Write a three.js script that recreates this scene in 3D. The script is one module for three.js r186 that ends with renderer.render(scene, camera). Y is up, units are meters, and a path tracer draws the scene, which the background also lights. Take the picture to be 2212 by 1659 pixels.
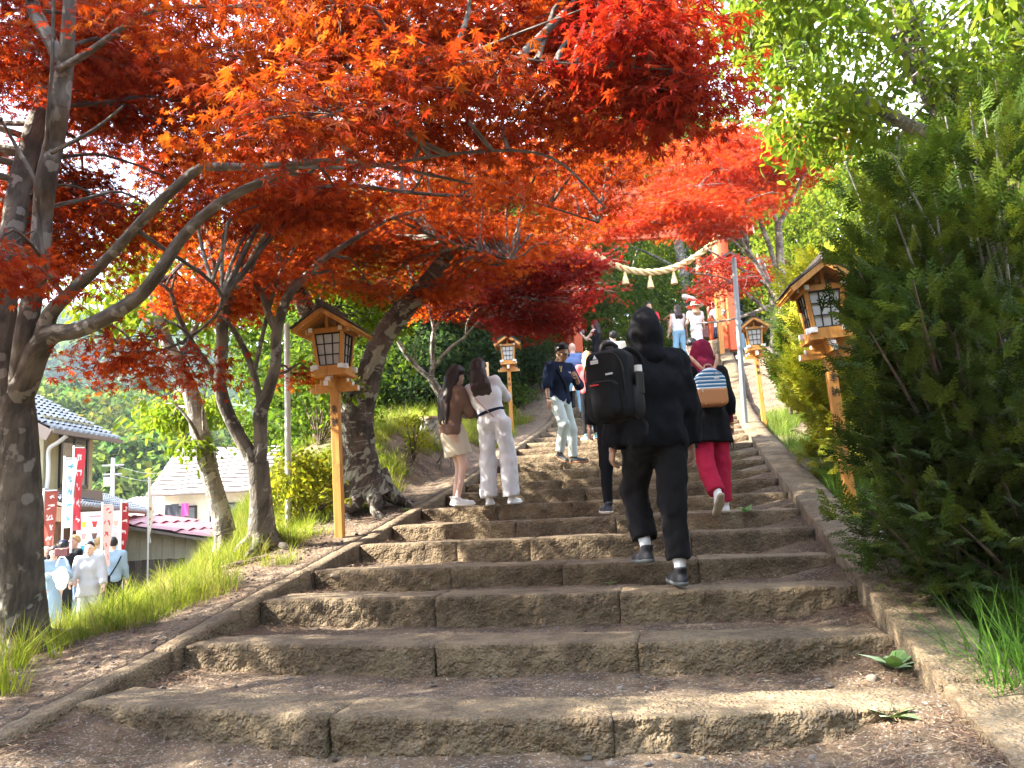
import * as THREE from 'three';
import { mergeGeometries, mergeVertices, toCreasedNormals } from 'three/addons/utils/BufferGeometryUtils.js';
import { RoundedBoxGeometry } from 'three/addons/geometries/RoundedBoxGeometry.js';

// ───────────── camera, sky, sun, exposure ─────────────
const scene = new THREE.Scene();
const RAD = Math.PI / 180;
const camera = new THREE.PerspectiveCamera(2 * Math.atan(384 / 827) / RAD, 4 / 3, 0.05, 9000);
camera.position.set(0, 0, 0);                       // y = 0 is the photographer's eye level
camera.rotation.set(8.3 * RAD, 0, -2.76 * RAD, 'XYZ');
scene.add(camera);
const renderer = new THREE.WebGLRenderer({ antialias: true });
renderer.toneMapping = THREE.LinearToneMapping;
renderer.toneMappingExposure = 8.2;
renderer.shadowMap.enabled = true;

const SUN = new THREE.Vector3(-0.79, 0.61, 0.07).normalize();
const sun = new THREE.DirectionalLight(new THREE.Color().setRGB(1, 0.93, 0.8), 5);
sun.name = 'sun';
sun.position.copy(SUN).multiplyScalar(120);
sun.castShadow = true; sun.shadow.radius = 1.2; sun.shadow.mapSize.set(4096, 4096); sun.shadow.camera.left = -40; sun.shadow.camera.right = 40; sun.shadow.camera.top = 40; sun.shadow.camera.bottom = -40; sun.shadow.camera.far = 400;
scene.add(sun, sun.target);

// ───────────── numbers: random, noise ─────────────
function rng(seed) { let a = seed >>> 0; return () => { a = (a + 0x6d2b79f5) | 0; let t = Math.imul(a ^ (a >>> 15), 1 | a); t = (t + Math.imul(t ^ (t >>> 7), 61 | t)) ^ t; return ((t ^ (t >>> 14)) >>> 0) / 4294967296; }; }
const hash3 = (x, y, z) => { let h = Math.imul(x, 374761393) + Math.imul(y, 668265263) + Math.imul(z, 1274126177); h = Math.imul(h ^ (h >>> 13), 1274126177); return ((h ^ (h >>> 16)) >>> 0) / 4294967296; };
const fade = (t) => t * t * t * (t * (t * 6 - 15) + 10), lerp = (a, b, t) => a + (b - a) * t, clamp = (x, a = 0, b = 1) => Math.min(b, Math.max(a, x));
const smooth = (a, b, x) => { const t = clamp((x - a) / (b - a)); return t * t * (3 - 2 * t); };
function vnoise(x, y, z = 0, per = 0) {              // value noise, -1..1; per > 0 makes it repeat in x and y
  const X = Math.floor(x), Y = Math.floor(y), Z = Math.floor(z), u = fade(x - X), v = fade(y - Y), w = fade(z - Z);
  let x0 = X, x1 = X + 1, y0 = Y, y1 = Y + 1; if (per) { x0 = ((X % per) + per) % per; x1 = (x0 + 1) % per; y0 = ((Y % per) + per) % per; y1 = (y0 + 1) % per; }
  const a = lerp(lerp(hash3(x0, y0, Z), hash3(x1, y0, Z), u), lerp(hash3(x0, y1, Z), hash3(x1, y1, Z), u), v);
  return (w < 1e-9 ? a : lerp(a, lerp(lerp(hash3(x0, y0, Z + 1), hash3(x1, y0, Z + 1), u), lerp(hash3(x0, y1, Z + 1), hash3(x1, y1, Z + 1), u), v), w)) * 2 - 1;
}
function fbm(x, y, z = 0, oct = 4, per = 0) { let s = 0, a = 0.5, f = 1; for (let i = 0; i < oct; i++) { s += a * vnoise(x * f, y * f, z * f + i * 17, per * f); a *= 0.5; f *= 2; } return s; }

const sky = (() => {                                  // thin bright haze and soft cloud, washed out white as in the photograph
  const W = 512, H = 256, d = new Float32Array(W * H * 4);
  for (let r = 0; r < H; r++) for (let c = 0; c < W; c++) {
    const el = ((r + 0.5) / H - 0.5) * Math.PI, az = ((c + 0.5) / W - 0.5) * 2 * Math.PI, x = Math.cos(az) * Math.cos(el), y = Math.sin(el), z = Math.sin(az) * Math.cos(el);
    const k = Math.pow(clamp(y), 0.55), cl = smooth(-0.15, 0.35, fbm(x * 2.2 + 5, y * 3.4, z * 2.2, 5)) * 0.7 + 0.15;
    const g = Math.pow(clamp(x * SUN.x + y * SUN.y + z * SUN.z), 6) * 0.15;
    const clear = [lerp(0.52, 0.25, k), lerp(0.57, 0.37, k), lerp(0.63, 0.6, k)], white = [.76, .76, .77];
    for (let i = 0; i < 3; i++) d[(r * W + c) * 4 + i] = y < 0 ? [0.2, 0.21, 0.19][i] : lerp(clear[i], white[i], cl) + g;
    d[(r * W + c) * 4 + 3] = 1;
  }
  const t = new THREE.DataTexture(d, W, H, THREE.RGBAFormat, THREE.FloatType); t.mapping = THREE.EquirectangularReflectionMapping; t.magFilter = THREE.LinearFilter; t.needsUpdate = true; return t;
})();
scene.background = sky; scene.environment = sky;

// ───────────── places: the photograph measured in 2212 x 1659 units; the stairs' own frame (s up the flight, l across) ─────────────
camera.updateMatrixWorld(true);
const V = (x, y, z) => new THREE.Vector3(x, y, z);
const FP = 1786.5;
const at = (px, py, z) => V((px - 1106) / FP * z, -(py - 829.5) / FP * z, -z).applyMatrix4(camera.matrixWorld);   // a point at that camera depth in metres
const PSI = 12.16 * RAD, DX = Math.sin(PSI), DZ = -Math.cos(PSI), EX = Math.cos(PSI), EZ = Math.sin(PSI), L0 = -3.084;
const stair = (s, l, h = 0) => V(s * DX + (l + L0) * EX, h, s * DZ + (l + L0) * EZ);
const toStair = (x, z) => [x * DX + z * DZ, x * EX + z * EZ - L0];
const STEPS = [[3.73, -.868], [4.6, -.737], [5.49, -.586], [6.33, -.453], [7.28, -.304], [8.14, -.162], [9.09, .0], [10, .16], [10.94, .3], [11.75, .46], [12.65, .63], [13.6, .8], [14.5, .98], [15.3, 1.13], [16.1, 1.29], [16.85, 1.45], [17.6, 1.6], [18.3, 1.75]];
for (let i = 0; i < 13; i++) STEPS.push([18.95 + i * .36, 1.92 + i * .166]);
const TOP = 3.92, STOP = 23.3;
function hs(s) {                                     // height of the line over the step edges
  if (s < 3.73) return -.868 - (3.73 - s) * .13;
  for (let i = 1; i < STEPS.length; i++) if (s < STEPS[i][0]) { const [a, b] = STEPS[i - 1], [c, d] = STEPS[i]; return lerp(b, d, (s - a) / (c - a)); }
  return TOP;
}
function groundSL(s, l) {
  const base = hs(s);
  if (l > 4.2) {                                     // right bank
    const o = l - 4.3, rise = 0.05 * o + 0.9 * smooth(3, 16, o) + smooth(18, 90, o) * 12;
    return base - .1 * smooth(24, 22, s) + rise * smooth(0, 1, o) + fbm(s * .7, l * .7, 3) * .07 * smooth(0, 1, o) + smooth(30, 90, s) * 14;
  }
  if (l >= -0.1) return s > 23.4 ? base + smooth(30, 90, s) * 14 : base;
  const o = -l, crest = lerp(.95, 3.2, smooth(8.2, 13, s)) + smooth(15, 24, s) * 3, low = lerp(-1.95, base - 1.6, smooth(16, 30, s) * smooth(13, 7, o));
  const hump = .75 * smooth(9.5, 12.5, s) * smooth(19, 15, s) * smooth(.6, 1.7, o) * smooth(4.5, 2.6, o);
  const flat = base + .0 - .05 * o + hump + fbm(s * .8, l * .8, 9) * .08 * smooth(.2, 1, o);
  return lerp(flat, low, smooth(crest, crest + lerp(3.4, 4.2, smooth(8, 13, s)), o)) + smooth(30, 90, s) * 14 * smooth(30, 8, o) + fbm(s * .08, l * .08, 4) * .5 * smooth(14, 40, o);
}
const groundAt = (x, z) => groundSL(...toStair(x, z));
const onGround = (px, py, zNear = 2, zFar = 60) => {  // where the line of sight through that point meets the ground
  let a = zNear; for (let z = zNear; z < zFar; z += .02) { const p = at(px, py, z); if (p.y <= groundAt(p.x, p.z)) return p; a = z; } return at(px, py, a);
};

// ───────────── naming, adding ─────────────
const names = new Map();
const numbered = (n) => { const k = names.get(n) || 0; names.set(n, k + 1); return k ? n + '_' + String(k).padStart(3, '0') : n; };
function tag(o, label, category, group, kind) { Object.assign(o.userData, { label, category }); if (group) o.userData.group = group; if (kind) o.userData.kind = kind; return o; }
function thing(name, label, category, pos, group) { const o = new THREE.Group(); o.name = numbered(name); if (pos) o.position.copy(pos); scene.add(o); return tag(o, label, category, group); }
function mesh(name, geo, mat, parent) { const m = new THREE.Mesh(geo, mat); m.name = parent ? name : numbered(name); m.castShadow = m.receiveShadow = true; (parent || scene).add(m); return m; }
const structure = (name, geo, mat, label, category) => { const m = mesh(name, geo, mat); m.userData.kind = 'structure'; if (label) tag(m, label, category); return m; };
function copyOf(o, label, group) { const c = o.clone(); c.name = numbered(o.name.replace(/_\d{3}$/, '')); c.userData = { ...o.userData }; if (label) c.userData.label = label; if (group) c.userData.group = group; scene.add(c); return c; }

// ───────────── textures and materials ─────────────
const toS = (c) => Math.round(255 * clamp(c <= .0031308 ? 12.92 * c : 1.055 * Math.pow(c, 1 / 2.4) - .055));
function tex(n, f, srgb = true, rep = 1) {           // f(u, v) -> [r, g, b] linear, or a number for grey data
  const d = new Uint8Array(n * n * 4);
  for (let y = 0; y < n; y++) for (let x = 0; x < n; x++) { let c = f(x / n, y / n); if (typeof c === 'number') c = [c, c, c]; for (let i = 0; i < 3; i++) d[(y * n + x) * 4 + i] = srgb ? toS(c[i]) : Math.round(255 * clamp(c[i])); d[(y * n + x) * 4 + 3] = 255; }
  const t = new THREE.DataTexture(d, n, n); t.wrapS = t.wrapT = THREE.RepeatWrapping; t.magFilter = THREE.LinearFilter; t.minFilter = THREE.LinearMipmapLinearFilter; if (srgb) t.colorSpace = THREE.SRGBColorSpace; t.repeat.set(rep, rep); t.needsUpdate = true; return t;
}
const mix3 = (a, b, t) => [lerp(a[0], b[0], t), lerp(a[1], b[1], t), lerp(a[2], b[2], t)];
const col = (r, g, b) => new THREE.Color().setRGB(r, g, b);
const mat = (c, o = {}) => new THREE.MeshStandardMaterial({ color: Array.isArray(c) ? col(...c) : c, roughness: .8, ...o });
const phys = (c, o = {}) => new THREE.MeshPhysicalMaterial({ color: Array.isArray(c) ? col(...c) : c, roughness: .8, ...o });

// ───────────── geometry helpers ─────────────
function boxUV(g, k = 1, off = 0) {                   // uv in metres over the face each triangle mostly points to
  g = g.index ? g.toNonIndexed() : g; const p = g.attributes.position, uv = new Float32Array(p.count * 2), a = V(), b = V(), c = V();
  for (let i = 0; i < p.count; i += 3) {
    a.fromBufferAttribute(p, i); b.fromBufferAttribute(p, i + 1); c.fromBufferAttribute(p, i + 2);
    const n = b.clone().sub(a).cross(c.clone().sub(a)), x = Math.abs(n.x), y = Math.abs(n.y), z = Math.abs(n.z);
    [a, b, c].forEach((q, j) => { const [u, v] = y >= x && y >= z ? [q.x, q.z] : x > z ? [q.z, q.y] : [q.x, q.y]; uv[(i + j) * 2] = u * k + off; uv[(i + j) * 2 + 1] = v * k + off * .7; });
  }
  g.setAttribute('uv', new THREE.BufferAttribute(uv, 2)); return g;
}
const box = (w, h, d, x = 0, y = 0, z = 0, r = 0) => { const g = r ? new RoundedBoxGeometry(w, h, d, 2, r) : new THREE.BoxGeometry(w, h, d); return g.translate(x, y, z); };
const clean = (g) => { g = g.index ? g.toNonIndexed() : g.clone(); for (const k of Object.keys(g.attributes)) if (!['position', 'normal', 'uv'].includes(k)) g.deleteAttribute(k); if (!g.attributes.normal) g.computeVertexNormals(); if (!g.attributes.uv) g.setAttribute('uv', new THREE.BufferAttribute(new Float32Array(g.attributes.position.count * 2), 2)); return g; };
const merge = (list) => mergeGeometries(list.map(clean));
function bar(a, b, w, d = w) { const v = b.clone().sub(a), g = new THREE.BoxGeometry(w, v.length(), d); g.applyQuaternion(new THREE.Quaternion().setFromUnitVectors(V(0, 1, 0), v.clone().normalize())); return g.translate((a.x + b.x) / 2, (a.y + b.y) / 2, (a.z + b.z) / 2); }
function limb(pts, radii, sides = 8, sub = 4, wob = 0, seed = 1) {   // a tapering tube through points, with uv in metres
  const curve = new THREE.CatmullRomCurve3(pts, false, 'centripetal'), n = Math.max(2, (pts.length - 1) * sub), pos = [], uv = [], idx = []; let len = 0, prev = null, N = null;
  for (let i = 0; i <= n; i++) {
    const t = i / n, p = curve.getPoint(t), T = curve.getTangent(t), f = t * (radii.length - 1), k = Math.min(radii.length - 2, Math.floor(f)), r = lerp(radii[k], radii[k + 1], f - k);
    if (!N) { N = Math.abs(T.y) > .9 ? V(1, 0, 0) : V(0, 1, 0); } N = N.clone().sub(T.clone().multiplyScalar(N.dot(T))).normalize(); const B = T.clone().cross(N);
    if (prev) len += p.distanceTo(prev); prev = p;
    for (let j = 0; j <= sides; j++) {
      const a = j / sides * 2 * Math.PI, jj = j % sides, w = 1 + (wob ? wob * fbm(Math.cos(a) * 1.3 + seed, Math.sin(a) * 1.3, len * 3.5 + seed, 3) * 2 : 0), q = p.clone().addScaledVector(N, Math.cos(a) * r * w).addScaledVector(B, Math.sin(a) * r * w);
      pos.push(q.x, q.y, q.z); uv.push(j / sides * 2 * Math.PI * Math.max(r, .02), len);
    }
  }
  for (let i = 0; i < n; i++) for (let j = 0; j < sides; j++) { const a = i * (sides + 1) + j, b = a + sides + 1; idx.push(a, a + 1, b, b, a + 1, b + 1); }
  const g = new THREE.BufferGeometry(); g.setAttribute('position', new THREE.Float32BufferAttribute(pos, 3)); g.setAttribute('uv', new THREE.Float32BufferAttribute(uv, 2)); g.setIndex(idx); g.computeVertexNormals();
  const nr = g.attributes.normal; for (let i = 0; i <= n; i++) { const a = i * (sides + 1), b = a + sides, x = nr.getX(a) + nr.getX(b), y = nr.getY(a) + nr.getY(b), z = nr.getZ(a) + nr.getZ(b), m = Math.hypot(x, y, z) || 1; nr.setXYZ(a, x / m, y / m, z / m); nr.setXYZ(b, x / m, y / m, z / m); }
  return g;
}
// ───────────── ground ─────────────
const soilTex = tex(512, (u, v) => {
  const f = fbm(u * 8, v * 8, 1, 5, 8), g = fbm(u * 90, v * 90, 2, 3, 90), p = fbm(u * 34, v * 34, 7, 3, 34), l = vnoise(u * 220, v * 60, 5, 0);
  let c = mix3([.066, .041, .024], [.145, .096, .056], clamp(.5 + f * 1.3)); c = mix3(c, [.075, .046, .03], smooth(.12, .5, p) * .75);
  if (g > .22) c = mix3(c, [.23, .19, .15], smooth(.22, .42, g)); if (l > .86) c = mix3(c, [.3, .2, .11], .5); return c;
});
const soilBump = tex(512, (u, v) => .5 + fbm(u * 60, v * 60, 2, 4, 60) * .6 + fbm(u * 9, v * 9, 3, 3, 9) * .4, false);
const soil = mat([1, 1, 1], { map: soilTex, bumpMap: soilBump, bumpScale: .014, roughness: .97 });
const treadSoilTex = tex(512, (u, v) => {
  const f = fbm(u * 6, v * 6, 11, 5, 6), g = fbm(u * 110, v * 110, 12, 3, 110), p = fbm(u * 26, v * 26, 17, 4, 26);
  let c = mix3([.055, .034, .019], [.13, .086, .048], clamp(.55 + f * 1.2)); c = mix3(c, [.1, .062, .04], smooth(.2, .5, p) * .6);
  if (g > .25) c = mix3(c, [.26, .22, .18], smooth(.25, .42, g)); return c;
});
const treadSoil = mat([1, 1, 1], { map: treadSoilTex, bumpMap: soilBump, bumpScale: .01, roughness: .97 });
{
  const axis = (fine0, fine1, step, lo, hi, grow) => { const a = []; for (let x = fine0; x <= fine1; x += step) a.push(x); let d = step, x = a[a.length - 1]; while (x < hi) { d *= grow; x += d; a.push(x); } d = step; x = fine0; while (x > lo) { d *= grow; x -= d; a.unshift(x); } return a; };
  const S = axis(1.0, 26, .16, -40, 900, 1.16), L = axis(-7, 9, .16, -900, 500, 1.16), pos = [], uv = [], idx = [];
  for (const s of S) for (const l of L) {
    let h = groundSL(s, l); const far = Math.hypot(s, l);
    if (l > -.1 && l < 4.3 && s < 23.6) h -= .5;                          // the steps and kerbs stand here
    if (far < 14) h += fbm(s * 5, l * 5, 1, 3) * .02;
    const p = stair(s, l, h); pos.push(p.x, p.y, p.z); uv.push(s / 1.1, l / 1.1);
  }
  for (let i = 0; i < S.length - 1; i++) for (let j = 0; j < L.length - 1; j++) { const a = i * L.length + j, b = a + L.length; idx.push(a, b, a + 1, a + 1, b, b + 1); }
  const g = new THREE.BufferGeometry(); g.setAttribute('position', new THREE.Float32BufferAttribute(pos, 3)); g.setAttribute('uv', new THREE.Float32BufferAttribute(uv, 2)); g.setIndex(idx); g.computeVertexNormals();
  structure('ground', g, soil, 'brown bare soil and trampled earth beside the stairs', 'ground');
}

// ───────────── stone stairs ─────────────
const stoneTex = (seed, tint) => tex(512, (u, v) => {
  const f = fbm(u * 5, v * 5, seed, 5, 5), m = fbm(u * 22, v * 22, seed + 3, 4, 22), g = fbm(u * 130, v * 130, seed + 5, 2, 130), h = fbm(u * 60, v * 60, seed + 8, 3, 60);
  let c = mix3([.092, .062, .032], [.19, .138, .078], clamp(.5 + f * 1.1 + m * .5)); c = mix3(c, [.22, .2, .17], smooth(.05, .5, g) * .45); c = mix3(c, [.05, .036, .024], smooth(.22, .48, h) * .5);
  return c.map((x, i) => x * tint[i]);
});
const stoneBump = tex(512, (u, v) => { const p = fbm(u * 26, v * 40, 31, 4, 0), q = fbm(u * 70, v * 70, 33, 3, 70); return .55 + p * .55 + q * .5 - smooth(.25, .5, fbm(u * 48, v * 48, 37, 3, 48)) * .5; }, false);
const stones = [[41, [1, .98, .95]], [43, [1.08, 1.05, 1.0]], [47, [.92, .9, .88]]].map(([s, t]) => mat([1, 1, 1], { map: stoneTex(s, t), bumpMap: stoneBump, bumpScale: .013, roughness: .93 }));
function stoneBlock(w, h, d, seg, rough, seed, opt = {}) {   // x across 0..w, top at y = 0, front at z = 0, rounded worn edge, hewn face
  const g = new THREE.BoxGeometry(w, h, d, Math.max(2, Math.round(w / seg)), Math.max(2, Math.round(h / seg)), Math.max(2, Math.round(d / seg))).translate(w / 2, -h / 2, -d / 2);
  const p = g.attributes.position, q = V(); const R = opt.round ?? .014;
  for (let i = 0; i < p.count; i++) {
    q.fromBufferAttribute(p, i);
    const dy = -q.y, dz = -q.z, dx = Math.min(q.x, w - q.x);
    if (dy < R && dz < R) { const a = R - dy, b = R - dz, m = Math.hypot(a, b); if (m > R) { q.y += (m - R) * a / m * -1; q.z += (m - R) * b / m * -1; } }
    if (dx < R) { const k = (1 - dx / R) * R * .3; q.z -= k * (dz < .001 ? 1 : 0); q.y -= k * (dy < .001 ? 1 : 0); }
    const n1 = fbm(q.x * 2.2 + seed, q.y * 5, q.z * 2 + seed, 3), n2 = fbm(q.x * 14 + seed, q.y * 14, q.z * 14, 3), n3 = fbm(q.x * 34, q.y * 34 + seed, q.z * 34, 2);
    if (dz < R * 1.2) q.z += (n1 * .016 + n2 * .016 + n3 * .012) * rough * (dy < .01 ? .5 : 1);
    if (dy < R * 1.2) q.y += (n1 * .011 + n2 * .005 + n3 * .004) * rough;
    p.setXYZ(i, q.x, q.y, q.z);
  }
  let o = mergeVertices(new THREE.BufferGeometry().setAttribute('position', p).setIndex(g.index), 1e-4); o.computeVertexNormals(); o = o.toNonIndexed();
  return boxUV(o, 1.15, seed * .37);
}
const stairway = new THREE.Group(); stairway.name = 'stairway'; stairway.userData.kind = 'structure'; tag(stairway, 'long flight of rough brown stone steps between low stone kerbs', 'stairway'); scene.add(stairway);
const along = new THREE.Matrix4().makeBasis(V(EX, 0, EZ), V(0, 1, 0), V(-DX, 0, -DZ));     // local x across, z down the flight
const putStair = (m, s, l, h) => { m.quaternion.setFromRotationMatrix(along); m.position.copy(stair(s, l, h)); return m; };
const stepTops = [];
STEPS.forEach(([s, h], i) => {
  const r = rng(100 + i), near = i < 5, seg = i < 3 ? .022 : i < 7 ? .035 : i < 14 ? .06 : .12, prev = i ? STEPS[i - 1][1] : -1.03, hh = h - prev + .16;
  const cuts = [[0, 1.45, 2.68, 4], [0, 1.62, 2.72, 4], [0, 1.32, 2.55, 4], [0, 1.18, 2.05, 3.05, 4], [0, .95, 1.62, 3.0, 4], [0, 1.3, 2.3, 4], [0, .9, 1.75, 2.9, 4]][i] || [0, 1.0 + r() * .8, 2.4 + r() * .7, 4];
  const W = 4.0, bow = [.24, .13, .08, .06, .05, .04][i] ?? .03;
  for (let k = 0; k < cuts.length - 1; k++) {
    const a = cuts[k] * W / 4 + .0025, b = cuts[k + 1] * W / 4 - .0025, g = stoneBlock(b - a, hh, near ? .36 : .32, seg, i < 14 ? 1 : .6, i * 7 + k * 3 + 1);
    const m = mesh('stone_block', g, stones[Math.floor(r() * 3)], stairway); const lc = (a + b) / 2, u = lc / (W / 2) - 1, slope = bow * 2 * u / (W / 2); putStair(m, s - bow * (1 - u * u) - slope * (b - a) / 2 + (r() - .5) * .02, a, h + (r() - .5) * .012); m.rotateY(Math.atan(slope) + (r() - .5) * .014);
  }
  // the beaten earth behind the stone, rising to the next riser, heaped in the corners
  const next = STEPS[i + 1] || [s + .5, h + .02], d = next[0] - s + .1, nx = near ? 90 : 40, nz = near ? 22 : 8, pos = [], uv = [], idx = [];
  for (let z = 0; z <= nz; z++) for (let x = 0; x <= nx; x++) {
    const l = -.12 + x / nx * 4.24, t = z / nz * (d - .06) + .06, e = Math.min(l, 4 - l), heap = (l > 2 ? .085 : .03) * smooth(.55, 0, e) * smooth(.2, .6, t) ;
    const y = h - .042 + smooth(.17, d, t) * (near ? .004 : .04) + heap + fbm(l * 2.1, (s + t) * 2.1, 5, 4) * .03 + fbm(l * 18, (s + t) * 18, 6, 3) * .012 * (near ? 1 : .5);
    const p = stair(s + t, l, y); pos.push(p.x, p.y, p.z); uv.push(l / 1.05 + i * .37, (s + t) / 1.05);
  }
  for (let z = 0; z < nz; z++) for (let x = 0; x < nx; x++) { const a = z * (nx + 1) + x, b = a + nx + 1; idx.push(a, a + 1, b, b, a + 1, b + 1); }
  const g = new THREE.BufferGeometry(); g.setAttribute('position', new THREE.Float32BufferAttribute(pos, 3)); g.setAttribute('uv', new THREE.Float32BufferAttribute(uv, 2)); g.setIndex(idx); g.computeVertexNormals();
  mesh('trodden_earth', g, treadSoil, stairway);
});
{ // earth before the first step
  const nx = 110, nz = 60, pos = [], uv = [], idx = [];
  for (let z = 0; z <= nz; z++) for (let x = 0; x <= nx; x++) {
    const l = -.12 + x / nx * 4.24, s = 1.0 + z / nz * 2.85, y = -1.02 - (3.73 - s) * .05 + (l > 2 ? .12 : .09) * smooth(.7, 0, Math.min(l, 4 - l)) + fbm(l * 2.1, s * 2.1, 5, 4) * .04 + fbm(l * 18, s * 18, 6, 3) * .014 + .03 * smooth(3.45, 3.75, s);
    const p = stair(s, l, y); pos.push(p.x, p.y, p.z); uv.push(l / 1.05 + .2, s / 1.05);
  }
  for (let z = 0; z < nz; z++) for (let x = 0; x < nx; x++) { const a = z * (nx + 1) + x, b = a + nx + 1; idx.push(a, a + 1, b, b, a + 1, b + 1); }
  const g = new THREE.BufferGeometry(); g.setAttribute('position', new THREE.Float32BufferAttribute(pos, 3)); g.setAttribute('uv', new THREE.Float32BufferAttribute(uv, 2)); g.setIndex(idx); g.computeVertexNormals();
  mesh('trodden_earth', g, treadSoil, stairway);
}
const stepAt = (s, i = STEPS.findIndex((q, k) => s >= q[0] - .05 && (k === STEPS.length - 1 || s < STEPS[k + 1][0] - .05))) => i < 0 ? -1.0 : STEPS[i][1];
// kerbs
for (const side of [0, 1]) {
  const r = rng(side + 900), k = new THREE.Group(); k.name = numbered('stone_kerb'); scene.add(k);
  tag(k, side ? 'broad grey kerb of long stones along the conifer hedge' : 'low dirt-covered kerb along the grassy bank', 'kerb'); k.userData.kind = 'structure';
  let s = 1.0; const end = side ? 23 : 22.5;
  while (s < end) {
    const near = s < 8, len = (side ? 1.15 : 1.3) + r() * .7, up = side ? .06 : .012, a = stair(s, 0, hs(s) + up), b = stair(s + len, 0, hs(s + len) + up), dir = b.clone().sub(a), L = dir.length() - .006;
    const w = side ? .34 : .125, g = stoneBlock(w, .46, L, near ? .04 : .12, near ? 1 : .6, s * 3 + side * 5, { round: .02 });
    const m = mesh('kerb_stone', g, stones[Math.floor(r() * 3)], k), z = dir.clone().normalize().negate(), x = V(EX, 0, EZ), y = z.clone().cross(x);
    m.quaternion.setFromRotationMatrix(new THREE.Matrix4().makeBasis(x, y, z)); m.position.copy(stair(s, side ? 4.0 : -.125, hs(s) + up + (r() - .5) * .025)); m.position.addScaledVector(x, (r() - .5) * .03);
    s += len;
  }
}
// ───────────── bark and leaves ─────────────
const barkTex = (seed, dark, light, patch, amount, bands) => tex(512, (u, v) => {
  const f = fbm(u * 6, v * 6, seed, 4, 6), s = fbm(u * 40, v * 10, seed + 2, 4, 0), k = fbm(u * 9, v * 9, seed + 9, 4, 9), b = bands ? smooth(.3, .6, fbm(u * 8, v * 46, seed + 4, 3, 0)) : 0;
  let c = mix3(dark, light, clamp(.5 + f + s * .6)); c = mix3(c, patch, b * .5); return mix3(c, patch, smooth(.33 - amount, .43 - amount, k) * .55);
});
const barkBump = tex(512, (u, v) => .5 + fbm(u * 30, v * 9, 71, 4, 0) * .7 + fbm(u * 60, v * 60, 73, 2, 60) * .25, false);
const bark = (seed, d, l, p, a, b, sc = .012) => mat([1, 1, 1], { map: barkTex(seed, d, l, p, a, b), bumpMap: barkBump, bumpScale: sc, roughness: .95 });
const mapleBark = bark(81, [.05, .042, .034], [.14, .12, .096], [.3, .285, .25], .0, false, .008);
const cherryBark = bark(85, [.035, .026, .022], [.11, .085, .07], [.40, .42, .33], .1, true, .02);
const paleBark = bark(89, [.09, .08, .068], [.24, .215, .185], [.5, .48, .43], .12, true);
const brownBark = bark(93, [.06, .038, .026], [.17, .115, .08], [.26, .2, .15], .02, false);

function leafGeo(shapes) {                            // shapes: { tris: [[x, y, z] x 3], c: shade }
  const pos = [], colr = []; for (const { tris, c } of shapes) for (const t of tris) for (const q of t) { pos.push(...q); colr.push(...c); }
  const g = new THREE.BufferGeometry(); g.setAttribute('position', new THREE.Float32BufferAttribute(pos, 3)); g.setAttribute('color', new THREE.Float32BufferAttribute(colr, 3)); g.computeVertexNormals(); return g;
}
const place = (tris, m) => tris.map((t) => t.map((q) => V(...q).applyMatrix4(m).toArray()));
const turned = (x, y, z, pos) => new THREE.Matrix4().makeRotationFromEuler(new THREE.Euler(x, y, z, 'YXZ')).setPosition(pos);
function mapleLeaf(size, r) {                         // seven-lobed, stalk at the origin, tip along +z
  const t = [], lob = [[-2.25, .42], [-1.45, .72], [-.72, .93], [0, 1], [.72, .93], [1.45, .72], [2.25, .42]], P = (a, d) => [Math.sin(a) * d * size, -(d * d) * size * .22 + (r() - .5) * size * .06, (Math.cos(a) * d + .18) * size];
  lob.forEach(([a, d], i) => { const w = .33; const L = P(a - w, d * .42), R = P(a + w, d * .42), T = P(a + (r() - .5) * .12, d); t.push([P(0, -.02), L, T], [P(0, -.02), T, R]); });
  return t;
}
function ovalLeaf(size, r, wide = .42) {
  const z = (a) => a * size, w = wide * size * .5, d = -.15 * size; const k = (r() - .3) * .12 * size;
  return [[[0, 0, 0], [-w * .8, k, z(.3)], [0, 0, z(.35)]], [[0, 0, 0], [0, 0, z(.35)], [w * .8, k, z(.3)]], [[-w * .8, k, z(.3)], [-w * .75, k + d * .4, z(.65)], [0, d * .3, z(.68)]], [[-w * .8, k, z(.3)], [0, d * .3, z(.68)], [0, 0, z(.35)]], [[w * .8, k, z(.3)], [0, 0, z(.35)], [0, d * .3, z(.68)]], [[w * .8, k, z(.3)], [0, d * .3, z(.68)], [w * .75, k + d * .4, z(.65)]], [[-w * .75, k + d * .4, z(.65)], [0, d, z(1)], [0, d * .3, z(.68)]], [[w * .75, k + d * .4, z(.65)], [0, d * .3, z(.68)], [0, d, z(1)]]];
}
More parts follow.
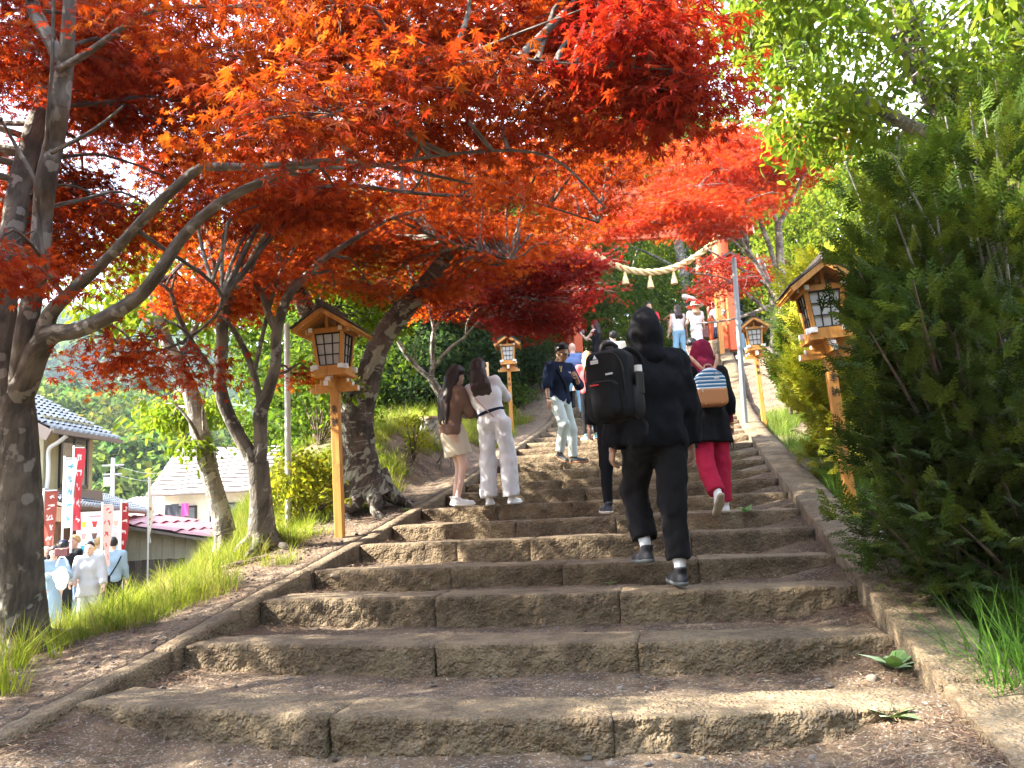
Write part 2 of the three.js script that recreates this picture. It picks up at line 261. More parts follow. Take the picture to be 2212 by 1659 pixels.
function spray(kind, seed) {
  const r = rng(seed), out = [], tone = (k) => { const a = 1 - k * r(), b = 1 - k * r(); return [a, a * b, a * b * b]; };
  if (kind === 'maple') for (let i = 0; i < 16; i++) { const z = i / 16 * .36, side = i % 2 ? 1 : -1, p = V(side * (.03 + r() * .11), (r() - .5) * .06, z - .15); out.push({ tris: place(mapleLeaf(.044 * (.6 + r() * .75), r), turned(.15 + r() * .6, side * (.4 + r() * .9), (r() - .5) * .7, p)), c: tone(.32) }); }
  if (kind === 'broad') for (let i = 0; i < 10; i++) { const z = i / 10 * .4, side = i % 2 ? 1 : -1, p = V(side * (.02 + r() * .08), (r() - .5) * .09, z - .2); out.push({ tris: place(ovalLeaf(.1 * (.7 + r() * .5), r, .5), turned(.35 + r() * .8, side * (.5 + r() * .8), (r() - .5) * .9, p)), c: tone(.25) }); }
  if (kind === 'cypress') {                           // a flat fern-like fan of scale twigs
    for (let i = 0; i < 15; i++) { const z = i / 15 * .3, side = i % 2 ? 1 : -1, len = .13 * (1 - i / 15 * .75) * (.8 + r() * .4), a = side * (.65 + r() * .25);
      for (let k = 0; k < 5; k++) { const f = k / 5, b = a + (k % 2 ? .7 : -.7) * (k ? 1 : 0), l = k ? len * (.5 - f * .3) : len, w = .007 + .006 * r(), x0 = Math.sin(a) * len * f, z0 = z + Math.cos(a) * len * f, y0 = (r() - .5) * .025 - len * f * .25, sx = Math.sin(b), cz = Math.cos(b);
        out.push({ tris: [[[x0 - cz * w, y0, z0 + sx * w], [x0 + cz * w, y0 + .004, z0 - sx * w], [x0 + sx * l, y0 - l * .2, z0 + cz * l]]], c: tone(.3) }); } }
    out.push({ tris: [[[-.005, 0, -.02], [.005, 0, -.02], [0, -.02, .36]]], c: [1, .9, .7] });
  }
  if (kind === 'clump') for (let i = 0; i < 34; i++) { const p = V((r() - .5), (r() - .5) * .7, (r() - .5)).multiplyScalar(.7); out.push({ tris: place(ovalLeaf(.115 * (.7 + r() * .6), r, .62).filter((_, j) => j !== 1 || true), turned(r() * 1.1, r() * 6.28, (r() - .5), p)), c: tone(.3) }); }
  if (kind === 'far') for (let i = 0; i < 16; i++) { const p = V((r() - .5), (r() - .5) * .8, (r() - .5)).multiplyScalar(1.1), q = .3 * (.6 + r() * .7); out.push({ tris: place([[[-q * .5, 0, 0], [q * .5, 0, -.1 * q], [q * .1, -.1 * q, q]], [[-q * .5, 0, 0], [q * .1, -.1 * q, q], [-q * .7, .1 * q, q * .8]]], turned(r() * 1.3, r() * 6.28, (r() - .5), p)), c: tone(.3) }); }
  if (kind === 'needle') for (let i = 0; i < 30; i++) { const a = r() * 6.28, e = -.2 - r() * .5, l = .35 * (.6 + r() * .6), s = V(Math.cos(a) * .1, (r() - .5) * .5, Math.sin(a) * .1), d = V(Math.cos(a), e, Math.sin(a)).multiplyScalar(l), w = V(-Math.sin(a), 0, Math.cos(a)).multiplyScalar(.06); out.push({ tris: [[s.clone().add(w).toArray(), s.clone().sub(w).toArray(), s.clone().add(d).toArray()]], c: tone(.3) }); }
  return leafGeo(out);
}
const sprays = {}; for (const k of ['maple', 'broad', 'cypress', 'clump', 'far', 'needle']) sprays[k] = [1, 2, 3].map((i) => spray(k, i * 31 + k.length));
const leafMat = phys([1, 1, 1], { vertexColors: true, transmission: .6, roughness: 1, specularIntensity: .12, side: THREE.DoubleSide });
const leafThick = phys([1, 1, 1], { vertexColors: true, transmission: .34, roughness: 1, specularIntensity: .2, side: THREE.DoubleSide });
// leaves of one tree as real faces: sprays strewn through flattened pads
function foliage(parent, kind, pads, palette, seed, opt = {}) {
  const r = rng(seed), items = [[], [], []], q = new THREE.Quaternion(), e = new THREE.Euler();
  for (const p of pads) for (let i = 0; i < p.n; i++) {
    let x, y, z; do { x = r() * 2 - 1; y = r() * 2 - 1; z = r() * 2 - 1; } while (x * x + y * y + z * z > 1);
    if (opt.shell) { const m = Math.hypot(x, y, z), k = Math.pow(m, opt.shell) / m; x *= k; y *= k; z *= k; }
    const pos = V(p.c.x + x * p.rx, p.c.y + y * p.ry - (x * x + z * z) * p.rx * (opt.droop ?? .12), p.c.z + z * p.rz), sc = (opt.scale ?? 1) * (.75 + r() * .55);
    const tilt = opt.tilt ?? .55; if (opt.point) { const d = opt.point(pos, p, r); q.setFromRotationMatrix(new THREE.Matrix4().lookAt(V(0, 0, 0), d.clone().negate(), V(r() - .5, 1, r() - .5))); } else q.setFromEuler(e.set((r() - .5) * 2 * tilt, r() * 6.283, (r() - .5) * 2 * tilt, 'YXZ'));
    const a = Math.pow(r(), 1.2), k = a * (palette.length - 1), j = Math.min(palette.length - 2, Math.floor(k)), c = mix3(palette[j], palette[j + 1], k - j), t = (p.tint || [1, 1, 1]);
    items[Math.floor(r() * 3)].push([new THREE.Matrix4().compose(pos, q, V(sc, sc, sc)), [c[0] * t[0], c[1] * t[1], c[2] * t[2]]]);
  }
  items.forEach((list, v) => {
    if (!list.length) return;
    const m = new THREE.InstancedMesh(sprays[kind][v], opt.mat || leafMat, list.length); m.name = opt.name || 'foliage'; m.castShadow = m.receiveShadow = true; m.userData.kind = 'stuff';
    list.forEach(([M, c], i) => { m.setMatrixAt(i, M); m.setColorAt(i, col(...c)); }); parent.add(m);
  });
}
const inPoly = (x, y, P) => { let c = false; for (let i = 0, j = P.length - 1; i < P.length; j = i++) if ((P[i][1] > y) !== (P[j][1] > y) && x < (P[j][0] - P[i][0]) * (y - P[i][1]) / (P[j][1] - P[i][1]) + P[i][0]) c = !c; return c; };
// pads of a crown: centres spread through a stretch of the view and of depth, each with its own size in metres
function padsIn(poly, z0, z1, count, n, size, seed, tint) {
  const r = rng(seed), xs = poly.map((p) => p[0]), ys = poly.map((p) => p[1]), x0 = Math.min(...xs), x1 = Math.max(...xs), y0 = Math.min(...ys), y1 = Math.max(...ys), out = [];
  for (let tries = 0; out.length < count && tries < count * 60; tries++) {
    const x = lerp(x0, x1, r()), y = lerp(y0, y1, r()); if (!inPoly(x, y, poly)) continue;
    const z = lerp(z0, z1, r()), k = size * (.65 + r() * .6); out.push({ c: at(x, y, z), rx: k, ry: k * .26, rz: k * (.8 + r() * .4), n: Math.round(n * (.6 + r() * .8)), tint });
  }
  return out;
}
// P units with width → a limb in space. pts: [px, py, depth, width in P units]
const limbP = (pts, sides, wob = .05, seed = 1) => limb(pts.map(([x, y, z]) => at(x, y, z)), pts.map(([, , z, w]) => w / 2 / FP * z), sides, 5, wob, seed);
function twigs(limbs, pads, seed, rad = .012, radial = 5) {   // a branch from the nearest limb to each pad, and twigs inside the pad
  const pts = []; for (const l of limbs) { const c = new THREE.CatmullRomCurve3(l.map(([x, y, z]) => at(x, y, z)), false, 'centripetal'); for (let i = 4; i <= 24; i++) pts.push(c.getPoint(i / 24)); }
  const r = rng(seed), out = [];
  for (const p of pads) {
    let b = pts[0], bd = 1e9; for (const q of pts) { const d = q.distanceTo(p.c) + Math.max(0, q.y - p.c.y) * .6; if (d < bd) { bd = d; b = q; } }
    const mid = b.clone().lerp(p.c, .5).add(V((r() - .5) * .2, .1 + r() * .12, (r() - .5) * .2)), k = rad * (.8 + Math.min(1.2, bd * .5));
    out.push(limb([b, b.clone().lerp(mid, .5).add(V((r() - .5) * .08, (r() - .5) * .08, (r() - .5) * .08)), mid, p.c], [k, k * .8, k * .6, k * .35], 5, 3));
    for (let i = 0; i < radial; i++) { const a = r() * 6.28, e = V(p.c.x + Math.cos(a) * p.rx * .85, p.c.y - p.ry * .2 + (r() - .5) * p.ry, p.c.z + Math.sin(a) * p.rz * .85), s = mid.clone().lerp(p.c, .5 + r() * .5); out.push(limb([s, s.clone().lerp(e, .5).add(V((r() - .5) * .1, .05, (r() - .5) * .1)), e], [k * .4, k * .25, k * .1], 4, 3)); }
  }
  return out;
}
function flare(base, rad, seed, n = 6, mat_, parent, reach = 2.6) {   // roots spreading over the soil at a trunk's foot
  const r = rng(seed), out = [];
  for (let i = 0; i < n; i++) { const a = (i + r() * .6) / n * 6.28, pts = [], R = []; for (let k = 0; k <= 4; k++) { const f = k / 4, d = rad * (.35 + f * reach * (.7 + r() * .3)), x = base.x + Math.cos(a + f * .4 * (r() - .5)) * d, z = base.z + Math.sin(a + f * .4 * (r() - .5)) * d; pts.push(V(x, lerp(base.y + rad * .9, groundAt(x, z) - .02, Math.pow(f, .55)), z)); R.push(rad * lerp(.5, .1, f)); } out.push(limb(pts, R, 7, 3, .1, i + seed)); }
  mesh('roots', merge(out), mat_, parent);
}
// ───────────── red maples ─────────────
const RED = [[.27, .022, .008], [.42, .045, .009], [.53, .075, .01], [.6, .13, .014]], ORANGE = [[.32, .045, .008], [.47, .09, .01], [.58, .15, .014], [.64, .23, .02]], CRIMSON = [[.15, .01, .011], [.26, .017, .014], [.36, .03, .016]], BRIGHT = [[.46, .035, .012], [.56, .065, .013], [.62, .11, .018]];
const Z4 = (x, y) => [x * .3335, 553 + y * .3335], Z5 = (x, y) => [737.6 + x * .3335, 553 + y * .3335], Z3 = (x, y) => [1474 + x * .3335, y * .3335];
function mapleTree(name, label, trunkLimbs, barkM, seed, base, rootRad) {
  const t = thing(name, label, 'maple tree', null, 'red maples over the stairs');
  mesh('trunk', limbP(trunkLimbs[0], 18, .06, seed), barkM, t);
  trunkLimbs.slice(1).forEach((l, i) => mesh('limb', limbP(l, 10, .05, seed + i), barkM, t));
  if (base) flare(base, rootRad, seed, 6, barkM, t);
  return t;
}
{ // the near maple
  const T = [
    [[50, 1400, 5.5, 112], [44, 1280, 5.5, 98], [42, 1120, 5.5, 92], [40, 1000, 5.5, 88], [34, 910, 5.5, 84], [30, 850, 5.5, 74]],
    [[30, 880, 5.5, 66], [16, 800, 5.5, 60], [8, 700, 5.5, 54], [14, 600, 5.5, 50], [30, 490, 5.6, 50], [48, 380, 5.7, 48], [70, 300, 5.8, 44], [96, 210, 5.9, 36], [108, 90, 6, 28], [100, -60, 6.1, 20]],
    [[36, 870, 5.5, 46], [52, 740, 5.4, 44], [70, 640, 5.4, 42], [86, 553, 5.3, 41], [92, 467, 5.3, 41], [104, 367, 5.2, 42], [118, 300, 5.2, 40], [128, 233, 5.1, 40], [137, 167, 5.1, 38], [147, 67, 5.0, 28], [152, -60, 5, 22]],
    [[136, 150, 5.1, 30], [107, 83, 5.1, 30], [77, 33, 5.2, 28], [60, -60, 5.3, 22]],
    [[32, 880, 5.5, 60], [56, 820, 5.45, 56], [82, 755, 5.4, 52], [112, 722, 5.35, 42], [160, 716, 5.3, 35], [222, 690, 5.2, 33], [300, 640, 5.1, 30], [350, 578, 5.0, 28], [388, 520, 5, 26], [433, 472, 4.95, 24], [484, 432, 4.9, 22], [567, 392, 4.85, 18], [640, 360, 4.8, 15], [738, 278, 4.7, 10], [840, 190, 4.6, 6]],
    [[86, 752, 5.4, 42], [108, 680, 5.35, 32], [146, 638, 5.3, 27], [200, 588, 5.2, 25], [245, 545, 5.1, 23], [300, 483, 5, 22], [383, 402, 4.9, 22], [433, 364, 4.85, 20], [520, 360, 4.8, 16], [600, 357, 4.7, 14], [738, 347, 4.6, 11], [900, 372, 4.5, 8], [1020, 398, 4.4, 4]],
    [[140, 640, 5.3, 12], [108, 600, 5.2, 12], [92, 553, 5.1, 11], [84, 470, 5.1, 10], [74, 388, 5, 9], [36, 318, 5, 8], [4, 260, 4.9, 6]],
    [[128, 150, 5.05, 18], [200, 107, 4.8, 15], [283, 47, 4.6, 12], [333, 22, 4.5, 10], [500, 14, 4.3, 8], [640, 24, 4.2, 5]],
    [[112, 330, 5.1, 10], [200, 282, 4.9, 8], [268, 228, 4.7, 5]],
    [[100, 325, 5.15, 10], [104, 250, 5.05, 9], [112, 150, 5, 8], [116, -20, 5, 6]],
    [[300, 500, 5, 10], [480, 640, 5.6, 7], [400, 735, 6, 6], [300, 770, 6.2, 4]],
    [[640, 360, 4.8, 9], [800, 360, 4.4, 8], [1000, 330, 4.1, 7], [1190, 340, 3.9, 6], [1310, 450, 3.9, 4]],
    [[740, 280, 4.7, 9], [840, 180, 4.3, 8], [980, 115, 4, 7], [1200, 135, 3.8, 6], [1450, 150, 3.7, 4]],
    [[1000, 120, 4, 6], [1150, 60, 3.7, 5], [1260, 20, 3.6, 4]],
  ];
  const base = at(48, 1400, 5.5), t = mapleTree('maple_tree', 'large multi-stemmed red maple whose thick grey trunk stands nearest the kerb', T, mapleBark, 3, base, .16);
  const near = [
    ...padsIn([[-150, -150], [700, -150], [700, 360], [560, 340], [260, 330], [140, 260], [-150, 200]], 5.6, 7.6, 38, 30, .55, 11),
    ...padsIn([[650, -150], [1400, -150], [1400, 20], [1430, 120], [1440, 200], [1300, 240], [1000, 330], [650, 380]], 4.2, 6.4, 40, 30, .5, 10),
    ...padsIn([[120, 20], [900, 0], [1350, 40], [1500, 200], [1200, 300], [700, 300], [250, 240]], 3.3, 4.6, 12, 22, .42, 12, [.85, .9, .85]),
    ...padsIn([[0, 440], [150, 380], [240, 440], [420, 400], [480, 450], [260, 540], [110, 560], [20, 600]], 5.9, 7.2, 13, 22, .42, 13),
    ...padsIn([[190, 740], [300, 720], [430, 760], [440, 820], [330, 830], [230, 810]], 5.6, 6.6, 9, 8, .34, 14),
    ...padsIn([[-80, 520], [60, 540], [110, 650], [-80, 700]], 4.4, 5.2, 4, 15, .32, 15),
    ...padsIn([[-60, 330], [120, 330], [240, 400], [280, 520], [160, 600], [20, 620], [-60, 560]], 6.2, 8, 14, 26, .42, 18), ...padsIn([[430, 420], [600, 400], [760, 420], [740, 470], [560, 480]], 5.4, 6.6, 9, 26, .36, 19),
    ...padsIn([[150, 170], [420, 150], [560, 260], [480, 360], [280, 380], [170, 320]], 6.4, 8.2, 16, 26, .46, 20),
    ...padsIn([[-60, -60], [140, -60], [120, 250], [-60, 300]], 5, 7, 8, 22, .5, 16, [.75, .6, .8]),
  ];
  { const r = rng(88); for (let i = 0; i < 30; i++) near.push({ c: V(-7.2 + r() * 3.1, 2.2 + r() * 3.6, -3.3 - r() * 3.2), rx: .6, ry: .16, rz: .6, n: 22 }); }
  const right = padsIn([[1300, -60], [1430, 0], [1450, 120], [1530, 190], [1570, 240], [1480, 290], [1350, 250], [1250, 120]], 3.5, 4.6, 15, 22, .3, 17, [.85, .5, 1]);
  mesh('branches', merge([...twigs(T, near, 21, .013), ...twigs(T, right, 22, .011)]), mapleBark, t).userData.kind = 'stuff';
  foliage(t, 'maple', near, ORANGE.map((c, i) => mix3(c, RED[i], .8).map((x) => x * .9)), 31); foliage(t, 'maple', right, RED, 32);
}
{ // the forked maple behind it
  const z = 7.9, q = (x, y, w, d = z) => [...Z4(x, y), d, w];
  const T = [
    [[566, 1175, z, 66], [566, 1130, z, 56], q(1690, 1560, 46), q(1680, 1430, 44), q(1672, 1330, 44)],
    [q(1680, 1400, 36), q(1600, 1250, 30), q(1540, 1150, 29), q(1450, 950, 28), q(1420, 800, 26), q(1438, 600, 25), q(1442, 430, 25), q(1480, 280, 24), q(1600, 100, 21, 7.7), q(1665, -30, 18, 7.5), [600, 480, 7.3, 15], [660, 420, 7, 12], [760, 400, 6.7, 8], [900, 420, 6.5, 5]],
    [q(1675, 1380, 34), q(1690, 1200, 30), q(1690, 1010, 31), q(1735, 880, 27), q(1785, 700, 24), q(1792, 500, 24), q(1870, 250, 20), q(1960, 150, 17, 8), q(2100, 20, 14, 8), [760, 520, 8.1, 11], [850, 470, 8.2, 8], [980, 440, 8.3, 5]],
    [q(1690, 960, 17), q(1640, 750, 15), q(1560, 560, 13), q(1480, 430, 9), q(1420, 330, 6)],
    [q(1650, 740, 10), q(1720, 430, 9), q(1800, 150, 8), q(1880, -10, 7), [660, 500, 8, 5]],
    [q(1790, 490, 18), q(1740, 380, 16), q(1700, 250, 15), q(1600, 100, 13), q(1545, -20, 11), [505, 470, 8.1, 8]],
    [q(1420, 850, 15), q(1350, 720, 15), q(1240, 560, 14), q(1150, 380, 11), q(1100, 230, 9), q(1010, 160, 6)],
    [q(1440, 300, 12), q(1400, 130, 11), q(1375, -10, 9), [440, 490, 8, 7], [420, 420, 7.9, 5]],
    [[760, 400, 6.9, 10], [930, 420, 7.2, 8], [1120, 430, 7.6, 6], [1290, 480, 8, 4]],
    [[850, 470, 8.2, 8], [960, 520, 8.6, 6], [1100, 560, 9, 4]],
  ];
  const t = mapleTree('maple_tree', 'red maple with a trunk forked low above the grass left of a wooden lantern', T, mapleBark, 5, at(566, 1172, z), .15);
  const pads = [
    ...padsIn([[430, 300], [900, 280], [1330, 300], [1400, 370], [1310, 440], [1150, 470], [940, 470], [760, 460], [520, 450], [420, 400]], 6.8, 9.8, 44, 27, .6, 41),
    ...padsIn([[300, 560], [480, 540], [680, 560], [700, 620], [560, 650], [360, 630]], 7.4, 9.2, 11, 15, .42, 42),
    ...padsIn([[560, 460], [1000, 470], [1180, 490], [1040, 530], [800, 570], [600, 540]], 8.8, 11, 20, 27, .55, 43, [1.05, 1.1, 1]),
    ...padsIn([[640, 480], [900, 470], [1220, 500], [1280, 545], [1160, 580], [950, 580], [760, 560]], 9, 11.5, 26, 24, .55, 45, [1.05, 1.15, 1]), ...padsIn([[330, 600], [480, 600], [560, 660], [440, 690], [350, 660]], 7.6, 9, 7, 14, .36, 46),
    ...padsIn([[600, 560], [760, 560], [900, 580], [880, 640], [760, 660], [640, 640]], 9.2, 11, 15, 17, .4, 47, [1.1, 1.3, 1]),
    ...padsIn([[330, 480], [520, 480], [700, 500], [720, 580], [560, 600], [380, 570]], 7.8, 9.8, 14, 20, .42, 48, [1.05, 1.2, 1]), ...padsIn([[880, 560], [1020, 570], [1060, 620], [960, 640], [890, 620]], 9.6, 11.5, 7, 18, .4, 49),
    ...padsIn([[590, 830], [650, 770], [720, 790], [690, 850]], 8.4, 9, 2, 9, .3, 44),
  ];
  mesh('branches', merge(twigs(T, pads, 23, .014)), mapleBark, t).userData.kind = 'stuff';
  foliage(t, 'maple', pads, RED.map((c, i) => mix3(c, ORANGE[i], .45)), 33);
}
{ // crimson maple by the girls
  const z = 13, q = (x, y, w, d = z) => [...Z5(x, y), d, w];
  const T = [[q(700, 1010, 20), q(660, 930, 18), q(620, 860, 17), q(575, 790, 15)], [q(585, 800, 12), q(560, 780, 12), q(450, 680, 10), q(370, 560, 8), q(330, 470, 5)], [q(580, 800, 12), q(590, 700, 11), q(588, 580, 10), q(600, 480, 8), q(660, 400, 6), q(760, 330, 4)], [q(600, 715, 8), q(700, 600, 7), q(790, 530, 5), q(900, 420, 4), q(1040, 380, 3)], [q(600, 480, 7), q(570, 300, 6), q(620, 160, 4)]];
  const t = mapleTree('maple_tree', 'crimson maple with thin crooked stems behind the two friends on the step', T, paleBark, 7, at(...Z5(700, 1000), z), .1);
  const pads = padsIn([[1020, 570], [1180, 550], [1290, 570], [1310, 630], [1270, 680], [1180, 710], [1090, 690], [1030, 670], [980, 640]], 11, 13.4, 32, 26, .55, 51);
  const side = padsIn([[840, 600], [980, 560], [1060, 620], [960, 680], [860, 690]], 12, 14, 10, 19, .6, 52, [1.5, 1.8, 1]);
  mesh('branches', merge(twigs(T, [...pads, ...side], 24, .014)), paleBark, t).userData.kind = 'stuff';
  foliage(t, 'maple', pads, CRIMSON, 34, { scale: 1.15 }); foliage(t, 'maple', side, RED, 35, { scale: 1.15 });
}
{ // bright maple right of the torii
  const z = 16.5, q = (x, y, w, d = z) => [...Z3(x, y), d, w];
  const T = [[[1700, 800, z, 24], [1690, 640, z, 20], q(630, 1600, 16), q(622, 1450, 14)], [q(622, 1460, 11), q(665, 1380, 10), q(750, 1200, 8), q(830, 1050, 6)], [q(630, 1480, 10), q(600, 1400, 9), q(588, 1300, 8), q(560, 1150, 6)], [[1692, 640, z, 10], q(560, 1580, 10), q(510, 1450, 9), q(488, 1260, 7), q(430, 1150, 5)], [[1690, 660, z, 9], q(400, 1560, 9), q(370, 1400, 8), q(335, 1300, 6), q(240, 1200, 4)]];
  const t = mapleTree('maple_tree', 'bright scarlet maple with pale slender stems above the yellow-green hedge', T, paleBark, 9);
  const pads = padsIn([[1370, 420], [1450, 340], [1600, 280], [1740, 280], [1770, 320], [1740, 390], [1660, 440], [1540, 450], [1430, 480], [1370, 470]], 14.5, 18, 44, 26, .85, 61).concat(padsIn([[1260, 455], [1480, 430], [1600, 450], [1560, 500], [1400, 510], [1280, 500]], 13.5, 16, 22, 24, .55, 62));
  mesh('branches', merge(twigs(T, pads, 25, .018)), paleBark, t).userData.kind = 'stuff';
  foliage(t, 'maple', pads, BRIGHT, 36, { scale: 1.45 });
}
{ // dark red maple before the torii
  const z = 19.5, T = [[[1665, 800, z, 16], [1672, 700, z, 14], [1664, 620, z, 12], [1640, 560, z, 8]], [[1668, 680, z, 9], [1620, 640, z, 7], [1560, 600, z, 5], [1500, 590, z, 3]], [[1664, 620, z, 8], [1600, 580, z, 6], [1530, 540, z, 4]], [[1668, 660, z, 8], [1580, 690, 19.6, 5], [1500, 700, z, 3]]];
  const t = mapleTree('maple_tree', 'small dark red maple spreading in front of the orange torii pillar', T, paleBark, 13);
  const pads = [...padsIn([[1500, 590], [1550, 560], [1660, 550], [1680, 610], [1650, 650], [1570, 640], [1510, 620]], 18.6, 20.6, 13, 13, .6, 71)];
  mesh('branches', merge(twigs(T, pads, 26, .016)), paleBark, t).userData.kind = 'stuff';
  foliage(t, 'maple', pads, CRIMSON.map((c) => [c[0] * 1.25, c[1] * 1.6, c[2]]), 37, { scale: 1.5 });
}
{ // the maple beside the photographer, left of the view, whose crown shades the foot of the stairs
  const b = V(-5.6, 0, -3.3); b.y = groundAt(b.x, b.z) - .1; const r = rng(77), t = thing('maple_tree', 'spreading red maple on the slope beside the foot of the stairs', 'maple tree', b, 'red maples over the stairs'), top = 1.6 - b.y, pads = [];
  mesh('trunk', limb([V(0, 0, 0), V(.05, .5, 0), V(.1, 1.2, -.1), V(.1, 1.9, -.1)], [.2, .16, .14, .11], 14, 4, .06, 4), mapleBark, t);
  for (let i = 0; i < 9; i++) { const a = i / 9 * 6.283, e = V(Math.cos(a) * 1.2 + .5, top + (i % 3) * 1.35, Math.sin(a) * 1.7); mesh('limb', limb([V(.1, 1.7, -.1), V(e.x * .3, 2.3, e.z * .3), V(e.x * .65, e.y * .84, e.z * .65), e], [.08, .06, .045, .02], 8, 4, .05, i), mapleBark, t); for (let k = 0; k < 7; k++) pads.push({ c: e.clone().add(V((r() - .5) * 1.2, (r() - .5) * 1.6, (r() - .5) * 1.6)), rx: .55, ry: .16, rz: .55, n: 34 }); }
  foliage(t, 'maple', pads, RED, 38, { scale: 1.15 });
}
// ───────────── green trees ─────────────
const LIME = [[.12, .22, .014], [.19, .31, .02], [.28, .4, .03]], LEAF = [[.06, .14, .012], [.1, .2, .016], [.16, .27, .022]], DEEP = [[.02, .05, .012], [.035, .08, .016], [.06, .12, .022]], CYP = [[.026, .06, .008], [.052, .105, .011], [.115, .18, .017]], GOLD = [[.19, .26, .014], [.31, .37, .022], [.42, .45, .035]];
{ // pale-barked cherry leaning left
  const z = 9.6, T = [[[486, 1150, z, 46], [477, 1106, z, 40], [457, 1037, z, 38], [433, 937, z, 38], [413, 853, z, 35], [383, 786, z, 31], [360, 740, z, 27], [330, 640, 9.8, 20], [330, 540, 10, 14]], [[383, 790, z, 16], [430, 690, 10, 12], [480, 600, 10.4, 8], [540, 540, 10.8, 5]], [[360, 745, z, 14], [290, 660, 10, 10], [230, 600, 10.4, 6]]];
  const t = thing('cherry_tree', 'leaning cherry tree with pale speckled bark between the maples', 'cherry tree', null, 'cherry trees on the bank');
  mesh('trunk', limbP(T[0], 14, .08, 2), paleBark, t); T.slice(1).forEach((l) => mesh('limb', limbP(l, 8), paleBark, t)); flare(at(486, 1150, z), .12, 4, 5, paleBark, t);
  mesh('limb', merge([limbP([[446, 1010, z - .1, 10], [430, 950, z - .2, 9], [410, 910, z - .3, 8], [378, 872, z - .3, 5]], 6), limbP([[440, 930, z - .2, 6], [438, 880, z - .3, 4], [446, 830, z - .3, 2]], 5)]), paleBark, t);
  const pads = [...padsIn([[200, 600], [330, 470], [560, 450], [640, 540], [560, 640], [420, 680], [440, 760], [330, 720], [230, 680]], 9.6, 12, 26, 22, .7, 81), ...padsIn([[380, 900], [470, 900], [450, 960], [390, 1000]], 9.2, 9.8, 2, 8, .22, 82), ...padsIn([[350, 880], [440, 840], [470, 930], [400, 960]], 11, 12.5, 6, 30, .5, 83)];
  mesh('branches', merge(twigs(T, pads, 27, .012, 3)), paleBark, t).userData.kind = 'stuff';
  foliage(t, 'broad', pads, LIME, 91, { tilt: .8, scale: 1.05 });
}
{ // lichened cherry that forks in a Y
  const z = 9.8, T = [[[800, 1075, z, 118], [786, 1040, z, 98], [772, 980, z, 82], [764, 920, z, 84], [764, 868, z, 88]], [[752, 890, z, 52], [724, 800, z, 46], [692, 722, z, 44], [656, 655, z, 40], [636, 600, z, 36], [630, 540, z, 30], [640, 440, 9.8, 20], [660, 340, 10, 12]], [[780, 890, z, 56], [806, 782, z, 50], [832, 722, z, 48], [872, 668, z, 46], [918, 618, z, 40], [950, 575, 9.7, 34], [1010, 480, 9.7, 22], [1080, 380, 9.8, 12]]];
  const t = thing('cherry_tree', 'thick dark cherry tree forking in a Y with pale green lichen behind a lantern', 'cherry tree', null, 'cherry trees on the bank');
  mesh('trunk', limbP(T[0], 22, .1, 6), cherryBark, t); T.slice(1).forEach((l, i) => mesh('limb', limbP(l, 14, .09, i + 3), cherryBark, t)); flare(at(798, 1072, z), .28, 8, 7, cherryBark, t, 2.0);
  const pads = [...padsIn([[560, 540], [700, 440], [900, 420], [1050, 480], [960, 580], [860, 660], [700, 640]], 10, 12.5, 16, 20, .75, 85), ...padsIn([[760, 560], [860, 580], [850, 700], [780, 740]], 10.4, 11.6, 6, 24, .5, 86), ...padsIn([[690, 760], [740, 770], [735, 850], [690, 840]], 9.3, 9.7, 3, 9, .22, 87)];
  mesh('branches', merge(twigs(T, pads, 28, .014, 3)), cherryBark, t).userData.kind = 'stuff';
  foliage(t, 'broad', pads, LIME.map((c) => [c[0] * .9, c[1], c[2]]), 92, { tilt: .8 });
}
{ // cherry overhead on the right
  const z = 8.2, T = [[[2230, 900, 8.6, 90], [2180, 520, 8.5, 78], [2110, 340, 8.4, 66], [2046, 240, z, 58], [1996, 160, z, 55], [1966, 67, z, 52], [1944, -10, z, 48], [1925, -120, z, 42]], [[2100, 330, z, 34], [1960, 270, 8, 28], [1840, 200, 7.8, 20], [1720, 150, 7.6, 12], [1620, 110, 7.5, 6]], [[2150, 400, z, 34], [2170, 260, 8.3, 30], [2190, 120, 8.4, 28], [2200, -60, 8.5, 24]], [[1996, 160, z, 20], [1900, 60, 7.9, 14], [1800, 0, 7.7, 8]]];
  const t = thing('cherry_tree', 'tall cherry tree with lichened leaning trunk and fresh green leaves over the conifer', 'cherry tree', null, 'cherry trees on the bank');
  mesh('trunk', limbP(T[0], 18, .1, 9), cherryBark, t); T.slice(1).forEach((l, i) => mesh('limb', limbP(l, 10, .08, i + 5), paleBark, t));
  const pads = [...padsIn([[1560, -60], [1820, -80], [1830, 60], [1860, 180], [1900, 260], [1960, 330], [1820, 330], [1760, 250], [1640, 200], [1560, 60]], 6.8, 9, 26, 21, .58, 95), ...padsIn([[1900, -80], [2260, -100], [2260, 180], [2080, 190], [1960, 120]], 6.8, 9, 22, 21, .58, 96), ...padsIn([[1700, 200], [1900, 240], [1960, 380], [1800, 330]], 7.5, 10, 8, 20, .6, 97)];
  mesh('branches', merge(twigs(T, pads, 29, .012, 3)), paleBark, t).userData.kind = 'stuff';
  foliage(t, 'broad', pads, LIME, 93, { tilt: .9 });
}
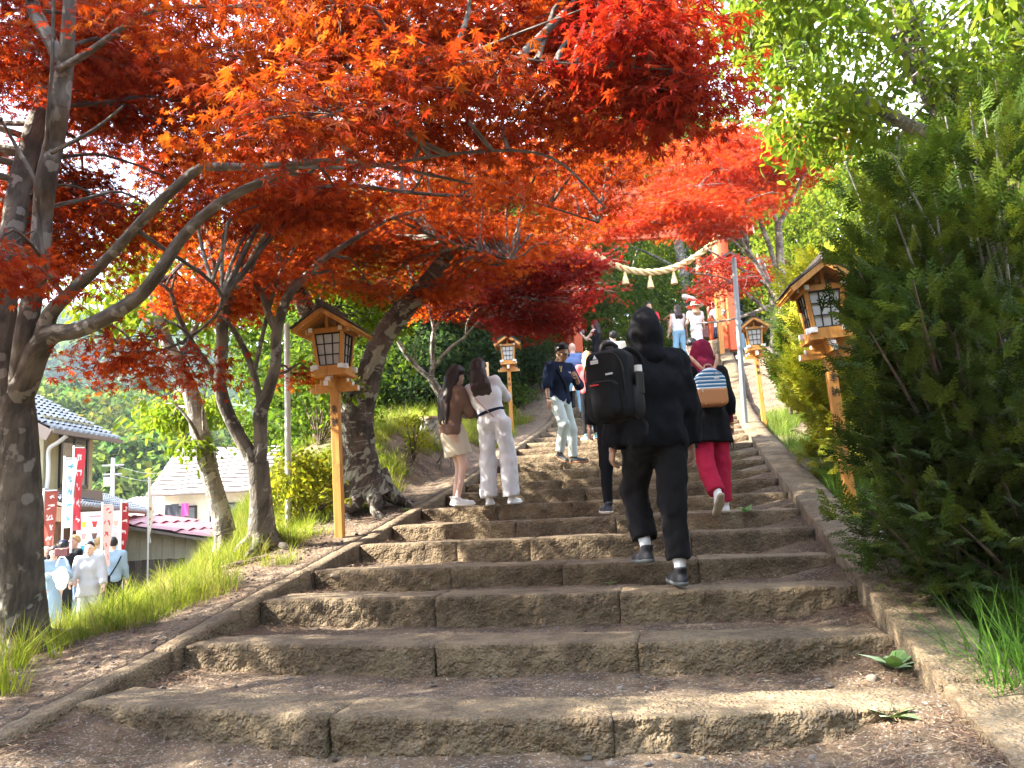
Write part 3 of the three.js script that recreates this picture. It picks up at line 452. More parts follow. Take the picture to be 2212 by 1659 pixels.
// conifers: stems that sweep up from the foot, fans of scale leaves at their ends
function conifer(name, label, foot, tips, n, size, palette, seed, scale, stemM, stemsShown = 1) {
  const t = thing(name, label, 'conifer', null, 'conifers along the right kerb'), r = rng(seed), stems = [], pads = [];
  tips.forEach((tip, i) => {
    const a = foot.clone().add(V((r() - .5) * .5, 0, (r() - .5) * .5)), d = tip.clone().sub(a), m = a.clone().addScaledVector(d, .5).add(V((r() - .5) * .25, -d.length() * .07, (r() - .5) * .25));
    stems.push(limb([a, a.clone().lerp(m, .5).add(V(0, .03, 0)), m, m.clone().lerp(tip, .5).add(V((r() - .5) * .1, 0, (r() - .5) * .1)), tip], [.03, .024, .018, .011, .004], 5, 3, .05, i));
    const k = size * (.7 + r() * .6); pads.push({ c: tip.clone().lerp(m, .12), rx: k, ry: k * .55, rz: k, n: Math.round(n * (.7 + r() * .6)), dir: d.clone().normalize() });
    pads.push({ c: tip.clone().lerp(m, .55).add(V((r() - .5) * .3, (r() - .5) * .2, (r() - .5) * .3)), rx: k, ry: k * .5, rz: k, n: Math.round(n * .55), dir: d.clone().normalize() });
  });
  mesh('stems', merge(stems), stemM, t).userData.kind = 'stuff';
  foliage(t, 'cypress', pads, palette, seed + 1, { scale, droop: .1, mat: leafThick, point: (pos, p, q) => p.dir.clone().add(V((q() - .5) * 1.5, (q() - .5) * .9 - .1, (q() - .5) * 1.5)) });
  return t;
}
const tipsIn = (poly, z0, z1, count, seed) => padsIn(poly, z0, z1, count, 1, 1, seed).map((p) => p.c);
{
  const high = tipsIn([[1800, 350], [1930, 290], [2060, 230], [2260, 170], [2260, 560], [2000, 580], [1870, 560], [1840, 500], [1870, 440]], 4.5, 6.2, 46, 101), big = [...tipsIn([[1880, 600], [2260, 560], [2260, 1300], [1960, 1230], [1880, 1150], [1860, 960], [1880, 860], [1870, 760]], 3.9, 5.4, 74, 102), ...tipsIn([[1850, 560], [1990, 560], [1960, 900], [1900, 880], [1870, 800], [1850, 660]], 4.7, 5.3, 16, 103)];
  conifer('cypress_bush', 'big dark green cypress bush spilling over the right kerb past a lantern', at(2230, 1330, 5.2), big, 28, .28, CYP, 111, .52, brownBark);
  conifer('cypress_bush', 'lighter feathery cypress with grey stems reaching up over the dark bush', at(2240, 1250, 5.6), high, 17, .27, CYP.map((c) => [c[0] * 1.4, c[1] * 1.3, c[2]]), 112, .56, paleBark);
  const up = tipsIn([[1980, 200], [2240, 120], [2240, 520], [2060, 480]], 5.4, 7.5, 16, 104);
  conifer('cypress_bush', 'taller cypress behind with bare brown stems and feathery green tips', at(2200, 1150, 7.2), up, 20, .4, CYP.map((c) => [c[0] * 1.5, c[1] * 1.35, c[2] * 1.2]), 113, .85, brownBark);
  const hedge = [...tipsIn([[1745, 560], [1790, 525], [1850, 580], [1870, 760], [1860, 950], [1810, 980], [1780, 930], [1755, 800]], 9.2, 11.6, 60, 105), ...tipsIn([[1850, 560], [1990, 560], [2000, 1000], [1840, 1000]], 8.5, 10, 24, 108)];
  conifer('golden_cypress', 'sunlit yellow-green conifer hedge behind the leaning lantern', at(1830, 1010, 10.2), hedge, 30, .36, GOLD, 115, .95, brownBark);
  const dark = tipsIn([[1715, 690], [1730, 640], [1755, 780], [1745, 860], [1715, 840]], 13, 14.5, 18, 106);
  conifer('green_cypress', 'darker green conifer beside the small lantern near the torii', at(1735, 890, 13.6), dark, 22, .36, CYP.map((c) => [c[0] * 1.6, c[1] * 1.5, c[2] * 1.2]), 117, 1.4, brownBark);
}
// trees of the wood behind
function woodTree(name, label, category, px, depth, height, crown, palette, kind, seed, opt = {}) {
  const g = at(px, 900, depth), b = V(g.x, groundAt(g.x, g.z) - .1, g.z), r = rng(seed), t = thing(name, label, category, b, opt.group || 'trees of the wood behind the shrine'), top = V((r() - .5) * height * .1, height * .86, (r() - .5) * height * .1), rad = opt.rad || height * .017;
  mesh('trunk', limb([V(0, 0, 0), V((r() - .5) * .3, height * .3, (r() - .5) * .3), V((r() - .5) * .5, height * .6, (r() - .5) * .5), top], [rad * 1.35, rad, rad * .75, rad * .25], 9, 4, .06, seed), opt.bark || brownBark, t);
  const pads = [], limbs = [], n = opt.pads || 16;
  for (let i = 0; i < n; i++) {
    const f = (i + r()) / n, a = r() * 6.283, y = height * lerp(opt.low ?? .3, 1, f), cone = kind === 'needle' ? (1.05 - f) : Math.sin(Math.PI * clamp(.18 + f * .78)), d = crown * cone * (.35 + r() * .6), c = V(Math.cos(a) * d, y, Math.sin(a) * d), k = crown * (kind === 'needle' ? .34 : .42) * (.7 + r() * .6);
    pads.push({ c, rx: k, ry: k * .62, rz: k, n: Math.round((opt.n || 26) * (.7 + r() * .6)) }); const s = top.clone().multiplyScalar(Math.max(.2, (y - d * .5) / (height * .86))); limbs.push(limb([s, s.clone().lerp(c, .5).add(V(0, .2, 0)), c], [rad * .4, rad * .25, rad * .1], 5, 3));
  }
  mesh('branches', merge(limbs), opt.bark || brownBark, t).userData.kind = 'stuff';
  foliage(t, kind, pads, palette, seed + 7, { scale: opt.scale || 1, tilt: 1.0, shell: 1, mat: leafMat }); return t;
}
const WOOD = [
  [1290, 29, 10, 3, LEAF, 'clump', 'fresh green tree left of the rope behind the torii'], [1385, 33, 12, 3.4, LIME, 'clump', 'yellow-green tree straight behind the hanging rope tassels'], [1450, 38, 15, 3.2, LEAF, 'needle', 'tall conifer with drooping boughs behind the straw rope'], [1500, 30, 11, 3, LEAF, 'clump', 'green tree with a dark straight trunk behind the torii people'], [1600, 34, 12, 3.4, LIME, 'clump', 'bright green tree behind the right torii pillar'], [1690, 30, 8, 3, LEAF, 'clump', 'green tree above the hedge behind the scarlet maple'], [1800, 27, 6.5, 2.8, LIME, 'clump', 'pale green tree rising behind the golden hedge'], [1930, 24, 5.5, 2.6, LIME, 'clump', 'light green tree behind the cypress bush'], [2080, 22, 5.5, 2.6, LEAF, 'clump', 'green tree deep behind the cypress stems'], [2230, 20, 5.5, 2.6, LEAF, 'clump', 'green tree at the edge of the wood behind the cypress'],
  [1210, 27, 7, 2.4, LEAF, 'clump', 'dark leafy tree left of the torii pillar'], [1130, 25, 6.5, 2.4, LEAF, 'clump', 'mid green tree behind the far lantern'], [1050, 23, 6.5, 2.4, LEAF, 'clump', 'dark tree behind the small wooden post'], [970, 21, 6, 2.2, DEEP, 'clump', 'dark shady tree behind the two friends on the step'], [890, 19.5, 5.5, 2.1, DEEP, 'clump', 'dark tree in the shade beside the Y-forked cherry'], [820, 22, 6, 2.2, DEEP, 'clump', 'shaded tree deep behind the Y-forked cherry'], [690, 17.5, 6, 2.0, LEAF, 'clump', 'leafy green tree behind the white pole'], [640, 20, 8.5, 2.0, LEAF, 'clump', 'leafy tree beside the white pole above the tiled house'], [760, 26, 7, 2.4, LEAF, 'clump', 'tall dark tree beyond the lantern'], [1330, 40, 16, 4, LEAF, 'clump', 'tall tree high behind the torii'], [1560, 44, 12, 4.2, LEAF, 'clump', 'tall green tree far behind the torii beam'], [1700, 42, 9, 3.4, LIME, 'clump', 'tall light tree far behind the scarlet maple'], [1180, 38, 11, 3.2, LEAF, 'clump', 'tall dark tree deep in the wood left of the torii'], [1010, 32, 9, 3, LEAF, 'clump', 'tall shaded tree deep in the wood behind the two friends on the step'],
];
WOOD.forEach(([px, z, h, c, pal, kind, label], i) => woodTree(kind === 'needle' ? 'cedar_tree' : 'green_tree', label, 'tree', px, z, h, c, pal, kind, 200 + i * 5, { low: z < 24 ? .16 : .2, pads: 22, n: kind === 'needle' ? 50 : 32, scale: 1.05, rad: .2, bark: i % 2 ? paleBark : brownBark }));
// the wood at the photographer's back, which keeps the open sky off whatever faces the camera
for (const [x, z, h, c] of [[-11, 6, 9, 3.2], [-6.5, 7.5, 9.5, 3.2], [-2.2, 8, 9, 3], [2, 7.5, 9.5, 3.2], [6, 6.5, 9, 3.2], [9.5, 3, 9, 3.2], [-4.5, 12, 12, 3.6], [0, 12.5, 12, 3.6], [4.5, 12, 12, 3.6], [10, 8, 11, 3.4]]) {
  const o = woodTree('green_tree', 'dense leafy tree standing behind the foot of the stairs', 'tree', 1106, 10, h, c, LEAF, 'clump', 900 + x * 7 + z, { low: .06, pads: 26, n: 34, scale: 1.15, rad: .2, bark: brownBark, group: 'trees behind the foot of the stairs' }); o.position.set(x, Math.min(-1.4, groundAt(x, z)), z);
}
// shrubs
function shrub(label, px, py, z, w, h, palette, seed, kind = 'broad') {
  const p = at(px, py, z), g = groundAt(p.x, p.z), r = rng(seed), t = thing('shrub', label, 'shrub', V(p.x, g - .05, p.z), 'shrubs beside the path'), pads = [], st = [];
  for (let i = 0; i < 12; i++) { const a = r() * 6.28, d = w * .5 * Math.sqrt(r()), c = V(Math.cos(a) * d, h * (.25 + r() * .7), Math.sin(a) * d); pads.push({ c, rx: w * .22, ry: h * .14, rz: w * .22, n: kind === 'clump' ? 9 : w < .7 ? 5 : 11 }); st.push(limb([V(0, 0, 0), V(c.x * .4, c.y * .55, c.z * .4), c], [.014, .01, .004], 5, 3)); }
  mesh('stems', merge(st), brownBark, t).userData.kind = 'stuff'; foliage(t, kind, pads, palette, seed, { tilt: 1, scale: w < .7 ? .55 : .8 }); return t;
}
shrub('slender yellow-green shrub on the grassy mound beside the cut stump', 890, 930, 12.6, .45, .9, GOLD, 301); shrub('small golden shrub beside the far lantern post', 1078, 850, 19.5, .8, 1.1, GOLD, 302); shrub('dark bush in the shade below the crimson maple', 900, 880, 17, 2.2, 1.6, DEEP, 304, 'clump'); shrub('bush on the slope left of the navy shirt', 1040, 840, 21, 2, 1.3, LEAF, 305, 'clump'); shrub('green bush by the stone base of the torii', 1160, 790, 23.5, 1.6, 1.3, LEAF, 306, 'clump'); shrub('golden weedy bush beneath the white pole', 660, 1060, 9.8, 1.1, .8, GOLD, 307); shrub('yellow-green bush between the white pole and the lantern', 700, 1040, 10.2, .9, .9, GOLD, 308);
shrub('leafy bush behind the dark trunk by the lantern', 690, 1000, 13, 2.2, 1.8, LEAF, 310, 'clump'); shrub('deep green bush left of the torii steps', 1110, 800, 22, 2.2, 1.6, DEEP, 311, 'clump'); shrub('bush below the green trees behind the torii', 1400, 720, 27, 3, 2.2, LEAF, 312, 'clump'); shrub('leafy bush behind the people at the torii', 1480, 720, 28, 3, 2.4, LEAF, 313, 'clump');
// ───────────── grass, weeds, litter ─────────────
function tuft(seed, n, h, spread, w) {
  const r = rng(seed), shapes = [];
  for (let i = 0; i < n; i++) {
    const a = r() * 6.283, d = spread * Math.sqrt(r()), x = Math.cos(a) * d, z = Math.sin(a) * d, L = h * (.5 + r() * .7), b = a + (r() - .5) * 2, lean = .25 + r() * .75, sx = Math.cos(b), sz = Math.sin(b), px = -sz * w * (.6 + r() * .6), pz = sx * w * (.6 + r() * .6), pt = (f) => [x + sx * L * lean * f * f, L * (f - .28 * f * f * lean), z + sz * L * lean * f * f];
    const A = pt(0), B = pt(.5), C = pt(1), c0 = .75 + r() * .35, c = [c0, c0, c0 * (.7 + r() * .3)];
    shapes.push({ tris: [[[A[0] - px, A[1], A[2] - pz], [A[0] + px, A[1], A[2] + pz], [B[0] + px * .8, B[1], B[2] + pz * .8]], [[A[0] - px, A[1], A[2] - pz], [B[0] + px * .8, B[1], B[2] + pz * .8], [B[0] - px * .8, B[1], B[2] - pz * .8]], [[B[0] - px * .8, B[1], B[2] - pz * .8], [B[0] + px * .8, B[1], B[2] + pz * .8], C]], c });
  }
  return leafGeo(shapes);
}
const tufts = [tuft(1, 26, .2, .13, .0032), tuft(2, 22, .3, .1, .0036), tuft(3, 30, .12, .14, .003)], longTufts = [tuft(5, 30, .5, .07, .005), tuft(6, 24, .42, .06, .0045)];
const grassMat = phys([1, 1, 1], { vertexColors: true, transmission: .4, roughness: 1, specularIntensity: .2, side: THREE.DoubleSide });
const GRASS = [[.12, .19, .014], [.2, .28, .02], [.29, .35, .03], [.33, .34, .06], [.4, .34, .15]];
function strew(name, label, category, geos, m, spots, palette, seed, kind = 'stuff', sink = .01) {
  const r = rng(seed), g = new THREE.Group(); g.name = numbered(name); scene.add(g); tag(g, label, category, null, kind); const sets = geos.map(() => []);
  for (const [p, sc] of spots) { const a = r(), k = a * (palette.length - 1), j = Math.min(palette.length - 2, Math.floor(k)); sets[Math.floor(r() * geos.length)].push([new THREE.Matrix4().compose(V(p.x, p.y - sink, p.z), new THREE.Quaternion().setFromEuler(new THREE.Euler((r() - .5) * .3, r() * 6.283, (r() - .5) * .3)), V(sc, sc * (.8 + r() * .4), sc)), mix3(palette[j], palette[j + 1], k - j)]); }
  sets.forEach((list, v) => { if (!list.length) return; const im = new THREE.InstancedMesh(geos[v], m, list.length); im.name = 'blades'; im.castShadow = im.receiveShadow = true; im.userData.kind = 'stuff'; list.forEach(([M, c], i) => { im.setMatrixAt(i, M); im.setColorAt(i, col(...c)); }); g.add(im); });
  return g;
}
const treadY = (s, l) => { const i = STEPS.findIndex((q, k) => k === STEPS.length - 1 || s < STEPS[k + 1][0]); if (s < 3.73) return -1.02 - (3.73 - s) * .05 + (l > 2 ? .12 : .09) * smooth(.7, 0, Math.min(l, 4 - l)) + fbm(l * 2.1, s * 2.1, 5, 4) * .04; const [a, h] = STEPS[i], nx = STEPS[i + 1] || [a + .5]; const t = s - a; return h - .04 + (l > 2 ? .085 : .03) * smooth(.55, 0, Math.min(l, 4 - l)) * smooth(.2, .6, t) + fbm(l * 2.1, s * 2.1, 5, 4) * .03; };
const onTread = (x, y) => { for (let z = 2.4; z < 14; z += .01) { const p = at(x, y, z), [s, l] = toStair(p.x, p.z); if (p.y <= treadY(s, clamp(l, 0, 4))) return V(p.x, treadY(s, clamp(l, 0, 4)), p.z); } return at(x, y, 6); };
const spotSL = (s, l) => { const p = stair(s, l); p.y = groundSL(s, l); return p; };
{
  const r = rng(500), bank = [], mound = [], right = [], far = [];
  for (let i = 0; i < 14000; i++) { // the left bank; bare earth along the kerb
    const s = 2 + r() * 9.5, l = -.4 - r() * 4.6, e = -l, edge = .75 + .5 * fbm(s * .9, 3, 1, 3) + (s < 5 ? .25 : 0) + (s > 8.2 ? .4 : 0), k = smooth(edge, edge + .5, e + fbm(s * 2.4, l * 2.4, 5, 3) * .8); if (r() > k * (s < 4.6 ? .5 : 1)) continue; bank.push([spotSL(s, l), (.42 + r() * .6) * (s < 4.4 ? .8 : 1)]);
  }
  for (let i = 0; i < 7000; i++) { const s = 10.2 + r() * 9, l = -.6 - r() * 3.6; if (fbm(s * 1.2, l * 1.2, 8, 3) < -.12 + smooth(14, 19, s) * .15 || (-l < 1.0 && s < 15 && s > 12.2) || (s < 12.4 && -l < 1.5)) continue; mound.push([spotSL(s, l), .5 + r() * .8]); }
  for (let i = 0; i < 5000; i++) { const s = 4.2 + r() * 14, l = 4.5 + r() * 3; if (fbm(s * 1.6, l * 1.6, 12, 3) < .04 - smooth(12, 17, s) * .3) continue; right.push([spotSL(s, l), .5 + r() * .7]); }
  for (let i = 0; i < 2600; i++) { const s = 6 + r() * 16, l = -4.5 - r() * 8; far.push([spotSL(s, l), .7 + r() * .9]); }
  strew('grass', 'sunlit yellow-green grass covering the left bank', 'grass', tufts, grassMat, bank, GRASS, 1); strew('grass', 'sunlit grass on the mound behind the two friends on the step', 'grass', tufts, grassMat, mound, GRASS, 2);
  strew('grass', 'patchy grass on the soil right of the kerb', 'grass', tufts, grassMat, right, [[.08, .15, .02], [.15, .23, .03], [.24, .28, .06]], 3); strew('grass', 'rough grass down the slope towards the village', 'grass', tufts, grassMat, far, GRASS, 4);
  const clumpsL = [[480, 1180], [520, 1190], [300, 1230], [250, 1290], [340, 1290], [620, 1130], [690, 1080], [770, 1060], [840, 1000], [30, 1440], [8, 1500], [60, 1420], [600, 1170], [530, 1215], [370, 1260]].map(([x, y], i) => { const p = onGround(x, y, 3, 20); return [p, .45 + hash3(i, 3, 5) * .4]; });
  const tallL = []; for (const [p, s] of clumpsL) for (let k = 0; k < 5; k++) { const q = V(p.x + (r() - .5) * .35, 0, p.z + (r() - .5) * .35); q.y = groundAt(q.x, q.z); tallL.push([q, s * (.7 + r() * .4)]); }
  strew('grass', 'long arching grass tufts standing above the bank', 'grass', longTufts, grassMat, tallL, GRASS, 6);
  const tallR = []; for (const [x, y, z] of [[2140, 1450, 3.5], [2200, 1420, 3.4], [2170, 1500, 3.3], [2090, 1350, 4.2], [2210, 1340, 4], [2060, 1260, 4.8], [1990, 1190, 5.6], [1880, 1120, 6.8], [1850, 1090, 7.4], [1800, 1020, 8.5]]) for (let k = 0; k < 5; k++) { const q = at(x, y, z); q.x += (r() - .3) * .25; q.z += (r() - .5) * .3; q.y = groundAt(q.x, q.z); tallR.push([q, .75 + r() * .4]); }
  strew('grass', 'long green grass leaning over the right kerb', 'grass', longTufts, grassMat, tallR, [[.07, .16, .018], [.11, .23, .025], [.16, .28, .035]], 7);
  // litter: dry stalks, bits of leaf, pebbles
  const chip = (seed) => { const q = rng(seed), t = []; for (let i = 0; i < 7; i++) { const a = q() * 6.28, L = .02 + q() * .05, w = .0016 + q() * .003, x = (q() - .5) * .2, z = (q() - .5) * .2, c = .6 + q() * .5, y = .004 + q() * .008; t.push({ tris: [[[x - Math.sin(a) * w, y, z + Math.cos(a) * w], [x + Math.sin(a) * w, y, z - Math.cos(a) * w], [x + Math.cos(a) * L, y + (q() - .3) * .012, z + Math.sin(a) * L]]], c: [c, c, c] }); } return leafGeo(t); };
  const chips = [chip(1), chip(2), chip(3)], bits = [];
  for (let i = 0; i < 9000; i++) {
    const s = 2.6 + r() * 8, edge = r() < .75, l = edge ? (r() < .7 ? 4 - Math.pow(r(), 2) * .9 : Math.pow(r(), 2) * .6) : r() * 4, k = STEPS.findIndex((q, j) => s < STEPS[j + 1][0]), t = s - (s < 3.73 ? 3.73 - 1 : STEPS[k][0]), nx = s < 3.73 ? 1 : STEPS[k + 1][0] - STEPS[k][0]; if (t < .36 || (r() > Math.pow(t / nx, 2) && !edge)) continue;
    const p = stair(s, l, treadY(s, l) + .012); bits.push([p, .5 + r() * .7]);
  }
  for (let i = 0; i < 4500; i++) { const s = 2.4 + r() * 8, l = r() < .55 ? -.3 - r() * 1.2 : 4.4 + r() * 1.8; const p = spotSL(s, l); p.y += .008; bits.push([p, .6 + r() * .8]); }
  strew('plant_litter', 'brown dry stalks and leaf scraps gathered along the step corners', 'litter', chips, mat([1, 1, 1], { vertexColors: true, side: THREE.DoubleSide, roughness: 1 }), bits, [[.06, .03, .02], [.14, .07, .045], [.22, .13, .07], [.34, .26, .16]], 8, 'stuff', 0);
  const peb = [1, 2, 3].map((i) => { const g = new THREE.IcosahedronGeometry(.012, 1), p = g.attributes.position; for (let k = 0; k < p.count; k++) { const q = V().fromBufferAttribute(p, k), m = 1 + vnoise(q.x * 90 + i * 7, q.y * 90, q.z * 90) * .3; p.setXYZ(k, q.x * m * 1.2, q.y * m * .7, q.z * m); } const h = mergeVertices(new THREE.BufferGeometry().setAttribute('position', p)); h.computeVertexNormals(); h.setAttribute('color', new THREE.BufferAttribute(new Float32Array(h.attributes.position.count * 3).fill(1), 3)); return h; });
  const pebs = []; for (let i = 0; i < 2600; i++) { const s = 2.2 + r() * 7, l = r() < .5 ? -.25 - r() * 1.0 : r() < .2 ? 4.4 + r() : r() * 4, y = l < 0 || l > 4.2 ? groundSL(s, l) : treadY(s, l); const k = STEPS.findIndex((q, j) => s < STEPS[j + 1][0]); if (l > 0 && l < 4.2 && s > 3.73 && s - STEPS[k][0] < .38) continue; pebs.push([stair(s, l, y + .004), Math.pow(r(), 3) * 1.3 + .22]); }
  strew('gravel', 'small grey pebbles scattered over the trodden earth', 'gravel', peb, mat([1, 1, 1], { vertexColors: true, roughness: .95 }), pebs, [[.06, .05, .04], [.12, .1, .085], [.2, .175, .15]], 9, 'stuff', 0);
}
// broad-leaved weeds and stones on the steps
{
  const weedMat = phys([.085, .2, .02], { transmission: .35, roughness: 1, side: THREE.DoubleSide });
  const spec = [[1935, 1450, 3.95, .17, 9, 'toothed weed rosette growing at the corner of the second step'], [1925, 1560, 3.45, .14, 8, 'leafy weed sprouting from the face of the lowest step'], [1445, 1600, 3.55, .07, 5, 'small weed at the middle foot of the lowest step'], [1620, 1448, 4.3, .07, 4, 'small sprout at the foot of the second step'], [600, 1600, 3.75, .06, 4, 'tiny sprout with two leaves by the lowest step'], [1320, 1265, 6.0, .07, 4, 'tiny green sprout at the foot of the fourth step'], [1612, 1130, 7.9, .12, 6, 'grassy weed on the tread below the red trousers'], [1440, 1230, 6.2, .05, 3, 'sprout beside the foot of the black trousers'], [880, 1120, 8.0, .1, 6, 'weed on the tread below the two friends'], [1735, 1085, 7.9, .08, 5, 'weed in the corner by the right kerb']];
  spec.forEach(([x, y, z, sz, n, label], i) => {
    const p = onTread(x, y), r = rng(600 + i), t = thing('weed', label, 'weed', p, 'weeds growing on the steps'); 
    for (let k = 0; k < n; k++) { const a = (k + r() * .6) / n * 6.283, L = sz * (.6 + r() * .6), lf = place(ovalLeaf(L, r, .5), turned(-.25 - r() * .5, a, 0, V(0, .01, 0))), g = new THREE.BufferGeometry(); g.setAttribute('position', new THREE.Float32BufferAttribute(lf.flat(2), 3)); g.computeVertexNormals(); mesh('leaf', g, weedMat, t); }
    mesh('stem', limb([V(0, -.06, 0), V(0, .03, 0), V(.01, sz * .5, 0)], [.004, .003, .002], 5, 2), weedMat, t);
  });
  const pebble = (label, x, y, z, sz, i) => { const g = new THREE.IcosahedronGeometry(sz, 3), p = g.attributes.position; for (let k = 0; k < p.count; k++) { const q = V().fromBufferAttribute(p, k), m = 1 + fbm(q.x / sz * 1.3 + i, q.y / sz * 1.3, q.z / sz * 1.3, 3) * .5; p.setXYZ(k, q.x * m * 1.3, q.y * m * .7, q.z * m); } const h = mergeVertices(new THREE.BufferGeometry().setAttribute('position', p)); h.computeVertexNormals(); const m = mesh('stone', h, mat([.2, .17, .13], { roughness: .95 }), null); m.position.copy(onTread(x, y)); tag(m, label, 'stone', 'loose stones on the steps'); };
  pebble('pale loose stone on the tread behind the lowest stone step', 1253, 1447, 4.35, .018, 1); pebble('grey pebble before the lowest step', 1318, 1652, 3.2, .015, 2); pebble('flat stone in the corner of the third tread by the left kerb', 725, 1268, 5.6, .03, 3); pebble('grey stone beside the toothed weed', 1885, 1468, 3.95, .025, 4);
}
{ // half-buried roots and a log on the bank
  const logP = (name, label, cat, pts, m, grp) => tag(mesh(name, limbP(pts, 9, .12, pts[0][0]), m), label, cat, grp);
  const g = (x, y, w, up = 0) => { const p = onGround(x, y, 3, 16); const d = p.clone().applyMatrix4(camera.matrixWorldInverse); return [x, y - up, -d.z, w]; };
  logP('log', 'weathered log lying on the bank among the grass', 'log', [g(205, 1348, 16, 4), g(250, 1330, 22, 5), g(310, 1312, 20, 6), g(345, 1296, 13, 5)], paleBark, 'logs on the bank'); logP('log', 'dark half-buried log below the forked maple', 'log', [g(480, 1232, 12, 3), g(525, 1222, 18, 4), g(580, 1208, 14, 5)], brownBark, 'logs on the bank');
}
// ───────────── wooden lanterns ─────────────
const woodTex = (a, b, seed) => tex(512, (u, v) => { const g = fbm(u * 46, v * 2.2, seed, 4, 0), w = fbm(u * 8, v * 1.2, seed + 4, 3, 0), s = fbm(u * 6, v * 6, seed + 7, 4, 6); return mix3(mix3(a, b, clamp(.5 + g * .8 + w * .7)), [a[0] * .6, a[1] * .55, a[2] * .5], smooth(.2, .5, s) * .35); });
const stained = mat([1, 1, 1], { map: woodTex([.42, .17, .028], [.58, .27, .055], 121), roughness: .55 }), paleWood = mat([1, 1, 1], { map: woodTex([.3, .2, .11], [.46, .33, .19], 123), roughness: .8 }), darkRoof = mat([1, 1, 1], { map: woodTex([.022, .016, .013], [.055, .042, .034], 125), roughness: .6 }), blackWood = mat([.012, .011, .011], { roughness: .5 }), whitePaint = mat([.72, .72, .7], { roughness: .6 }), paper = phys([.78, .78, .76], { roughness: 1, transmission: .35 }), ink = mat([.02, .014, .01], { roughness: .7 });
const STROKES = [ // the two characters painted on the posts, drawn on a 10 x 10 grid
  [[[2, 8.6], [8, 8.6]], [[1.6, 7.2], [8.4, 7.2]], [[.5, 5.8], [9.5, 5.8]], [[5, 10], [5, 5.8]], [[4.4, 5.8], [3, 4.2], [.5, 2.8]], [[5.6, 5.8], [7, 4.2], [9.6, 2.8]], [[3, 4], [7, 4]], [[2.4, 2.4], [7.6, 2.4]], [[5, 4.8], [5, 0]]],
  [[[2.6, 10], [1.2, 8.2], [2.8, 7.4], [.8, 5.4], [3.8, 5.6]], [[3.7, 8.6], [2.6, 7.2]], [[2.4, 5.5], [2.4, .4]], [[1.2, 4], [.6, 2]], [[3.4, 4], [4, 2.4]], [[5, 7], [5, .4]], [[5, 7], [9.2, 7], [9.2, .8], [8.3, .7]], [[7.1, 9.6], [7, 6.2], [5.8, 3.6]], [[7.1, 6], [8.4, 3.8]]]];
function inscription(k, which) {
  const out = [], r = rng(9);
  STROKES.forEach((ch, c) => c === which && ch.forEach((line) => { for (let i = 0; i < line.length - 1; i++) { const f = ([x, y]) => V((x - 5) * .0062, 1.27 - c * .115 + (y - 10) * .0085, .0425 + k + (r() - .5) * .0004), a = f(line[i]), b = f(line[i + 1]), d = b.clone().sub(a).normalize().multiplyScalar(.0025); out.push(bar(a.sub(d), b.add(d), .0058, .0016)); } }));
  return merge(out);
}
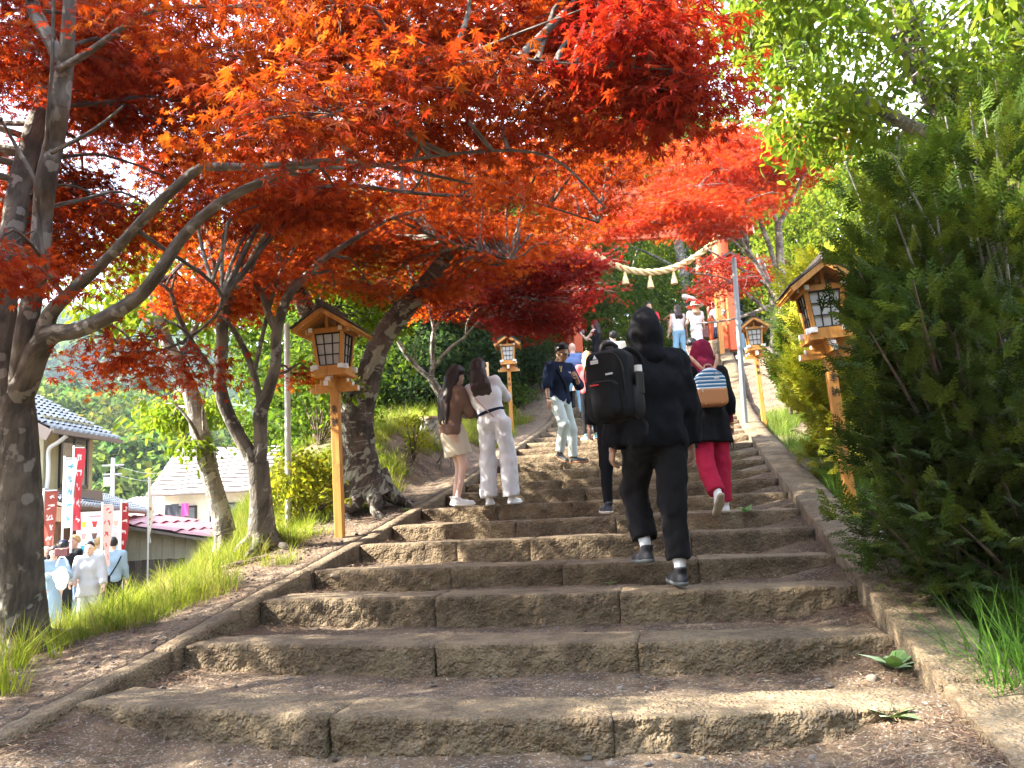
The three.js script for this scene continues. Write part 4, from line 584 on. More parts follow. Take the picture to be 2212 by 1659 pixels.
function makeLantern(label) {
  const t = thing('wooden_lantern', label, 'lantern', V(0, 0, 0), 'wooden lanterns along the stairs');
  const post = mesh('post', boxUV(box(.08, 1.55, .08, 0, .66, 0, .006), 1.4), stained, t); for (const c of [0, 1]) mesh('painted_character', inscription(0, c), ink, post);
  // crossed bracket arms with stepped, white-painted ends
  const arms = new THREE.Group(); arms.name = 'bracket'; t.add(arms);
  for (const turn of [0, 1]) {
    const g = [box(.46, .05, .05, 0, 1.425 + turn * .03, 0), box(.36, .045, .06, 0, 1.465 + turn * .03, 0), box(.26, .04, .07, 0, 1.5 + turn * .02, 0)].map((q) => turn ? q.rotateY(Math.PI / 2) : q); mesh('arm', boxUV(merge(g), 1.4), stained, arms);
    const caps = []; for (const s of [-1, 1]) [[.2325, 1.425, .05], [.1825, 1.465, .06], [.1325, 1.5, .07]].forEach(([x, y, w], i) => caps.push(box(.006, .043, w - .008, s * x, y + (turn ? [.03, .03, .02][i] : 0), 0))); caps.forEach((q) => mesh('white_end', turn ? q.rotateY(Math.PI / 2) : q, whitePaint, arms));
  }
  mesh('platform', boxUV(merge([box(.34, .03, .34, 0, 1.555, 0), box(.30, .035, .30, 0, 1.587, 0)]), 1.4), stained, t);
  // sill beams crossing at the corners
  const sills = [], ends = []; for (const s of [-1, 1]) { sills.push(box(.34, .035, .04, 0, 1.62, s * .125), box(.04, .033, .336, s * .125, 1.622, 0)); for (const q of [-1, 1]) { ends.push(box(.05, .045, .048, q * .155, 1.62, s * .125), box(.048, .043, .05, q * .125, 1.622, s * .157)); } }
  mesh('sill', boxUV(merge(sills), 1.4), stained, t); ends.forEach((q) => mesh('white_end', q, whitePaint, t));
  // body: four posts that lean out, lattice and paper
  const y0 = 1.635, y1 = 1.955, w0 = .115, w1 = .145; for (const sx of [-1, 1]) for (const sz of [-1, 1]) mesh('corner_post', boxUV(bar(V(sx * w0, y0, sz * w0), V(sx * w1, y1, sz * w1), .032), 1.4), stained, t);
  mesh('head_beam', boxUV(merge([box(.4, .045, .04, 0, 1.972, .147), box(.4, .045, .04, 0, 1.972, -.147), box(.04, .043, .4, .147, 1.974, 0), box(.04, .043, .4, -.147, 1.974, 0)]), 1.4), stained, t);
  [-1, 1].forEach((s) => [-1, 1].forEach((q) => [box(.012, .04, .036, s * .206, 1.972, q * .147), box(.036, .038, .012, s * .147, 1.974, q * .206)].forEach((g) => mesh('white_end', g, whitePaint, t))));
  for (let side = 0; side < 4; side++) {
    const win = new THREE.Group(); win.name = 'window'; win.rotation.y = side * Math.PI / 2; t.add(win);
    const P = (u, v, d = 0) => V(u * lerp(w0 - .014, w1 - .014, v), lerp(y0 + .004, y1 - .008, v), lerp(w0, w1, v) + d), pane = new THREE.BufferGeometry(), c = [P(-1, 0, -.012), P(1, 0, -.012), P(1, 1, -.012), P(-1, 1, -.012), P(-1, 0, -.016), P(1, 0, -.016), P(1, 1, -.016), P(-1, 1, -.016)];
    pane.setAttribute('position', new THREE.Float32BufferAttribute(c.flatMap((q) => q.toArray()), 3)); pane.setIndex([0, 1, 2, 0, 2, 3, 5, 4, 7, 5, 7, 6]); pane.computeVertexNormals(); mesh('pane', pane, paper, win);
    const lat = []; for (const u of [-.97, -.34, .34, .97]) lat.push(bar(P(u, 0), P(u, 1), Math.abs(u) > .9 ? .014 : .009, .012)); for (const v of [.02, .34, .67, .98]) lat.push(bar(P(-1, v, .001), P(1, v, .001), v > .9 || v < .1 ? .014 : .009, .011)); mesh('lattice', merge(lat), blackWood, win);
  }
  // gabled roof: ridge runs front to back
  const roof = new THREE.Group(); roof.name = 'roof'; t.add(roof);
  const hw = .285, rise = .19, ye = 1.955, D = .3;
  for (const s of [-1, 1]) {
    const slab = new THREE.Shape([[0, ye + rise + .022], [s * hw, ye + .022], [s * hw, ye - .002], [0, ye + rise - .002]].map(([x, y]) => new THREE.Vector2(x, y))), dark = new THREE.Shape([[0, ye + rise + .05], [s * (hw + .02), ye + .04], [s * (hw + .02), ye + .024], [0, ye + rise + .024]].map(([x, y]) => new THREE.Vector2(x, y)));
    mesh('roof_board', boxUV(new THREE.ExtrudeGeometry(slab, { depth: D * 2 - .02, bevelEnabled: false }).translate(0, 0, -D + .01), 1.4), stained, roof); mesh('shingle_cover', boxUV(new THREE.ExtrudeGeometry(dark, { depth: D * 2 + .03, bevelEnabled: false }).translate(0, 0, -D - .015), 1.4), darkRoof, roof);
    for (const q of [-1, 1]) mesh('barge_board', boxUV(bar(V(0, ye + rise - .005, q * (D - .005)), V(s * hw, ye - .005, q * (D - .005)), .045, .022), 1.4), stained, roof);
    const raf = []; for (let i = 0; i < 11; i++) { const z = -D + .05 + i * (2 * D - .1) / 10; raf.push(bar(V(s * .06, ye + rise - .045, z), V(s * (hw - .012), ye - .016, z), .02, .016)); } mesh('rafter', boxUV(merge(raf), 1.4), stained, roof);
  }
  mesh('ridge_cap', boxUV(merge([box(.05, .05, 2 * D + .1, 0, ye + rise + .062, 0, .012), box(.075, .03, 2 * D + .06, 0, ye + rise + .04, 0, .008), box(.07, .085, .022, 0, ye + rise + .05, D + .04, .01), box(.07, .085, .022, 0, ye + rise + .05, -D - .04, .01)]), 1.4), darkRoof, roof);
  mesh('gable_strut', boxUV(merge([box(.03, .13, .03, 0, 2.05, .147), box(.03, .13, .03, 0, 2.05, -.147)]), 1.4), stained, t);
  return t;
}
const lanternFace = -PSI + .06;
const lantern0 = makeLantern('wooden lantern at the grassy edge before the Y-forked cherry');
const LANTERNS = [[735, 1172, 8.2, 0, 1.07], [1106, 938, 18, .1, 1.0], [1842, 1098, 7.3, .04, 1.06], [1652, 918, 15.5, 0, .98], [1320, 900, 27, 0, 1], [1466, 890, 27, 0, 1]];
const lanternLabels = [null, 'small wooden lantern beside the path left of the navy-shirted person', 'leaning wooden lantern half hidden by the cypress bush', 'wooden lantern by the metal pole in front of the torii', 'far lantern roof behind the person in a black top', 'far lantern roof behind the blue jeans wearer'];
LANTERNS.forEach(([px, py, z, yaw, sc], i) => {
  const o = i ? copyOf(lantern0, lanternLabels[i]) : lantern0, p = at(px, py, z); p.y = i > 3 ? TOP - .1 : groundAt(p.x, p.z) - .04; o.position.copy(p); o.rotation.set(0, lanternFace + yaw, 0); o.scale.setScalar(sc * (i === 2 ? 1.03 : 1)); if (i === 2) o.rotation.z = .045; if (i === 0) o.rotation.z = .018; if (i === 3) o.rotation.z = .03;
});

// ───────────── torii, rope ─────────────
const vermilion = mat([.62, .1, .025], { roughness: .5 });
{
  const a = at(1236, 800, 23.6), b = at(1576, 790, 23.6), mid = a.clone().add(b).multiplyScalar(.5), t = thing('torii_gate', 'large orange torii gate at the top of the stairs', 'torii', V(mid.x, TOP - .05, mid.z)); t.rotation.y = -Math.atan2(b.z - a.z, b.x - a.x); const w = a.distanceTo(b) / 2;
  for (const s of [-1, 1]) {
    mesh('pillar', new THREE.CylinderGeometry(.235, .275, 4.7, 28).translate(s * w, 2.35, 0), vermilion, t); mesh('pillar_base', new THREE.CylinderGeometry(.36, .4, .2, 24).translate(s * w, .1, 0), stones[1], t);
    for (const q of [-1, 1]) { const sup = new THREE.Group(); sup.name = 'support_pillar'; t.add(sup); mesh('shaft', box(.24, 2.4, .24, s * w - s * .12, 1.2, q * 1.05, .03), vermilion, sup); mesh('cap_roof', merge([bar(V(s * w - s * .12 - .42, 2.46, q * 1.05), V(s * w - s * .12, 2.66, q * 1.05), .06, .8), bar(V(s * w - s * .12 + .42, 2.46, q * 1.05), V(s * w - s * .12, 2.66, q * 1.05), .06, .8)]), darkRoof, sup); mesh('brace', box(.1, .18, 1.0, s * w - s * .05, 1.9, q * .55, .01), vermilion, sup); mesh('lower_brace', box(.1, .18, 1.0, s * w - s * .05, .75, q * .55, .01), vermilion, sup); }
  }
  mesh('tie_beam', box(w * 2 + 2.0, .3, .2, 0, 3.75, 0, .01), vermilion, t); mesh('beam_end', merge([box(.03, .28, .18, w + 1.012, 3.75, 0), box(.03, .28, .18, -w - 1.012, 3.75, 0)]), whitePaint, t);
  const beam = (name, y, h, d, over, m) => { const pts = []; for (let i = 0; i <= 24; i++) { const x = (i / 12 - 1) * (w + over); pts.push([x, y + Math.pow(x / (w + over), 4) * .22]); } const s = new THREE.Shape([...pts.map(([x, q]) => new THREE.Vector2(x, q)), ...pts.reverse().map(([x, q]) => new THREE.Vector2(x, q + h))]); mesh(name, new THREE.ExtrudeGeometry(s, { depth: d, bevelEnabled: true, bevelSize: .01, bevelThickness: .01, bevelSegments: 1 }).translate(0, 0, -d / 2), m, t); };
  beam('under_lintel', 4.62, .3, .34, 1.2, vermilion); beam('lintel', 4.94, .3, .42, 1.5, vermilion); beam('lintel_cover', 5.26, .1, .6, 1.65, darkRoof); mesh('tablet_strut', box(.3, .56, .1, 0, 4.18, 0, .01), vermilion, t);
  // twisted straw rope with tassels
  const straw = mat([1, 1, 1], { map: woodTex([.48, .36, .16], [.64, .52, .28], 131), roughness: .9 }), rope = thing('straw_rope', 'thick twisted straw rope with tassels hanging from the torii', 'rope', null), pL = at(1230, 505, 23.2), pR = at(1570, 492, 23.2), path = (f) => { const p = pL.clone().lerp(pR, f); p.y -= (1 - Math.pow(2 * f - 1, 2)) * 1.2; return p; };
  for (let k = 0; k < 3; k++) { const pts = [], rr = []; for (let i = 0; i <= 90; i++) { const f = i / 90, p = path(f), T = path(Math.min(1, f + .01)).sub(path(Math.max(0, f - .01))).normalize(), N = V(0, 1, 0).sub(T.clone().multiplyScalar(T.y)).normalize(), B = T.clone().cross(N), a = f * 44 + k * 2.094, R = .052 * (.5 + .5 * Math.sin(Math.PI * clamp(.12 + f * .76))); pts.push(p.addScaledVector(N, Math.cos(a) * R).addScaledVector(B, Math.sin(a) * R)); rr.push(R * .92); } mesh('strand', limb(pts, rr, 8, 2), straw, rope); }
  for (const f of [.17, .335, .49, .64, .8]) { const p = path(f), pro = [[.025, 0], [.042, -.05], [.046, -.09], [.04, -.11], [.07, -.2], [.1, -.36], [.096, -.37], [0, -.365]].map(([x, y]) => new THREE.Vector2(x, y)), g = new THREE.LatheGeometry(pro, 26), q = g.attributes.position; for (let i = 0; i < q.count; i++) { const x = q.getX(i), z = q.getZ(i), a = Math.atan2(z, x), m = 1 + .07 * Math.sin(a * 13 + f * 9); q.setX(i, x * m); q.setZ(i, z * m); } g.computeVertexNormals(); mesh('tassel', g.translate(p.x, p.y - .08, p.z), straw, rope); }
}
// stonework, posts and poles at the top of the flight
{
  const blockWall = (label, px0, px1, z, y0, rows, bw, bh, seed) => { const a = at(px0, 800, z), b = at(px1, 800, z), t = thing('stone_wall', label, 'stone wall', V(a.x, y0, a.z)), r = rng(seed), L = Math.hypot(b.x - a.x, b.z - a.z); t.rotation.y = -Math.atan2(b.z - a.z, b.x - a.x); for (let j = 0; j < rows; j++) for (let x = (j % 2) * -bw / 2; x < L; x += bw) { const w = Math.min(bw, L - x) - .015; if (w < .1) continue; const m = mesh('stone', stoneBlock(w, bh - .012, .4, .14, .8, seed + x * 3 + j), stones[Math.floor(r() * 3)], t); m.position.set(x, (j + 1) * bh, 0); } return t; };
  blockWall('low grey stone wall left of the torii pillar', 1150, 1262, 22.4, TOP - 1.0, 4, .55, .28, 5); blockWall('timber-like stone edging below the torii on the right', 1550, 1700, 22.2, TOP - .75, 2, .9, .25, 9);
  const sp = thing('stone_post', 'squared grey stone post beside the top step', 'stone post', at(1546, 800, 21.6)); sp.position.y = TOP - .9; const m = mesh('shaft', stoneBlock(.24, .98, .24, .08, .8, 44), stones[2], sp); m.position.set(-.12, .98, .12);
  const tube = (name, label, cat, a, b, r0, m2, cap) => { const t = thing(name, label, cat, a), d = b.clone().sub(a); mesh('shaft', limb([V(0, 0, 0), d.clone().multiplyScalar(.5), d], [r0, r0 * .96, r0 * .92], 16, 2), m2, t); if (cap) mesh('cap', new THREE.SphereGeometry(r0 * .95, 14, 8).translate(d.x, d.y, d.z), m2, t); return t; };
  const steel = mat([.24, .26, .28], { roughness: .5, metalness: .3 }), whiteSteel = mat([.62, .66, .68], { roughness: .4, metalness: .1 });
  const p1 = at(623, 1100, 9.8); p1.y = groundAt(p1.x, p1.z) - .1; const p1b = p1.clone(); p1b.y = at(626, 690, 9.8).y; tube('metal_pole', 'white painted metal pole rising from the grass left of the lantern', 'pole', p1, p1b, .037, whiteSteel, true);
  const p2 = at(1607, 885, 15.2); p2.y = groundAt(p2.x, p2.z) - .1; const p2b = at(1585, 560, 15.2); const pole = tube('metal_pole', 'tall galvanised pole beside the lantern below the torii', 'pole', p2, p2b, .05, steel, true);
  mesh('band', new THREE.CylinderGeometry(.056, .056, .06, 16).translate(0, 1.4, 0), whiteSteel, pole);
  const wp = at(1052, 850, 15.4); wp.y = groundAt(wp.x, wp.z) - .1; const wpt = at(1052, 782, 15.4); const wo = thing('wooden_post', 'plain square wooden post behind the person all in white', 'post', wp); mesh('shaft', boxUV(box(.11, wpt.y - wp.y, .11, 0, (wpt.y - wp.y) / 2, 0, .006), 1.4), paleWood, wo);
  const wp2 = at(1562, 790, 22.6), w2 = thing('wooden_post', 'tall square wooden post in front of the right torii pillar', 'post', V(wp2.x, TOP - .5, wp2.z)); mesh('shaft', boxUV(box(.13, 2.4, .13, 0, 1.2, 0, .006), 1.4), stained, w2);
  const st = onGround(925, 955, 8, 16), stump = thing('tree_stump', 'pale cut tree stump on the mound behind the cream skirt', 'stump', st), sg = limb([V(0, -.1, 0), V(0, .12, 0), V(.02, .3, 0), V(.03, .4, 0)], [.2, .17, .155, .15], 14, 3, .12, 3); mesh('wood', sg, paleBark, stump); mesh('cut_top', new THREE.CylinderGeometry(.15, .155, .03, 18).rotateZ(.1).translate(.03, .4, 0), paleWood, stump);
  const hose = (label, pts) => tag(mesh('water_hose', limb(pts.map(([x, y, z]) => { const p = at(x, y, z); p.y = Math.max(p.y, groundAt(p.x, p.z) + .02); return p; }), [.016, .016], 9, 6), mat([.34, .35, .37], { roughness: .55 })), label, 'hose', 'grey hoses beside the right kerb');
  hose('grey hose curling on the soil under the cypress bush', [[1905, 1215, 5.6], [1960, 1236, 5.4], [2040, 1240, 5.2], [2100, 1272, 4.9], [2160, 1310, 4.6], [2240, 1360, 4.2]]); hose('short pale pipe bent upright beside the kerb', [[1893, 1110, 6.6], [1904, 1150, 6.3], [1900, 1180, 6.1], [1878, 1205, 5.9]]);
  const cam = thing('security_camera', 'white security camera mounted on a tree trunk behind the torii', 'camera', at(1488, 644, 25)); mesh('housing', new THREE.CapsuleGeometry(.09, .26, 4, 10).rotateZ(1.2), whitePaint, cam); mesh('arm', limb([V(.1, -.02, 0), V(.3, -.12, .02), V(.42, -.24, .02)], [.03, .03, .03], 8, 3), whitePaint, cam);
}
// ───────────── village below the bank ─────────────
const VY = -1.95;
const plaster = (c, seed) => mat([1, 1, 1], { map: tex(256, (u, v) => { const f = fbm(u * 5, v * 5, seed, 5, 5), g = fbm(u * 60, v * 60, seed + 2, 2, 60), s = fbm(u * 22, v * 2, seed + 5, 3, 0); return c.map((x) => x * (1 + f * .16 + g * .1 - smooth(.15, .5, s) * .12)); }), roughness: .9 });
const olive = plaster([.36, .33, .2], 141), cream = plaster([.62, .58, .48], 143), greyTile = mat([1, 1, 1], { map: tex(256, (u, v) => { const f = fbm(u * 6, v * 6, 151, 4, 6), g = fbm(u * 50, v * 50, 153, 2, 50); return [.09, .095, .105].map((x) => x * (1 + f * .5 + g * .3)); }), roughness: .4 }), fasciaM = mat([.17, .13, .11], { roughness: .7 }), frameM = mat([.02, .02, .022], { roughness: .4 }), glassM = phys([.5, .56, .56], { roughness: .06, transmission: .75 }), whitePipe = mat([.68, .68, .66], { roughness: .4 });
function tiledRoof(parent, a, b, c, d, m, tileW = .27, rowH = .26, name = 'roof') { // a-b the eave, d-c the ridge; rows of lapped curved tiles
  const g = new THREE.Group(); g.name = name; parent.add(g); const up = d.clone().sub(a), right = b.clone().sub(a), n = right.clone().cross(up).normalize(); if (n.y < 0) n.negate();
  const cols = Math.max(1, Math.round(right.length() / tileW)), rows = Math.max(1, Math.round(up.length() / rowH)), P = (u, v, h) => a.clone().lerp(b, u).lerp(d.clone().lerp(c, u), v).addScaledVector(n, h), pos = [], idx = [];
  for (let j = 0; j < rows; j++) for (let k = 0; k < 2; k++) for (let i = 0; i <= cols * 5; i++) { const u = i / (cols * 5), w = Math.sin(u * cols * 6.283) * .035; const p = P(u, (j + (k ? 1.06 : 0)) / rows, w + (k ? .0 : .045) + .03); pos.push(p.x, p.y, p.z); }
  const W = cols * 5 + 1; for (let j = 0; j < rows; j++) { for (let i = 0; i < W - 1; i++) { const q = j * 2 * W + i; idx.push(q, q + 1, q + W, q + W, q + 1, q + W + 1); } }
  const e = pos.length / 3; for (let i = 0; i < W; i++) { const u = i / (W - 1), p = P(u, -.005, 0); pos.push(p.x, p.y, p.z); } for (let i = 0; i < W - 1; i++) idx.push(e + i, e + i + 1, i, i, e + i + 1, i + 1);
  const q = new THREE.BufferGeometry(); q.setAttribute('position', new THREE.Float32BufferAttribute(pos, 3)); q.setIndex(idx); q.computeVertexNormals(); mesh('tile_rows', boxUV(q, .8), m, g);
  const sl = new THREE.BufferGeometry(), Q = [P(0, 0, -.07), P(1, 0, -.07), P(1, 1, -.07), P(0, 1, -.07), P(0, 0, .0), P(1, 0, .0), P(1, 1, .0), P(0, 1, .0)]; sl.setAttribute('position', new THREE.Float32BufferAttribute(Q.flatMap((x) => x.toArray()), 3)); sl.setIndex([0, 2, 1, 0, 3, 2, 4, 5, 6, 4, 6, 7, 0, 1, 5, 0, 5, 4, 1, 2, 6, 1, 6, 5, 2, 3, 7, 2, 7, 6, 3, 0, 4, 3, 4, 7]); mesh('roof_deck', sl.toNonIndexed(), fasciaM, g).geometry.computeVertexNormals();
  return g;
}
function windowOn(parent, p0, ux, w, h, out) {        // p0 lower corner, ux along the wall, out the wall's normal
  const win = new THREE.Group(); win.name = 'window'; parent.add(win); const c = (x, y, d) => p0.clone().addScaledVector(ux, x).add(V(0, y, 0)).addScaledVector(out, d), fr = [bar(c(0, 0, .03), c(0, h, .03), .07, .09), bar(c(w, 0, .03), c(w, h, .03), .07, .09), bar(c(-.035, h, .03), c(w + .035, h, .03), .07, .09), bar(c(-.035, 0, .03), c(w + .035, 0, .03), .07, .09), bar(c(w / 2, 0, .03), c(w / 2, h, .03), .045, .06)];
  mesh('frame', merge(fr), frameM, win); mesh('pane', merge([bar(c(w * .25, 0, .022), c(w * .25, h, .022), Math.abs(ux.x) > .5 ? w * .48 : .012, Math.abs(ux.x) > .5 ? .012 : w * .48), bar(c(w * .75, 0, .03), c(w * .75, h, .03), Math.abs(ux.x) > .5 ? w * .48 : .012, Math.abs(ux.x) > .5 ? .012 : w * .48)]), glassM, win);
  return win;
}
{ // olive shop house
  const t = thing('shop_house', 'two-storey olive plaster shop with dark tiled roofs beyond the near maple', 'house', null, 'village houses');
  const xR = -11.2, zF = -19.6, zB = -21.9, xL = -20, eave = 2.25;
  mesh('wall', boxUV(box(.2, eave + .4 - VY, zF - zB, xR - .1, (eave + .4 + VY) / 2, (zF + zB) / 2), .5), olive, t); mesh('wall', boxUV(box(xR - xL - .2, eave + .3 - VY, .2, (xR - .2 + xL) / 2, (eave + .3 + VY) / 2, zF - .1), .5), cream, t); mesh('wall', boxUV(box(xR - xL - .2, eave - VY, .2, (xR - .2 + xL) / 2, (eave + VY) / 2, zB + .1), .5), olive, t);
  const gab = new THREE.Shape([[xR, eave + .3], [xL, eave + .3], [(xR + xL) / 2, eave + 2.3]].map(([x, y]) => new THREE.Vector2(x, y))); mesh('gable', boxUV(new THREE.ExtrudeGeometry(gab, { depth: .18, bevelEnabled: false }).translate(0, 0, zF - .19), .5), cream, t);
  const rid = (xR + xL) / 2; tiledRoof(t, V(xR + .45, eave, zB - .5), V(xR + .45, eave, zF + .6), V(rid, eave + 2.75, zF + .6), V(rid, eave + 2.75, zB - .5), greyTile, .27, .26, 'main_roof'); tiledRoof(t, V(xL - .75, eave, zF + .8), V(xL - .75, eave, zB - .9), V(rid, eave + 2.75, zB - .9), V(rid, eave + 2.75, zF + .8), greyTile, .27, .26, 'main_roof');
  mesh('barge_board', merge([bar(V(xR + .48, eave - .16, zF + .62), V(rid, eave + 2.58, zF + .62), .26, .06)]), fasciaM, t); mesh('gutter', merge([bar(V(xR + .52, eave - .05, zB - .5), V(xR + .52, eave - .05, zF + .6), .1)]), fasciaM, t);
  const w = windowOn(t, V(xR + .001, .98, zF - .7), V(0, 0, -1), 1.25, 1.25, V(1, 0, 0)); mesh('shutter_box', box(.16, .2, 1.5, xR + .1, 2.33, zF - 1.32), frameM, w); mesh('planter_shelf', box(.34, .32, 1.75, xR + .17, .72, zF - 1.32), fasciaM, w);
  mesh('downpipe', limb([V(xR + .5, eave - .1, zF - .1), V(xR + .3, eave - .25, zF - .1), V(xR + .08, eave - .4, zF - .1), V(xR + .07, eave - .8, zF - .1), V(xR + .07, 1.2, zF - .1), V(xR + .07, .55, zF - .1), V(xR + .3, .42, zF - .1)], [.05, .05], 10, 6), whitePipe, t);
  // lean-to roof over the shop front
  const A = V(-9.2, .42, -17.2), B = V(-12.0, .3, -27.5); tiledRoof(t, B, A, V(-11.4, 1.1, -17.4), V(-13.6, .95, -27.4), greyTile, .27, .26, 'shop_roof');
  const timber = mat([1, 1, 1], { map: woodTex([.14, .075, .04], [.26, .15, .085], 155), roughness: .8 }), brownWall = mat([1, 1, 1], { map: woodTex([.12, .06, .035], [.22, .12, .07], 157), roughness: .85 });
  const dirW = B.clone().sub(A).setY(0).normalize(), nW = V(-dirW.z, 0, dirW.x); if (nW.x < 0) nW.negate(); const q0 = A.clone().addScaledVector(nW, -.9).setY(0), q1 = B.clone().addScaledVector(nW, -.9).setY(0);
  const sw = bar(V(q0.x, 0, q0.z), V(q1.x, 0, q1.z), .001); mesh('shop_wall', boxUV((() => { const L = q0.distanceTo(q1), g = new THREE.BoxGeometry(.16, 2.35, L); g.rotateY(Math.atan2(q1.x - q0.x, q1.z - q0.z)); return g.translate((q0.x + q1.x) / 2, VY + 1.17, (q0.z + q1.z) / 2); })(), .8), brownWall, t);
  mesh('shop_front', boxUV(box(4.5, 2.5, .16, -11.9, VY + 1.25, -17.6), .8), brownWall, t); mesh('sign_beam', boxUV(bar(A.clone().add(V(-.1, -.2, .02)), A.clone().add(V(-2.6, .3, .0)), .28, .12), .8), timber, t);
  const notice = (x, y, z, w2, h2, m2) => mesh('notice', box(w2, h2, .012, x, y, z), m2, t); [[-9.95, -.35, .26, .34], [-9.55, -.5, .22, .3], [-9.15, -.42, .24, .36], [-8.75, -.5, .24, .34], [-10.3, -.2, .26, .4]].forEach(([x, y, a, b], i) => notice(x, y + .0, -17.5, a, b, i === 1 ? mat([.6, .5, .2]) : mat([.62, .6, .56])));
}
function house(name, label, px, z, w, d, hWall, roofRise, wallM, roofM, opt = {}) {
  const p = at(px, 1000, z), t = thing(name, label, 'house', V(p.x, VY, p.z), 'village houses'); t.rotation.y = opt.turn || 0; const e = .5;
  mesh('wall', boxUV(box(w, hWall, d, 0, hWall / 2, 0), .5), wallM, t);
  if (opt.gableFront) { const sh = new THREE.Shape([[-w / 2, hWall], [w / 2, hWall - (opt.shed || 0)], [opt.ridge ?? 0, hWall + roofRise - .1]].map(([x, y]) => new THREE.Vector2(x, y))); mesh('gable', boxUV(new THREE.ExtrudeGeometry(sh, { depth: d - .02, bevelEnabled: false }).translate(0, 0, -d / 2 + .01), .5), wallM, t); const rx = opt.ridge ?? 0; tiledRoof(t, V(w / 2 + e, hWall - .15, -d / 2 - e), V(w / 2 + e, hWall - .15, d / 2 + e), V(rx, hWall + roofRise, d / 2 + e), V(rx, hWall + roofRise, -d / 2 - e), roofM, opt.tile || .45, opt.row || .5); tiledRoof(t, V(-w / 2 - e, hWall - .15, d / 2 + e), V(-w / 2 - e, hWall - .15, -d / 2 - e), V(rx, hWall + roofRise, -d / 2 - e), V(rx, hWall + roofRise, d / 2 + e), roofM, opt.tile || .45, opt.row || .5); }
  else { const k = opt.hip || 0; tiledRoof(t, V(-w / 2 - e, hWall - .1, d / 2 + e), V(w / 2 + e, hWall - .1, d / 2 + e), V(w / 2 + e - k, hWall + roofRise, 0), V(-w / 2 - e + k, hWall + roofRise, 0), roofM, opt.tile || .4, opt.row || .4); tiledRoof(t, V(w / 2 + e, hWall - .1, -d / 2 - e), V(-w / 2 - e, hWall - .1, -d / 2 - e), V(-w / 2 - e + k, hWall + roofRise, 0), V(w / 2 + e - k, hWall + roofRise, 0), roofM, opt.tile || .4, opt.row || .4); if (k) { tiledRoof(t, V(w / 2 + e, hWall - .1, d / 2 + e), V(w / 2 + e, hWall - .1, -d / 2 - e), V(w / 2 + e - k, hWall + roofRise, -.01), V(w / 2 + e - k, hWall + roofRise, .01), roofM, .4, .4); tiledRoof(t, V(-w / 2 - e, hWall - .1, -d / 2 - e), V(-w / 2 - e, hWall - .1, d / 2 + e), V(-w / 2 - e + k, hWall + roofRise, .01), V(-w / 2 - e + k, hWall + roofRise, -.01), roofM, .4, .4); } }
  (opt.windows || []).forEach(([x, y, a, b]) => windowOn(t, V(x, y, d / 2 + .001), V(1, 0, 0), a, b, V(0, 0, 1)));
  return t;
}
